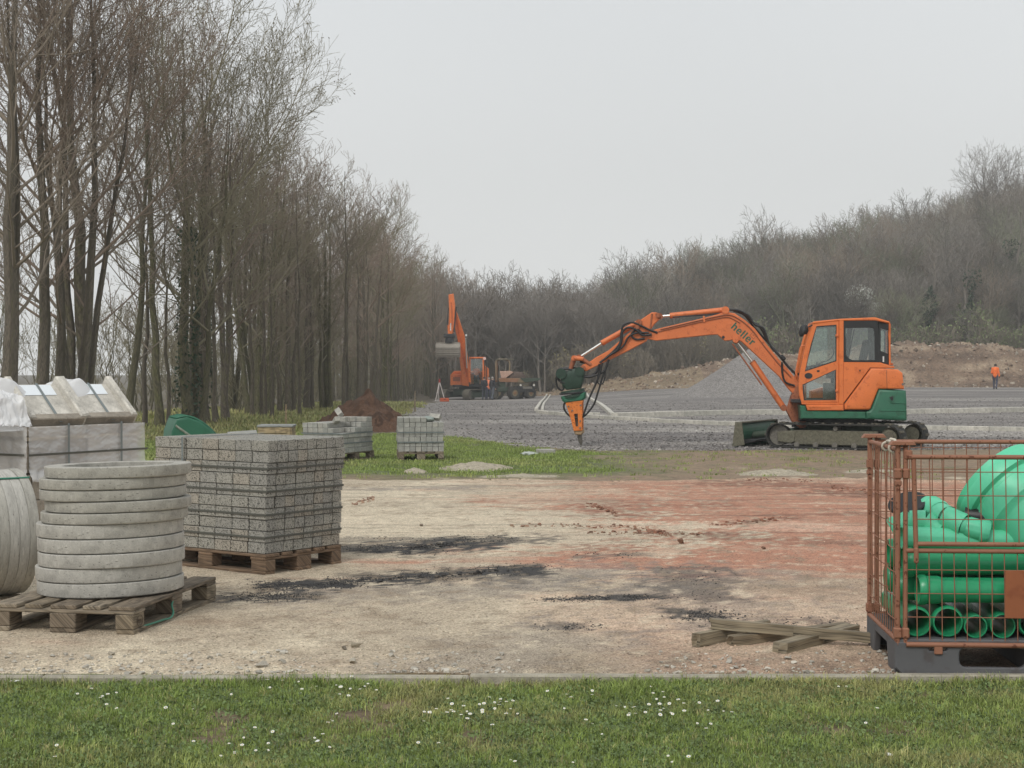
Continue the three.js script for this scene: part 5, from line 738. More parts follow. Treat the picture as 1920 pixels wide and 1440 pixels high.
// ---------------------------------------------------------------- the wood on the hillside
{
  const farO = { tip: 0.012, depth: 3, dens: [0, 2.5, 3.4], el0: 0.4, el1: 1.0, low: 0.34, reach: 4.6, limbs: 15, up: 0.05, minLen: 0.4, vase: 1, wob: 1.3 };
  const kinds = [[0, 0.2, 7.6], [0.05, 0.17, 6.9], [-0.05, 0.22, 8.4], [0.02, 0.15, 6.6]].map(([l, rad, H], i) => growTree(300 + i, { ...farO, stems: i === 3 ? [[0, 0, -0.08, 0, H, rad], [0.3, 0, 0.1, 0.03, H * 0.95, rad * 0.8]] : [[0, 0, l, 0.01, H, rad]] }));
  const geos = kinds.map((k) => mergeGeometries([k.trunk, k.crown])), r = rng(777), tone = () => { const a = r(), v = 0.6 + 0.75 * r(); return a < 0.55 ? [v, v * 0.98, v * 0.96] : a < 0.8 ? [v * 1.08, v * 0.96, v * 0.84] : a < 0.93 ? [v * 0.92, v * 1.04, v * 0.78] : [v * 1.2, v * 1.18, v * 1.12]; };
  const white = mat([0.225, 0.205, 0.18], 0.95), lists = geos.map(() => []), q = new THREE.Quaternion(), up = V(0, 1, 0);
  for (let i = 0; i < 1200; i++) {
    const d = mix(137, 245, Math.pow(r(), 1.25)), u = mix(-0.09, 0.40, r()), x = u * d; if (x < -6 && d < 150) continue; if (x < 1.5 && d > 205) continue; if (u > 0.012 && u < 0.045 && d > 165) continue;
    const s = (0.68 + 0.66 * Math.pow(r(), 1.5)) * (x < 4 ? 0.95 : 0.9) * (d < 145 ? 0.85 : 1); q.setFromAxisAngle(up, r() * 6.28); lists[Math.floor(r() * 4)].push([M4(x, G(x, d) - 0.2, -d, q, [s, s * (0.9 + 0.25 * r()), s]), tone()]);
  }
  lists.forEach((l, i) => scatter('hillside_wood', geos[i], white, l, ['grey brown bare wood covering the hillside', 'bare wood of forked trees mixed into the hillside', 'bare wood of taller trees mixed into the hillside', 'bare wood of small trees mixed into the hillside'][i], 'wood'));
  // undergrowth: twiggy bushes just greening
  const bt0 = growTree(551, { ...farO, tip: 0.012, dens: [0, 3.2, 4], reach: 1.3, limbs: 7, low: 0.15, el0: 0.5, el1: 1.2, stems: [[0, 0, 0.2, 0.1, 2.2, 0.03], [0.3, 0.2, -0.25, 0.1, 2.4, 0.03], [-0.3, 0, 0.05, -0.25, 2.0, 0.03], [0.1, -0.3, 0.35, -0.1, 1.8, 0.03]] });
  const twigs = mergeGeometries([bt0.trunk, bt0.crown]), leaves = leafGeo(bt0.tips.flatMap((p) => [p, [p[0] + (r() - 0.5) * 0.25, p[1] + (r() - 0.5) * 0.25, p[2] + (r() - 0.5) * 0.25]]), 0.14, r), tl = [], ll = [];
  for (let i = 0; i < 430; i++) { const d = mix(131, 150, Math.pow(r(), 1.1)), u = mix(-0.06, 0.37, r()), x = u * d; if (d < 134 && x < 3) continue; const s = 0.6 + 0.75 * r(), v = 0.75 + 0.5 * r(), gr = sst(0.1, 0.26, u) > r() * 1.1; q.setFromAxisAngle(up, r() * 6.28); const m4 = M4(x, G(x, d) - 0.2, -d, q, [s, s * (0.9 + 0.5 * r()), s]); tl.push([m4, [0.2 * v, 0.17 * v, 0.13 * v]]); if (gr || r() < 0.2) ll.push([m4, gr ? [0.17 * v, 0.21 * v, 0.09 * v] : [0.24 * v, 0.21 * v, 0.11 * v]]); }
  scatter('hedge_undergrowth', twigs, mat([1, 1, 1], 0.95), tl, 'low twiggy undergrowth along the foot of the hillside wood', 'undergrowth'); scatter('hedge_leaves', leaves, mat([1, 1, 1], 0.9, null, { two: 1 }), ll, 'young green leaves of the undergrowth at the foot of the hill', 'undergrowth');
  // trees that stand out
  const standout = (px, d, seed, o, mats, label, buds) => { const t = treeThing('lone_tree', seed, { ...farO, ...o }, mats, label, 'tree', undefined, buds); const x = (px - CX) / F * d; t.name = numbered('lone_tree'); t.position.set(x, G(x, d) - 0.1, -d); scene.add(t); return t; };
  standout(1850, 196, 401, { dens: [0, 2.4, 3.2], limbs: 16, reach: 6.5, low: 0.42, up: 0.03, stems: [[0, 0, -0.05, 0, 12.5, 0.3], [0.8, 0, 0.14, 0, 11.5, 0.24]] }, [TM.farBark, TM.farTwig], 'tall wide topped bare tree rising above the ridge of the wooded hill');
  for (const [px, d, H, s] of [[1735, 138.5, 10, 5], [1812, 139, 12, 7], [1885, 146, 15, 9]]) { const t = standout(px, d, 400 + s, { limbs: 9, low: 0.55, reach: 3.2, bend: 2.2, stems: [[0, 0, s % 2 ? 0.06 : -0.05, 0, H, 0.26]] }, [TM.farBark, TM.farTwig], px === 1735 ? 'crooked tree with an ivy clad trunk on the hillside beyond the cab' : px === 1812 ? 'narrow ivy clad trunk on the hillside above the orange clad worker' : 'high ivy clad trunk near the top of the wooded hill'); ivyOn(t, H * 0.7, 0.45, 900, s); t.children[2].geometry = leafGeo((() => { const rr = rng(s), a = []; for (let i = 0; i < 1000; i++) { const y = rr() * H * 0.72, an = rr() * 6.28, k = (0.55 + 0.35 * Math.sin(y * 1.7 + s)) * Math.sqrt(rr()); a.push([Math.cos(an) * k + (s % 2 ? 0.06 : -0.05) * y, y, Math.sin(an) * k]); } return a; })(), 0.26, rng(s + 1)); }
  const bt = standout(1608, 138.5, 431, { limbs: 12, low: 0.6, reach: 1.6, stems: [[0, 0, 0.02, 0, 7.4, 0.1]] }, [TM.farBark, TM.farTwig], 'small tree in white blossom on the hillside above the cab'); 
  { const rr = rng(90), a = []; for (let i = 0; i < 1300; i++) { const two = rr() < 0.3, an = rr() * 6.28, b = Math.acos(2 * rr() - 1), k = Math.cbrt(rr()) * (two ? 0.75 : 1.15) * (0.8 + 0.4 * rr()); a.push([(two ? 1.7 : 0.1) + Math.sin(b) * Math.cos(an) * k * 1.1, (two ? 5.3 : 6.4) + Math.cos(b) * k * 0.8, Math.sin(b) * Math.sin(an) * k]); } const m = new THREE.Mesh(leafGeo(a, 0.22, rr), TM.blossom); m.name = 'blossom'; bt.add(m); }
  const GRC = 'bare trees closing the far end of the site'; const protoFar = [0, 1, 2, 3].map((i) => { const t = new THREE.Group(); t.name = 'far_bare_tree'; t.userData = { category: 'tree' }; for (const [n, g, m] of [['trunk', kinds[i].trunk, TM.farBark], ['crown', kinds[i].crown, TM.farTwig]]) { const q2 = new THREE.Mesh(g, m); q2.name = n; t.add(q2); } return t; });
  for (let i = 0; i < 34; i++) { const px = mix(845, 1130, i / 33) + (r() - 0.5) * 10, d = 134 + r() * 12; plant(protoFar[i % 4], (px - CX) / F * d, d, r() * 6.28, 0.8 + 0.25 * r(), 'bare tree closing the far end of the site behind the dumper', GRC); }
  for (let i = 0; i < 40; i++) { const px = mix(1135, 1930, i / 39) + (r() - 0.5) * 20, d = 140 + r() * 9; if ([1608, 1735, 1812, 1885].some((q2) => Math.abs(q2 - px) < 26)) continue; plant(protoFar[(i * 3) % 4], (px - CX) / F * d, d, r() * 6.28, 0.6 + 0.3 * r(), 'bare tree at the foot of the hillside above the earth bank', 'bare trees at the foot of the hillside'); }
}


// ---------------------------------------------------------------- heaps, bank and kerbs of the building site
function heap(name, label, category, px, py, wpx, hm, deepM, mt, seed, rough = 0.16, n = 40, stretch = 0.5, skew = 0) {
  const c = groundAt(px, py), s = F / -c.z, hw = wpx / 2 / s, g = new THREE.PlaneGeometry(2, 2, n, n).rotateX(-Math.PI / 2), p = g.attributes.position;
  for (let i = 0; i < p.count; i++) {
    let u = p.getX(i), v = p.getZ(i), rr = Math.hypot(u + skew * (1 - Math.abs(u)), v), a = Math.atan2(v, u); const edge = 1 + 0.22 * fbm(Math.cos(a) * 1.3 + seed, Math.sin(a) * 1.3, 3), k = rr / edge;
    const x = u * hw * 1.15, z = v * deepM * 1.15, h = hm * Math.max(0, Math.pow(Math.max(0, 1 - k), stretch + 0.35) * 1.02) + (k < 1 ? rough * fbm(u * 5 + seed, v * 5, 4) * Math.min(1, (1 - k) * 4) * hm : 0);
    p.setXYZ(i, x, k >= 1 ? -0.12 : h - 0.02 + (k > 0.9 ? -0.02 : 0) + 0.0, z);
    p.setY(i, p.getY(i) + G(c.x + x, -c.z - z) - c.y);
  }
  g.computeVertexNormals(); return lone(name, g, mt, label, category, [c.x, c.y, c.z]);
}
const HM = { soil: mat([0.155, 0.083, 0.05], 0.95, T.mud, { bump: 0.05 }), soilDark: mat([0.12, 0.083, 0.065], 0.95, withRepeat(T.mud, 2.5), { bump: 0.08 }), gravel: mat([0.33, 0.31, 0.295], 0.95, withRepeat(T.grit, 7), { bump: 0.05 }), sand: mat([0.50, 0.455, 0.365], 0.95, withRepeat(T.mud, 1.2), { bump: 0.03 }), rock: mat([0.40, 0.345, 0.27], 0.95, withRepeat(T.mud, 3), { bump: 0.1 }) };
heap('soil_heap', 'heap of red brown soil between the pale block packs', 'soil heap', 682, 806, 190, 1.0, 1.6, HM.soil, 3, 0.3, 60, 0.7, -0.1);
heap('gravel_heap', 'large grey gravel heap under the boom of the excavator', 'gravel heap', 1425, 741, 300, 2.7, 5.0, HM.gravel, 8, 0.04, 50, 0.95, 0.12);
{ const a = W(1297, 731, 96), b = W(1345, 701, 97.5); const pts = [[0, 0], [1.5, 0], [3.0, 1.02], [2.6, 1.05]]; const m = lone('sheet_cover', ext(pts, -0.6, 0.6, 0.02), mat([0.19, 0.20, 0.20], 0.6), 'dark grey sheet lying on the foot of the gravel heap', 'sheet', [a.x, G(a.x, 94) - 0.02, -94]); }
heap('dark_soil_heap', 'low dark soil heap at the foot of the earth bank', 'soil heap', 1266, 718, 95, 0.62, 1.4, HM.soilDark, 12, 0.3, 36, 0.7);
heap('dark_soil_heap', 'dark brown soil heap beside the worker in orange', 'soil heap', 1885, 713, 120, 1.6, 2.2, HM.soilDark, 14, 0.2, 36, 0.6); heap('dark_soil_heap', 'dark brown soil heap between the pale rubble and the worker', 'soil heap', 1815, 713, 80, 1.25, 2, HM.soilDark, 17, 0.2, 36, 0.6);
heap('rock_heap', 'pale rubble heap at the foot of the bank behind the excavator', 'rubble heap', 1690, 713, 150, 1.75, 2.6, HM.rock, 22, 0.35, 46, 0.5);
heap('sand_heap', 'low pale sand heap on the grass verge', 'sand heap', 893, 879, 150, 0.13, 0.8, HM.sand, 31, 0.4, 36, 0.6); heap('sand_heap', 'tiny pale sand heap near the neat block pack', 'sand heap', 777, 885, 52, 0.09, 0.25, HM.sand, 33, 0.3, 24, 0.6); heap('sand_heap', 'pale sand heap on the muddy verge below the tracks', 'sand heap', 1455, 889, 150, 0.09, 0.6, HM.sand, 35, 0.5, 36, 0.6); heap('sand_heap', 'flat pale sand patch at the edge of the yard', 'sand heap', 1640, 885, 110, 0.07, 0.5, HM.sand, 36, 0.5, 36, 0.6); heap('sand_heap', 'flat spread of pale sand at the yard edge beside the grass', 'sand heap', 985, 893, 170, 0.05, 0.4, HM.sand, 37, 0.5, 36, 0.6);
{ // earth bank along the foot of the hill
  const nx = 420, nz = 40, g = new THREE.PlaneGeometry(1, 1, nx, nz), p = g.attributes.position, col = [];
  const crest = (px) => interp([[1030, 0.15], [1090, 0.5], [1200, 0.75], [1300, 1.5], [1380, 2.1], [1480, 2.5], [1600, 2.9], [1700, 3.3], [1760, 3.2], [1840, 3.4], [1920, 3.0], [2200, 3.2]], px);
  for (let i = 0; i < p.count; i++) {
    const u = p.getX(i) + 0.5, v = p.getY(i) + 0.5, x = mix(2, 56, u), px = 960 + x / 122 * F, d0 = interp([[2, 128], [12, 120], [20, 117], [56, 114]], x), d = d0 + v * 16; const h = crest(px), prof = sst(0, 0.45, v) * (1 - 0.25 * sst(0.6, 1, v));
    const y = G(x, d0) + h * prof * (1 + 0.22 * fbm(x * 0.35, v * 2, 4)) + 0.55 * prof * fbm(x * 0.9, v * 7, 4) + 0.3 * prof * fbm(x * 3, v * 16, 3) - 0.06 * (v < 0.02 ? 1 : 0); p.setXYZ(i, x, v > 0.97 ? G(x, d) - 1 : y, -d);
    const n = fbm(x * 0.22, v * 3 + y, 4, 3), m = fbm(x * 1.1, v * 6 + y * 2, 3, 7); let c = mix3([0.19, 0.135, 0.098], [0.32, 0.25, 0.185], sst(-0.05, 0.35, n + 0.5 * m)); c = mix3(c, [0.11, 0.078, 0.058], sst(0.0, 0.35, -n + 0.6 * m) * 0.8); if (px < 1320) c = mix3(c, [0.25, 0.2, 0.125], 0.5); col.push(...c);
  }
  g.setAttribute('color', new THREE.Float32BufferAttribute(col, 3)); const uv = g.attributes.uv; for (let i = 0; i < p.count; i++) uv.setXY(i, p.getX(i) + 0.4 * noise(p.getX(i), p.getZ(i)), -p.getZ(i) * 1.2); g.computeVertexNormals();
  const m = new THREE.Mesh(g, mat([1.4, 1.4, 1.4], 0.95, withRepeat(T.mud, 3.5), { vc: 1, bump: 0.15 })); m.name = 'earth_bank'; m.userData.kind = 'structure'; m.userData.label = 'long brown bank of dug earth along the foot of the hill'; scene.add(m);
}
{ // stones and clods lying on the bank
  const r = rng(606), g = []; for (let k = 0; k < 3; k++) { const pts = []; for (let i = 0; i < 11; i++) pts.push(V(r() - 0.5, (r() - 0.5) * 0.8, r() - 0.5).normalize().multiplyScalar(0.8 + 0.3 * r())); g.push(uvs(flat(new ConvexGeometry(pts)))); }
  const bank = scene.getObjectByName('earth_bank').geometry.attributes.position, L = [[], [], []], q = new THREE.Quaternion();
  for (let i = 0; i < 5200; i++) { const k = Math.floor(r() * bank.count), s = 0.05 + 0.16 * Math.pow(r(), 3), v = 0.5 + 0.9 * r(), pale = r() < 0.3; q.set(r() - 0.5, r() - 0.5, r() - 0.5, r() - 0.5).normalize(); L[i % 3].push([M4(bank.getX(k) + (r() - 0.5) * 0.2, bank.getY(k), bank.getZ(k) + (r() - 0.5) * 0.3, q, s), pale ? [0.36 * v, 0.31 * v, 0.25 * v] : [0.22 * v, 0.155 * v, 0.11 * v]]); }
  L.forEach((l, i) => scatter('bank_stones', g[i], mat([1, 1, 1], 0.95), l, ['clods', 'stones', 'lumps'][i] + ' lying on the brown earth bank', 'stones'));
}
// kerb lines set in the gravel
{
  const km = [mat([0.66, 0.63, 0.56], 0.9, T.concrete), mat([0.56, 0.54, 0.48], 0.9, T.concrete)], bed = mat([0.40, 0.375, 0.33], 0.95, withRepeat(T.grit, 3));
  function kerbLine(label, pts, w, h, gap = 0.012) {
    const t = thing('kerb_line', label, 'kerb', [0, 0, 0]), P = pts.map(([x, y]) => groundAt(x, y)), c = new THREE.CatmullRomCurve3(P, false, 'centripetal'), L = c.getLength(), n = Math.max(2, Math.round(L / 1.0)), gs = new Map(), r = rng(Math.round(L * 100));
    for (let i = 0; i < n; i++) { const a = c.getPointAt(i / n), b = c.getPointAt((i + 1) / n), l = Math.round((a.distanceTo(b) - gap) * 50) / 50; if (!gs.has(l)) gs.set(l, uvs(cham(l, h + 0.2, w, 0.012))); const m = new THREE.Mesh(gs.get(l), km[r() < 0.7 ? 0 : 1]); m.name = 'kerb_stone'; const x = (a.x + b.x) / 2, z = (a.z + b.z) / 2; m.position.set(x, G(x, -z) + h - (h + 0.2) / 2 + 0.012 + (r() - 0.5) * 0.012, z); m.rotation.y = Math.atan2(-(b.z - a.z), b.x - a.x); t.add(m); }
    return t;
  }
  kerbLine('pale kerb running from the breaker past the blade of the excavator', [[1008, 774], [1030, 777], [1075, 781], [1150, 787], [1250, 792.5], [1375, 798], [1560, 803], [1760, 806.5], [1935, 809]], 0.14, 0.1);
  kerbLine('pale kerb beside the breaker running away towards the dumper', [[1032, 733], [1020, 749], [1010, 763], [1005, 771]], 0.12, 0.1); kerbLine('second parallel kerb beside the breaker running away towards the dumper', [[1036, 734], [1026, 750], [1018, 763], [1017, 771]], 0.1, 0.06);
  kerbLine('long pale kerb crossing the lot behind the excavator', [[1152, 784], [1250, 781], [1400, 777.5], [1560, 777], [1700, 776], [1935, 772]], 0.3, 0.16); kerbLine('slanting pale kerb behind the breaker', [[1099, 738], [1122, 758], [1150, 782]], 0.16, 0.1); kerbLine('far white kerb below the earth bank', [[1092, 723], [1150, 722.5], [1215, 722]], 0.4, 0.16);
  kerbLine('short pale kerb piece lying beside the breaker', [[1098, 777], [1125, 777]], 0.14, 0.06);
}
// ---------------------------------------------------------------- green bucket and beige crate behind the blocks
{
  const c = groundAt(366, 862), s = -c.z / F, t = thing('excavator_bucket', 'green excavator bucket with teeth lying behind the tall block pack', 'excavator bucket', [c.x, c.y - 0.02, c.z], 0.35);
  t.scale.set(1.0, 1.72, 1.1); const prof = [], w = 0.92; const pts = [[-0.5, 0.0], [-0.46, 0.3], [-0.38, 0.42], [-0.2, 0.44], [0.0, 0.40], [0.22, 0.3], [0.42, 0.16], [0.5, 0.1]];
  const shell = [...pts, ...pts.slice().reverse().map(([x, y]) => [x * 0.94, y - 0.035])]; part('shell', smooth(ext(shell, -w / 2, w / 2, 0.006), 35), EM.green, t);
  for (const q of [-1, 1]) part('side_plate', ext([[-0.49, 0], ...pts.slice(1).map(([x, y]) => [x * 0.985, y - 0.012]), [0.48, 0.03], [0.3, 0]], q * w / 2 - 0.015, q * w / 2 + 0.015, 0.004), EM.green, t);
  part('wear_edge', cyl([-0.4, 0.36, w / 2 + 0.015], [0.36, 0.04, w / 2 + 0.015], 0.014, 0.014, 8), mat([0.30, 0.34, 0.29], 0.7, T.mud), t); for (let i = 0; i < 6; i++) part('rib', tube(pts.slice(2).map(([x, y]) => [x, y + 0.008, -w / 2 + 0.1 + i * 0.145]), 0.012, 5, 14), EM.green, t); for (let i = 0; i < 5; i++) part('tooth', box(0.14, 0.035, 0.07, 0.55, 0.085, -w / 2 + 0.08 + i * 0.19), EM.steel, t);
  const k = groundAt(519, 862), b = thing('beige_crate', 'beige crate with a grey lid behind the tall block pack', 'crate', [k.x, k.y, k.z], 0.02), bm = mat([0.44, 0.35, 0.21], 0.85, T.wood), hk = 0.56;
  part('front_panel', box(0.57, hk, 0.02, 0, hk / 2, 0.25), bm, b); part('rear_panel', box(0.57, hk, 0.02, 0, hk / 2, -0.25), bm, b); for (const q of [-1, 1]) part('side_panel', box(0.02, hk, 0.48, q * 0.275, hk / 2, 0), bm, b); part('batten', box(0.46, 0.04, 0.018, -0.03, hk - 0.08, 0.268), bm, b); part('batten', box(0.04, hk - 0.02, 0.018, 0.24, hk / 2, 0.268), bm, b); part('lid', box(0.6, 0.035, 0.54, 0, hk + 0.018, 0), mat([0.33, 0.34, 0.33], 0.8, T.concrete), b);
  const sl = groundAt(454, 860); lone('leaning_slab', at(cham(0.5, 0.05, 0.4, 0.008), 0, 0.425, 0, 0.1, 0.2, 0.06), M.palePaver[1], 'pale slab lying between the green bucket and the beige crate', 'slab', [sl.x, sl.y, sl.z]);
  const br = groundAt(456, 861); lone('slab_stack', [0, 1, 2, 3, 4].map((i) => box(0.42, 0.076, 0.36, 0.01 * (i % 2), 0.038 + i * 0.0765, 0.004 * i)), M.palePaver[0], 'low stack under the pale slab behind the block pack', 'slab stack', [br.x, br.y, br.z]);
  const st = groundAt(536, 800); lone('marker_stake', [box(0.045, 0.62, 0.03, 0, 0.29, 0, 0.2)], mat([0.55, 0.42, 0.26], 0.8, T.wood), 'fresh wooden marker stake behind the beige crate', 'stake', [st.x, st.y, st.z]); const s3 = groundAt(778, 772); lone('marker_stake', [box(0.05, 0.75, 0.04, 0, 0.36, 0, 0.2)], mat([0.3, 0.25, 0.18], 0.8, T.wood), 'thin wooden stake beside the gravel road', 'stake', [s3.x, s3.y, s3.z]);
  // stakes and tripods near the bank
}
function tripod(px, py, h, col, label, head) { const c = groundAt(px, py), t = thing('survey_tripod', label, 'tripod', [c.x, c.y, c.z], 0.3), sp = h * 0.3, m = mat(col, 0.6); for (let i = 0; i < 3; i++) { const a = i * 2.094 + 0.5; part('leg', [cyl([Math.cos(a) * sp, 0, Math.sin(a) * sp], [0.02 * Math.cos(a), h, 0.02 * Math.sin(a)], 0.028, 0.035, 8)], m, t); } part('head', [cyl([0, h - 0.02, 0], [0, h + 0.04, 0], 0.07, 0.07, 12), box(0.1, 0.2, 0.1, 0, h + 0.14, 0)], head, t); return t; }
tripod(824, 752, 1.35, [0.7, 0.62, 0.58], 'pale survey tripod with a red head beside the second excavator', mat([0.4, 0.05, 0.04], 0.6)); tripod(1707, 712, 1.0, [0.62, 0.55, 0.2], 'yellow survey tripod in front of the pale rubble', mat([0.3, 0.27, 0.12], 0.6));
{ const c = groundAt(831, 753); const t = thing('orange_case', 'orange equipment case beside the pale tripod', 'case', [c.x, c.y, c.z + 0.5], 0.2); part('body', box(0.62, 0.2, 0.35, 0.1, 0.1, 0, 0, 0.03), mat([0.62, 0.12, 0.04], 0.5), t); part('lid', box(0.6, 0.06, 0.33, 0.1, 0.23, 0, 0, 0.02), mat([0.66, 0.14, 0.05], 0.5), t); part('handle', box(0.16, 0.03, 0.02, 0.1, 0.18, 0.185), EM.dark, t);
  const k = groundAt(1737, 713); const b = thing('black_bin', 'small black tub on the lot near the yellow tripod', 'tub', [k.x, k.y, k.z]); part('tub', cyl([0, 0, 0], [0, 0.24, 0], 0.12, 0.15, 14), EM.dark, b); part('rim', new THREE.TorusGeometry(0.15, 0.015, 6, 18).rotateX(Math.PI / 2).translate(0, 0.24, 0), EM.dark, b); }

// ---------------------------------------------------------------- second excavator, facing the viewer, arm raised
{
  const d = 119, S = F / d, cx = 880, by = 741, gx = (cx - CX) / F * d, t = thing('second_excavator', 'orange excavator with a raised arm and wide bucket at the edge of the wood', 'excavator', [gx, CAMH - (by - HY) / S - 0.0, -d], 0);
  t.position.y = G(gx, d) - 0.02; const gy = HY + (CAMH - t.position.y) * S, e = (px, py) => [(px - cx) / S, (gy - py) / S], li = (...c) => { const o = []; for (let i = 0; i < c.length; i += 2) o.push(e(c[i], c[i + 1])); return o; };
  const U = new THREE.Group(); U.name = 'undercarriage'; U.rotation.y = 0.95; t.add(U);
  for (const s of [1, -1]) { const k = new THREE.Group(); k.name = 'track'; U.add(k); const zc = s * 1.1, Lr = 1.55, r = 0.42; const lp = (q) => { const a = []; for (let i = 0; i <= 8; i++) { const w = Math.PI / 2 + Math.PI * i / 8; a.push([-Lr + q * Math.cos(w), r + q * Math.sin(w)]); } for (let i = 0; i <= 8; i++) { const w = -Math.PI / 2 + Math.PI * i / 8; a.push([Lr + q * Math.cos(w), r + q * Math.sin(w)]); } return a; }; part('belt', ext(lp(r), zc - 0.3, zc + 0.3, 0.02, [lp(r - 0.07)]), EM.trackMud, k); part('track_frame', box(2.9, 0.42, 0.4, 0, r, zc), EM.rim, k); part('sprocket', cyl([Lr, r, zc - 0.2], [Lr, r, zc + 0.2], 0.3, 0.3, 18), EM.steel, k); part('idler', cyl([-Lr, r, zc - 0.2], [-Lr, r, zc + 0.2], 0.3, 0.3, 18), EM.steel, k); }
  part('centre_frame', box(2, 0.4, 1.6, 0, 0.6, 0), EM.rim, U); part('swing_ring', cyl([0, 0.75, 0], [0, 1.0, 0], 0.8, 0.8, 24), EM.dark, U);
  const B = new THREE.Group(); B.name = 'upper_body'; B.position.set(0, 0, 0); t.add(B); const og = mat([0.80, 0.19, 0.035], 0.42, T.paint);
  part('platform', box(2.5, 0.16, 3.0, 0.0, 1.08, -0.4), EM.dark, B); part('tool_box', box(0.95, 0.85, 1.0, e(857, 700)[0], 1.55, 0.5, 0, 0.04), og, B); part('tool_box_lid', ext([[-0.42, 0], [0.42, 0], [0.42, 0.22], [-0.2, 0.22]], -0.4, 0.4, 0.03).translate(e(857, 700)[0], 2.0, 0.35), og, B); part('grille', box(0.55, 0.32, 0.02, e(857, 700)[0], 1.6, 1.01), EM.rustArm, B); part('counterweight', box(2.5, 1.05, 0.9, 0, 1.7, -1.9, 0, 0.12), og, B); part('engine_hood', box(2.4, 1.0, 1.3, 0, 1.7, -0.8, 0, 0.08), og, B);
  part('hand_rail', tube([[e(843, 0)[0], 1.4, 0.6], [e(842, 0)[0], 2.5, 0.6], [e(845, 0)[0], 2.62, 0.6], [e(849, 0)[0], 2.55, 0.6]], 0.03, 6, 20), EM.steel, B);
  const K = new THREE.Group(); K.name = 'cab'; B.add(K); const kx = e(894, 700)[0], kw = 1.02, kt = e(0, 671)[1], kb = 1.15; // front of the cab, open frame
  for (const sx of [-1, 1]) for (const sz of [0.95, -0.55]) part('pillar', box(0.09, kt - kb, 0.09, kx + sx * kw / 2, (kt + kb) / 2, sz), og, K); part('roof', box(kw + 0.12, 0.12, 1.7, kx, kt, 0.2, 0, 0.04), og, K); part('floor', box(kw, 0.12, 1.6, kx, kb, 0.2), EM.dark, K); part('rear_wall', box(kw, 0.9, 0.06, kx, kb + 0.5, -0.55), EM.dark, K); part('windscreen', box(kw - 0.1, kt - kb - 0.2, 0.006, kx, (kt + kb) / 2, 0.95, 0, 0.001), EM.glass, K); for (const sx of [-1, 1]) part('side_pane', box(0.006, kt - kb - 0.2, 1.4, kx + sx * kw / 2, (kt + kb) / 2, 0.2, 0, 0.001), EM.glass, K); part('seat', [box(0.5, 0.14, 0.5, kx, kb + 0.5, 0.05), box(0.5, 0.75, 0.12, kx, kb + 0.9, -0.24), box(0.4, 0.42, 0.4, kx, kb + 0.27, 0.05)], EM.seat, K); part('work_lamp', [cyl([kx + 0.62, kt - 0.05, 0.95], [kx + 0.62, kt - 0.05, 1.08], 0.1, 0.12, 12)], mat([0.72, 0.5, 0.46], 0.4), K); part('side_cover', ext([[0, 0], [0.42, 0], [0.36, 1.25], [0.05, 1.5]], -0.9, 0.4, 0.05).translate(kx + kw / 2 + 0.05, kb, 0), og, K); part('rail', tube([[kx + 0.75, kb + 0.2, 0.8], [kx + 0.72, kt - 0.3, 0.7], [kx + 0.6, kt + 0.02, 0.4]], 0.03, 6, 12), EM.dark, K);
  // boom leans up and to the side, arm hangs down in front of it
  const bx = e(874, 0)[0];
  const boom = part('boom', smooth((() => { const g = ext(li(867, 722, 880, 724, 878, 690, 873, 630, 858, 585, 852, 575, 849, 590, 860, 640, 865, 690), -0.22, 0.22, 0.03); const p = g.attributes.position; for (let i = 0; i < p.count; i++) p.setZ(i, p.getZ(i) + 0.9 + 1.6 * Math.sin(clamp((p.getY(i) - 0.9) / 6.2, 0, 1) * 1.5)); g.computeVertexNormals(); return g; })(), 30), og, B);
  part('boom_cylinder', cyl([...e(882, 716), 1.5], [...e(873, 640), 2.3], 0.09, 0.07, 12), og, B); part('boom_rod', cyl([...e(877, 690), 2.1], [...e(875, 636), 2.6], 0.05, 0.05, 10), EM.chrome, B); part('boom_pin', cyl([bx - 0.3, 1.35, 1.0], [bx + 0.3, 1.35, 1.0], 0.2, 0.2, 14), EM.dark, B); part('work_lamp', box(0.12, 0.16, 0.12, ...e(876, 630), 2.65), M.white, B);
  part('arm', smooth(ext(li(844, 556, 853, 554, 856, 575, 853, 626, 843, 628, 845, 585), 2.5, 2.95, 0.03), 30), og, B); part('arm_tip', ext(li(842, 612, 852, 612, 851, 628, 843, 628), 2.95, 3.15, 0.02), og, B); part('arm_cylinder', cyl([...e(847, 570), 3.05], [...e(848, 608), 3.12], 0.09, 0.09, 12), og, B); part('arm_rod', cyl([...e(848, 606), 3.1], [...e(848, 622), 3.15], 0.05, 0.05, 10), EM.chrome, B); part('hose', [tube([[...e(858, 578), 2.7], [...e(856, 600), 2.8], [...e(854, 624), 2.95]], 0.05, 6, 12), tube([[...e(844, 580), 3], [...e(842, 604), 3.1], [...e(843, 624), 3.1]], 0.035, 6, 12)], EM.hose, B);
  part('tilt_rotator', [box(0.85, 0.28, 0.7, ...e(846, 631), 2.9, 0, 0.05), cyl([...e(846, 642), 2.9], [...e(846, 634), 2.9], 0.34, 0.3, 18), box(0.5, 0.25, 0.5, ...e(844, 641), 2.9)], EM.dark, B);
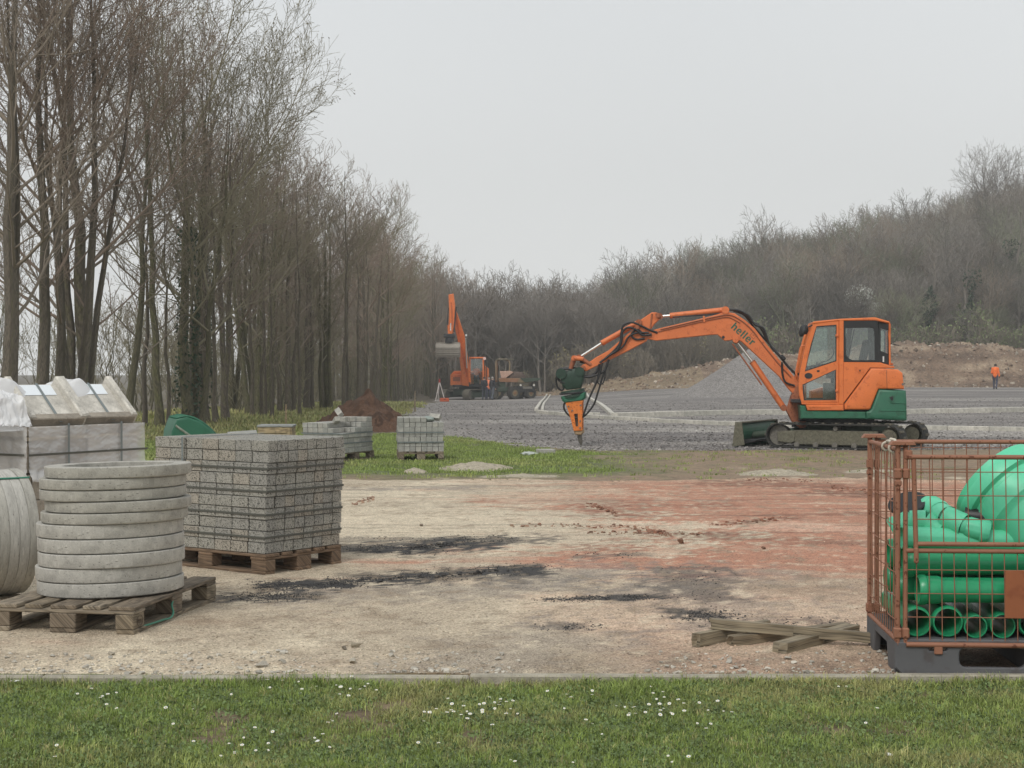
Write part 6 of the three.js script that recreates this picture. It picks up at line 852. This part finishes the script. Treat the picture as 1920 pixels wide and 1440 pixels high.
  const bk = new THREE.Group(); bk.name = 'bucket'; B.add(bk); const bw = 44 / S, [bxx, byy] = e(843, 645), bm = mat([0.40, 0.37, 0.33], 0.7, T.mud), bi = bm; const bp = [[0, 0], [0.35, -0.05], [0.5, -0.3], [0.45, -0.65], [0.25, -1.05], [0.2, -1.04], [0.38, -0.65], [0.42, -0.32], [0.3, -0.12], [0, -0.07]]; part('shell', at(ext(bp, -bw / 2, bw / 2, 0.01), bxx, byy, 2.75, 0, -Math.PI / 2, 0), bm, bk); part('top_beam', box(bw, 0.2, 0.3, bxx, byy - 0.02, 2.85), bm, bk); for (const s of [-1, 1]) part('side_plate', at(ext([[0, 0], [0.35, -0.05], [0.5, -0.3], [0.45, -0.65], [0.25, -1.05], [-0.15, -0.9], [-0.1, -0.2]], -0.02, 0.02), bxx + s * bw / 2, byy, 2.75, 0, -Math.PI / 2, 0), bm, bk); for (let i = 0; i < 4; i++) part('wear_bar', box(bw * 0.96, 0.05, 0.05, bxx, byy - 0.38 - i * 0.16, 2.75 + 0.52 - i * 0.045), bi, bk);
}
// ---------------------------------------------------------------- site dumper
{
  const d = 121, S = F / d, cx = 960, gx = (cx - CX) / F * d, t = thing('site_dumper', 'muddy wheeled dumper with a roll bar and a loaded skip', 'dumper', [gx, G(gx, d) - 0.02, -d], 0), gy = HY + (CAMH - G(gx, d) + 0.02) * S, e = (px, py) => [(px - cx) / S, (gy - py) / S], li = (...c) => { const o = []; for (let i = 0; i < c.length; i += 2) o.push(e(c[i], c[i + 1])); return o; };
  const om = mat([0.33, 0.17, 0.09], 0.8, T.mud), ym = mat([0.30, 0.24, 0.15], 0.85, T.mud), tyre = mat([0.05, 0.048, 0.045], 0.9, T.mud);
  const wheel = (x, z, turn) => { const g = new THREE.Group(); g.name = 'wheel'; g.position.set(x, 0.5, z); g.rotation.y = turn; t.add(g); part('tyre', [smooth(new THREE.LatheGeometry([[0.26, -0.24], [0.44, -0.26], [0.49, -0.18], [0.5, 0], [0.49, 0.18], [0.44, 0.26], [0.26, 0.24]].map((q) => new THREE.Vector2(...q)), 28).rotateX(Math.PI / 2), 50), ...Array.from({ length: 18 }, (_, i) => { const a = i / 18 * 6.283; return at(cham(0.05, 0.05, 0.5, 0.01), Math.cos(a) * 0.5, Math.sin(a) * 0.5, 0, 0, 0, a); })], tyre, g); part('rim', cyl([0, 0, -0.2], [0, 0, 0.2], 0.26, 0.26, 18), ym, g); part('hub', cyl([0, 0, 0.2], [0, 0, 0.25], 0.12, 0.1, 14), om, g); };
  wheel(e(932, 0)[0], 0.6, 0.35); wheel(e(963, 0)[0], 0.9, 0.55); wheel(e(993, 0)[0], 0.2, 0.6); wheel(e(975, 0)[0] - 0.1, -1.0, 0.5);
  part('chassis', [at(cham(3.2, 0.35, 0.9, 0.05), e(955, 0)[0], 0.75, 0.2, 0, 0.2), at(cham(0.5, 0.9, 0.8, 0.05), e(942, 0)[0], 0.9, 0.3)], EM.rim, t); part('axle_box', [box(1.3, 0.45, 0.5, e(985, 0)[0], 0.78, 0.35, 0.3, 0.04)], EM.dark, t); for (const px of [976, 1001]) part('headlight', cyl([...e(px, 722), 0.6], [...e(px, 722), 0.72], 0.085, 0.085, 14), mat([0.6, 0.58, 0.52], 0.3), t); part('bumper', [box(0.75, 0.2, 0.12, ...e(989, 727), 0.65, 0.1, 0.03)], EM.steel, t);
  const roll = new THREE.Group(); roll.name = 'roll_bar'; t.add(roll); part('frame', [tube([[...e(931, 712), 0.4], [...e(930, 690), 0.4], [...e(930.5, 678), 0.4], [...e(933, 674.5), 0.4], [...e(945, 674), 0.4], [...e(952, 674.5), 0.4], [...e(955, 678), 0.4], [...e(955.5, 698), 0.4]], 0.06, 8, 40)], ym, roll); part('frame', [tube([[...e(932, 712), -0.4], [...e(931, 678), -0.4], [...e(946, 674), -0.4], [...e(955, 680), -0.4], [...e(955, 698), -0.4]], 0.05, 8, 30)], ym, roll); part('canopy', at(cham(34 / S, 0.07, 1.1, 0.02), ...e(947, 674), 0), mat([0.12, 0.115, 0.08], 0.8), roll); part('post', box(0.2, 1.5, 0.12, ...e(931, 698), 0.1), om, roll);
  const skip = new THREE.Group(); skip.name = 'skip'; t.add(skip); part('tub', ext(li(934, 709, 975, 709, 1013, 709.5, 1008, 714, 985, 718, 968, 717, 950, 716, 936, 716), -0.75, 0.75, 0.04), ym, skip); part('front_band', ext(li(936, 709, 974, 709.5, 970, 716.5, 938, 716), 0.75, 0.8, 0.01), om, skip); part('rear_shield', ext(li(937, 696, 958, 695.5, 963, 698, 955, 704, 948, 709, 940, 709), 0.2, 0.7, 0.03), mat([0.62, 0.42, 0.34], 0.7, T.mud), skip); part('lip', ext(li(975, 709, 1016, 708.5, 1008, 714, 985, 717), 0.6, 0.85, 0.02), EM.rim, skip);
  const load = new THREE.SphereGeometry(1, 26, 16), p = load.attributes.position; for (let i = 0; i < p.count; i++) { const n = 1 + 0.25 * fbm(p.getX(i) * 2, p.getY(i) * 2, 3, p.getZ(i)); p.setXYZ(i, p.getX(i) * 0.85 * n, Math.max(-0.1, p.getY(i)) * 0.55 * n, p.getZ(i) * 0.6 * n); } load.computeVertexNormals(); const lo = part('soil_load', load, HM.soilDark, t); lo.position.set(...e(966, 709), 0.1);
}
// ---------------------------------------------------------------- people
function person(label, pos, turn, pose, col) {
  const bones = [], J = pose, C3 = (a, b, ra, rb, c) => bones.push([V(...J[a]), V(...J[b]), ra, rb, c]);
  C3('pelvis', 'chest', 0.15, 0.18, 'top'); C3('chest', 'neck', 0.17, 0.07, 'top'); bones.push([V(...J.shL), V(...J.shR), 0.085, 0.085, 'top']); C3('neck', 'head', 0.058, 0.07, 'skin');
  for (const s of ['L', 'R']) { C3('sh' + s, 'el' + s, 0.068, 0.055, 'top'); C3('el' + s, 'wr' + s, 0.055, 0.042, 'top'); C3('wr' + s, 'ha' + s, 0.036, 0.045, 'hand'); const h = V(...J['ha' + s]), w = V(...J['wr' + s]), dir = h.clone().sub(w).normalize(); for (let i = -1; i <= 2; i++) { const o = h.clone().add(V(0, 0, i * 0.02 - 0.01)); bones.push([o, o.clone().addScaledVector(dir, 0.075 - Math.abs(i - 0.5) * 0.008).add(V(0.01, 0, 0.0)), 0.012, 0.01, 'hand']); } C3('hip' + s, 'kn' + s, 0.1, 0.068, 'legs'); C3('kn' + s, 'an' + s, 0.068, 0.05, 'legs'); C3('an' + s, 'to' + s, 0.05, 0.042, 'shoe'); }
  const hd = V(...J.head); bones.push([hd.clone().add(V(0, 0.0, 0.01)), hd.clone().add(V(0, 0.08, -0.01)), 0.088, 0.095, 'skin']); const N = 72, mc = new MarchingCubes(N, new THREE.MeshStandardMaterial(), false, false, 120000); mc.isolation = 0;
  const lo = V(-0.62, -0.08, -0.62), sz = 2.0, sm = 0.035; const f = V();
  const segd = (p, b) => { const ab = f.copy(b[1]).sub(b[0]), l2 = Math.max(1e-6, ab.lengthSq()), px = p[0] - b[0].x, py = p[1] - b[0].y, pz = p[2] - b[0].z, t = clamp((px * ab.x + py * ab.y + pz * ab.z) / l2, 0, 1); return Math.hypot(px - ab.x * t, py - ab.y * t, pz - ab.z * t) - mix(b[2], b[3], t); };
  for (let k = 0; k < N; k++) for (let j = 0; j < N; j++) for (let i = 0; i < N; i++) { const p = [lo.x + sz * (i / N) * 0.62, lo.y + sz * (j / N), lo.z + sz * (k / N) * 0.62]; let dd = 1; for (const b of bones) { const x = segd(p, b), h = clamp(0.5 + 0.5 * (dd - x) / sm, 0, 1); dd = mix(dd, x, h) - sm * h * (1 - h); } mc.field[i + j * N + k * N * N] = -dd; }
  mc.update(); const n = mc.count, P = mc.positionArray.slice(0, n * 3), Nn = mc.normalArray.slice(0, n * 3), cols = new Float32Array(n * 3);
  for (let i = 0; i < n; i++) { const p = [0, 1, 2].map((a) => lo.getComponent(a) + (P[3 * i + a] * 0.5 + 0.5) * sz * (a === 1 ? 1 : 0.62)); let best = 9, c = 'top'; for (const b of bones) { const x = segd(p, b); if (x < best) { best = x; c = b[4]; } } const hy = p[1] - hd.y; if (c === 'skin' && (hy > 0.1 || (p[2] < hd.z - 0.02 && hy > 0))) c = 'hair'; for (let a = 0; a < 3; a++) P[3 * i + a] = p[a]; cols.set(col[c] ?? [0.5, 0.33, 0.25], 3 * i); }
  const g = new THREE.BufferGeometry(); g.setAttribute('position', new THREE.BufferAttribute(P, 3)); g.setAttribute('color', new THREE.BufferAttribute(cols, 3)); g.computeVertexNormals();
  const m = new THREE.Mesh(g, mat([1, 1, 1], 0.85, null, { vc: 1 })); m.name = 'body'; const t = thing('person', label, 'person', pos, turn); t.add(m);
  const fm = mat(col.skin ?? [0.5, 0.33, 0.25], 0.7); part('face', [at(new THREE.ConeGeometry(0.018, 0.035, 6).rotateX(Math.PI / 2), hd.x, hd.y + 0.03, hd.z + 0.098), at(new THREE.SphereGeometry(0.024, 8, 6).scale(0.5, 1.1, 0.8), hd.x + 0.092, hd.y + 0.03, hd.z), at(new THREE.SphereGeometry(0.024, 8, 6).scale(0.5, 1.1, 0.8), hd.x - 0.092, hd.y + 0.03, hd.z)], fm, t); part('eyes', [at(new THREE.SphereGeometry(0.011, 8, 6), hd.x + 0.032, hd.y + 0.045, hd.z + 0.083), at(new THREE.SphereGeometry(0.011, 8, 6), hd.x - 0.032, hd.y + 0.045, hd.z + 0.083)], EM.dark, t); part('mouth', at(new THREE.SphereGeometry(0.02, 8, 6).scale(1, 0.3, 0.4), hd.x, hd.y - 0.02, hd.z + 0.086), mat([0.35, 0.16, 0.13], 0.7), t);
  return t;
}
const stand = (o = {}) => ({ pelvis: [0, 0.95, 0], chest: [0, 1.3, 0.01], neck: [0, 1.48, 0.02], head: [0, 1.6, 0.03], shL: [0.17, 1.42, 0], shR: [-0.17, 1.42, 0], elL: [0.24, 1.14, -0.02], elR: [-0.24, 1.14, -0.02], wrL: [0.24, 0.9, 0.08], wrR: [-0.24, 0.9, 0.08], haL: [0.235, 0.83, 0.1], haR: [-0.235, 0.83, 0.1], hipL: [0.095, 0.92, 0], hipR: [-0.095, 0.92, 0], knL: [0.11, 0.5, 0.02], knR: [-0.11, 0.5, 0.02], anL: [0.12, 0.07, -0.02], anR: [-0.12, 0.07, -0.02], toL: [0.14, 0.045, 0.13], toR: [-0.14, 0.045, 0.13], ...o });
{
  const dark = { top: [0.018, 0.018, 0.024], legs: [0.04, 0.045, 0.06], shoe: [0.02, 0.02, 0.02], hand: [0.42, 0.28, 0.21], skin: [0.45, 0.3, 0.23], hair: [0.07, 0.06, 0.05] }, hv = { top: [0.85, 0.17, 0.03], legs: [0.05, 0.055, 0.085], shoe: [0.05, 0.045, 0.04], hand: [0.05, 0.05, 0.05], skin: [0.45, 0.3, 0.23], hair: [0.04, 0.03, 0.025] };
  const q = (px, d) => { const x = (px - CX) / F * d; return [x, G(x, d) + 0.0, -d]; };
  person('person in a dark jacket standing before the second excavator with hands in front', q(908, 117), 2.9, stand({ wrL: [0.12, 1.08, 0.2], wrR: [-0.12, 1.08, 0.2], haL: [0.06, 1.1, 0.26], haR: [-0.06, 1.1, 0.26] }), dark);
  person('person in a dark jacket walking beside the dumper wheel', q(923, 116.5), 2.5, stand({ anL: [0.12, 0.07, 0.22], toL: [0.13, 0.05, 0.36], knL: [0.11, 0.5, 0.16], anR: [-0.12, 0.1, -0.25], toR: [-0.13, 0.05, -0.12], knR: [-0.1, 0.5, -0.04] }), { ...dark, legs: [0.09, 0.10, 0.12], hair: [0.3, 0.28, 0.25] });
  person('person in an orange jacket half hidden behind the two in dark jackets', q(916, 118.3), 0.4, stand(), { ...hv, top: [0.8, 0.24, 0.12] });
  person('worker in an orange jacket and dark trousers walking on the lot', q(1866, 106), 2.7, stand({ head: [0, 1.58, 0.1], neck: [0, 1.47, 0.05], chest: [0, 1.3, 0.04], anL: [0.1, 0.07, 0.16], toL: [0.11, 0.045, 0.3], knL: [0.1, 0.5, 0.13], anR: [-0.11, 0.13, -0.3], toR: [-0.12, 0.05, -0.2], knR: [-0.1, 0.5, 0.0], wrL: [0.18, 1.05, 0.2], haL: [0.13, 1.08, 0.26], wrR: [-0.27, 0.92, -0.02], haR: [-0.27, 0.85, 0.02] }), hv);
  const cab = person('operator in an orange vest seated in the cab of the second excavator', [(893 - CX) / F * 119 + 0.02, G((893 - CX) / F * 119, 119) + 0.88, -118.95], 0.0, stand({ knL: [0.13, 0.9, 0.42], knR: [-0.13, 0.9, 0.42], anL: [0.14, 0.5, 0.45], anR: [-0.14, 0.5, 0.45], toL: [0.15, 0.47, 0.57], toR: [-0.15, 0.47, 0.57], wrL: [0.26, 1.1, 0.25], wrR: [-0.26, 1.1, 0.25], haL: [0.26, 1.12, 0.32], haR: [-0.26, 1.12, 0.32] }), hv);
}

// ---------------------------------------------------------------- grass, daisies, stones
{
  const r = rng(4242), q = new THREE.Quaternion(), eu = new THREE.Euler();
  const lawnY = (x, d) => G(x, d) + relief(x, d, 0);
  function tuft(blades, h, spread, w, seed) {
    const rr = rng(seed), p = [], n = [];
    for (let b = 0; b < blades; b++) {
      const a = rr() * 6.283, px = Math.cos(a) * spread * Math.sqrt(rr()), pz = Math.sin(a) * spread * Math.sqrt(rr()), t = rr() * 6.283, hh = h * (0.45 + 0.75 * rr()), lean = hh * (0.25 + 0.75 * rr()), lx = Math.cos(t) * lean, lz = Math.sin(t) * lean, wx = -Math.sin(t) * w * (0.7 + 0.6 * rr()), wz = Math.cos(t) * w;
      const A = [px - wx, -0.008, pz - wz], B = [px + wx, -0.008, pz + wz], c = [px - wx * 0.8 + lx * 0.35, hh * 0.65, pz - wz * 0.8 + lz * 0.35], D = [px + wx * 0.8 + lx * 0.35, hh * 0.65, pz + wz * 0.8 + lz * 0.35], E = [px + lx, hh, pz + lz];
      p.push(...A, ...B, ...D, ...A, ...D, ...c, ...c, ...D, ...E); for (let k = 0; k < 9; k++) n.push(Math.cos(t) * -0.4, 0.85, Math.sin(t) * -0.4);
    }
    const g = new THREE.BufferGeometry(); g.setAttribute('position', new THREE.Float32BufferAttribute(p, 3)); g.computeVertexNormals(); return g;
  }
  const gm = new THREE.MeshPhysicalMaterial({ color: lin(1, 1, 1), roughness: 0.75, transmission: 0.25, thickness: 0, side: THREE.DoubleSide });
  const green = (v, dry) => mix3([0.225 * v, 0.31 * v, 0.06 * v], [0.46 * v, 0.41 * v, 0.18 * v], dry);
  const lists = [[], [], []];
  for (let i = 0; i < 38000; i++) {
    const d = mix(5.0, 7.235, Math.pow(r(), 0.9)), x = (r() - 0.5) * 8.4, bare = fbm(x * 1.4, d * 1.4, 4), fine = fbm(x * 4.1, d * 4.6, 3, 2); if (bare + 0.6 * fine > 0.17 + 0.3 * r()) continue;
    if (Math.abs(x) > 2.9 && r() < 0.6) continue;
    const dry = clamp(sst(0.0, 0.35, fbm(x * 0.9, d * 1.6, 3, 6.6)) * 0.55 + (r() < 0.07 ? 0.9 : 0) + 0.12 * r() + sst(0.9, 2.6, x) * 0.12, 0, 1), v = (0.62 + 0.75 * r()) * (1 + 0.5 * fine), s = (0.55 + 0.75 * r()) * (d > 7.1 ? 1.1 : 0.82 + 0.6 * sst(0, 0.4, fbm(x * 1.1, d * 1.3, 2, 8)));
    eu.set((r() - 0.5) * 0.3, r() * 6.28, (r() - 0.5) * 0.3); q.setFromEuler(eu); lists[Math.floor(r() * 3)].push([M4(x, lawnY(x, d), -d, q, s), green(v, dry)]);
  }
  [[12, 0.03, 0.034, 0.0016], [14, 0.022, 0.038, 0.0018], [9, 0.04, 0.03, 0.0013]].forEach((a, i) => scatter('lawn_grass', tuft(...a, 50 + i), gm, lists[i], ['short green grass of the lawn', 'dense low tufts mixed into the lawn', 'taller thin grass mixed into the lawn'][i], 'grass'));
  // clover and moss leaves close to the ground
  const cl = [], rr = rng(88), spots = []; for (let i = 0; i < 26; i++) spots.push([(rr() - 0.5) * 0.12, 0.006 + rr() * 0.018, (rr() - 0.5) * 0.12]); const clover = leafGeo(spots, 0.012, rr);
  for (let i = 0; i < 2600; i++) { const d = mix(5.0, 7.2, r()), x = (r() - 0.5) * 6.4; if (fbm(x * 1.4, d * 1.4, 4) > 0.28) continue; q.setFromAxisAngle(V(0, 1, 0), r() * 6.28); const v = 0.6 + 0.8 * r(); cl.push([M4(x, lawnY(x, d), -d, q, 0.7 + 0.8 * r()), [0.15 * v, 0.215 * v, 0.07 * v]]); }
  scatter('clover_cover', clover, gm, cl, 'low clover and moss between the grass blades', 'ground cover');
  // the verge and the wood floor
  const vl = [[], []]; for (let i = 0; i < 26000; i++) { const d = mix(19.8, 37, Math.pow(r(), 0.8)), x = mix(-11, 6, r()), k = region(x, d); if (k !== 2 && !(k === 4 && d < 44)) continue; const c = vergeColor(x, d), isGreen = c[1] / (c[0] + 1e-4); if (isGreen < 0.96 + 0.2 * r() && r() < 0.93) continue; const v = 0.6 + 0.7 * r(), s = (0.8 + 0.9 * r()) * (x < -5 ? 1.4 : 1); q.setFromAxisAngle(V(0, 1, 0), r() * 6.28); vl[i & 1].push([M4(x, G(x, d) + relief(x, d, 2), -d, q, s), green(v * 1.05, clamp(0.1 + 0.5 * r() * sst(-0.2, 0.3, fbm(x * 0.5, d * 0.5, 3)), 0, 1))]); }
  [[16, 0.024, 0.09, 0.0035], [14, 0.034, 0.08, 0.0035]].forEach((a, i) => scatter('verge_grass', tuft(...a, 70 + i), gm, vl[i], ['short grass of the verge behind the yard', 'taller grass of the verge behind the yard'][i], 'grass'));
  const wl = []; for (let i = 0; i < 5200; i++) { const d = mix(33, 78, r()), x = interp([[30, -9], [57, -7], [80, -6.4]], d) + (r() - 0.7) * 7 + 1.5; if (region(x, d) !== 4) continue; q.setFromAxisAngle(V(0, 1, 0), r() * 6.28); const v = 0.6 + 0.6 * r(); wl.push([M4(x, G(x, d), -d, q, 1.5 + 2 * r()), green(v * 1.0, 0.25 + 0.75 * r())]); }
  scatter('wood_edge_grass', tuft(12, 0.05, 0.12, 0.005, 75), gm, wl, 'rough grass along the edge of the bare wood', 'grass');

  // daisies
  const dp = [], dn = [], dc = []; const tri = (a, b, c, col) => { dp.push(...a, ...b, ...c); for (let i = 0; i < 3; i++) { dn.push(0, 1, 0); dc.push(...col); } };
  for (let i = 0; i < 12; i++) { const a = i / 12 * 6.283, w = 0.2, R2 = 0.0125, y = 0.003; tri([0, 0, 0], [Math.cos(a + w) * R2, y, Math.sin(a + w) * R2], [Math.cos(a - w) * R2, y, Math.sin(a - w) * R2], [0.82, 0.82, 0.79]); } for (let i = 0; i < 8; i++) { const a = i / 8 * 6.283, b = (i + 1) / 8 * 6.283; tri([0, 0.0045, 0], [Math.cos(b) * 0.0045, 0.002, Math.sin(b) * 0.0045], [Math.cos(a) * 0.0045, 0.002, Math.sin(a) * 0.0045], [0.6, 0.42, 0.04]); } tri([-0.001, 0, 0], [0.001, 0, 0], [0, -0.04, 0], [0.08, 0.14, 0.03]);
  const dg = new THREE.BufferGeometry(); dg.setAttribute('position', new THREE.Float32BufferAttribute(dp, 3)); dg.setAttribute('normal', new THREE.Float32BufferAttribute(dn, 3)); dg.setAttribute('color', new THREE.Float32BufferAttribute(dc, 3)); const dm = mat([1, 1, 1], 0.7, null, { vc: 1, two: 1 });
  const clusters = [[190, 1315, 40, 12, 8], [40, 1275, 20, 8, 2], [560, 1295, 90, 14, 12], [650, 1300, 60, 12, 8], [880, 1335, 70, 12, 16], [940, 1325, 50, 14, 10], [820, 1345, 40, 10, 7], [620, 1350, 30, 10, 4], [500, 1395, 40, 16, 6], [420, 1415, 60, 14, 7], [600, 1390, 30, 10, 4], [330, 1350, 30, 10, 3], [1080, 1310, 40, 10, 6], [1200, 1325, 60, 14, 12], [1250, 1328, 50, 10, 10], [1340, 1338, 30, 8, 6], [1130, 1360, 60, 14, 5], [1310, 1370, 30, 8, 3], [1570, 1292, 24, 6, 2], [95, 1405, 20, 10, 2], [800, 1395, 20, 6, 3], [740, 1270, 60, 6, 5], [1250, 1425, 40, 8, 3], [1010, 1435, 60, 6, 3], [1630, 1330, 40, 20, 2]];
  for (const [cx, cy, w, h, n] of clusters) for (let i = 0; i < n; i++) { const g = groundAt(cx + (r() + r() - 1) * w * 1.5, cy + (r() + r() - 1) * h * 2.6); if (-g.z > 7.2) continue; const m = new THREE.Mesh(dg, dm); m.name = numbered('daisy'); m.position.set(g.x, lawnY(g.x, -g.z) + 0.03 + 0.01 * r(), g.z); m.rotation.set(0.25 + (r() - 0.5) * 0.6, r() * 6, (r() - 0.5) * 0.5); m.scale.setScalar(0.36 + 0.36 * r()); tag(m, 'small white daisy flowering in the lawn', 'daisy', 'daisies in the lawn'); scene.add(m); }

  // stones
  const stoneGeo = (seed, sq = 0.6) => { const s = rng(seed), pts = []; for (let i = 0; i < 11; i++) { const v = V(s() - 0.5, s() - 0.5, s() - 0.5).normalize(); pts.push(V(v.x * (0.8 + 0.3 * s()), v.y * sq, v.z * (0.7 + 0.3 * s()))); } return uvs(flat(new ConvexGeometry(pts))); };
  const sg = [1, 2, 3, 4].map((i) => stoneGeo(i * 7)), sm = mat([1, 1, 1], 0.95);
  const spread = (n, fn, label, name) => { const L = [[], [], [], []]; for (let i = 0; i < n; i++) { const o = fn(i); if (!o) continue; const [x, d, s, c, y] = o; eu.set((r() - 0.5) * 0.6, r() * 6.28, (r() - 0.5) * 0.6); q.setFromEuler(eu); L[i & 3].push([M4(x, y + s * 0.25, -d, q, s), c]); } L.forEach((l, i) => scatter(name, sg[i], sm, l, ['fine', 'mixed', 'angular', 'flat'][i] + ' ' + label, 'stones')); };
  const yy = (x, d) => G(x, d) + relief(x, d, 1);
  spread(30000, () => { const d = mix(7.3, 14.5, Math.pow(r(), 1.5)), x = (r() - 0.5) * 0.80 * d; if (x < -3.6 || region(x, d) !== 1) return null; const c = yardColor(x, d), v = 0.55 + 0.95 * r(), s = 0.0022 + 0.0052 * Math.pow(r(), 3); return [x, d, s, mix3(c.map((k) => k * v), [0.45, 0.42, 0.37], r() * 0.35), yy(x, d)]; }, 'grit lying loose on the gravel yard', 'yard_grit');
  const ashes = stainW.filter((s) => s.c === C.ash);
  spread(12000, () => { const s = ashes[Math.floor(Math.pow(r(), 1.3) * ashes.length)], t = r() * 1.16 - 0.08, k = (r() + r() + r() - 1.5) * 1.15 * s.w, j = (r() + r() - 1) * 0.25, x = mix(s.a[0], s.b[0], t) + j, d = mix(s.a[1], s.b[1], t) + k; if (r() > s.k * s.k || fbm(x * 3, d * 2.2, 3, 5) < -0.12 || region(x, d) !== 1) return null; const v = 0.6 + 0.9 * r(); return [x, d, 0.0026 + 0.0062 * Math.pow(r(), 2.4), [0.045 * v, 0.043 * v, 0.042 * v], yy(x, d)]; }, 'black crumbs strewn over the ash stains', 'ash_crumbs');
  spread(900, () => { const d = 7.33 + 0.55 * Math.pow(r(), 2.2), x = mix(-3.2, 2.2, r()); if (fbm(x * 1.5, 2, 2) < -0.12) return null; const v = 0.7 + 0.6 * r(), s = 0.006 + 0.017 * Math.pow(r(), 2.5); return [x, d, s, [0.43 * v, 0.40 * v, 0.34 * v], yy(x, d)]; }, 'pale rubble lying along the kerb edging', 'kerb_rubble');
  spread(800, () => { const seg = [[1100, 998, 1330, 1003], [1190, 990, 1260, 1004], [1100, 945, 1160, 965], [1330, 985, 1480, 972], [1400, 898, 1560, 903], [1560, 915, 1650, 922], [660, 945, 700, 935], [770, 1028, 850, 1020], [640, 1092, 980, 1070], [960, 985, 1200, 988]][Math.floor(r() * 10)], t = r(), g = groundAt(mix(seg[0], seg[2], t), mix(seg[1], seg[3], t) + (r() + r() - 1) * 5), x = g.x, d = -g.z, c = mix3(yardColor(x, d), seg[1] > 1018 ? C.ash : C.deepRed, 0.75), v = 0.7 + 0.6 * r(); return [x, d, 0.006 + 0.022 * Math.pow(r(), 2.8), c.map((k) => k * v), yy(x, d)]; }, 'clods of clay and ash lying on the yard', 'clay_clods');
  spread(30000, () => { const d = mix(29, 80, Math.pow(r(), 2.3)), x = mix(-0.20, 0.37, r()) * d; if (region(x, d) !== 3) return null; const c = lotColor(x, d), v = 0.55 + 1.1 * r(), s = 0.014 + 0.026 * Math.pow(r(), 2); return [x, d, s, c.map((k) => k * v), G(x, d) + relief(x, d, 3)]; }, 'crushed stone lying loose on the grey lot', 'lot_stones');
  // single stones one can point at
  const one = (px, py, s, c, label, seed) => { const g = groundAt(px, py), m = new THREE.Mesh(stoneGeo(seed, 0.5), mat(c, 0.95, T.concrete, { bump: 0.002 })); m.name = numbered('loose_stone'); m.scale.set(s, s, s * 0.8); m.position.set(g.x, yy(g.x, -g.z) + s * 0.36, g.z); m.rotation.y = seed; tag(m, label, 'stone', 'loose stones in the yard'); scene.add(m); };
  one(667, 1214, 0.036, [0.36, 0.31, 0.23], 'flat tan stone with a dark edge lying alone on the open gravel', 91); one(648, 1217, 0.028, [0.22, 0.185, 0.14], 'darker stone touching the flat tan stone', 92); one(660, 1243, 0.032, [0.52, 0.47, 0.38], 'pale flat stone between the tan stone and the kerb', 93); one(762, 1217, 0.019, [0.55, 0.5, 0.4], 'small pale stone on the open gravel beside the tan stone', 94); one(490, 1252, 0.04, [0.46, 0.42, 0.35], 'knobbly pale stone at the kerb', 95); one(531, 1245, 0.024, [0.44, 0.4, 0.33], 'small grey stone beside the knobbly stone at the kerb', 96); one(1277, 1019, 0.055, [0.20, 0.10, 0.06], 'red brown clod on the red clay', 97); one(1432, 1031, 0.028, [0.2, 0.11, 0.07], 'small brown clod on the red clay', 98); one(790, 985, 0.03, [0.25, 0.2, 0.15], 'small brown stone on the pale gravel', 99); one(207, 1228, 0.026, [0.45, 0.4, 0.32], 'pale stone beside the pallet of rings', 90);
  // pale litter in the lawn
  const lit = (px, py, label, seed, s) => { const g = groundAt(px, py), m = new THREE.Mesh(stoneGeo(seed, 0.25), mat([0.68, 0.68, 0.64], 0.8)); m.name = numbered('paper_scrap'); m.scale.set(s, s, s * 0.7); m.position.set(g.x, lawnY(g.x, -g.z) + 0.03, g.z); m.rotation.set(0.2, seed, 0.1); tag(m, label, 'paper scrap'); scene.add(m); }; lit(595, 1391, 'crumpled white paper scrap in the lawn below the flat tan stone', 61, 0.019); lit(1672, 1422, 'flat white paper scrap in the lawn before the mesh cage', 62, 0.022); lit(30, 1277, 'white scrap in the lawn near the ring pallet', 63, 0.016);
}

{ let tri = 0; const seenG = new Set(); scene.traverse((o) => { if (o.isMesh && !seenG.has(o.geometry)) { seenG.add(o.geometry); tri += (o.geometry.index ?? o.geometry.attributes.position).count / 3; } }); console.log('triangles', Math.round(tri)); }

scene.children.forEach((o) => shadows(o));
renderer.render(scene, camera);
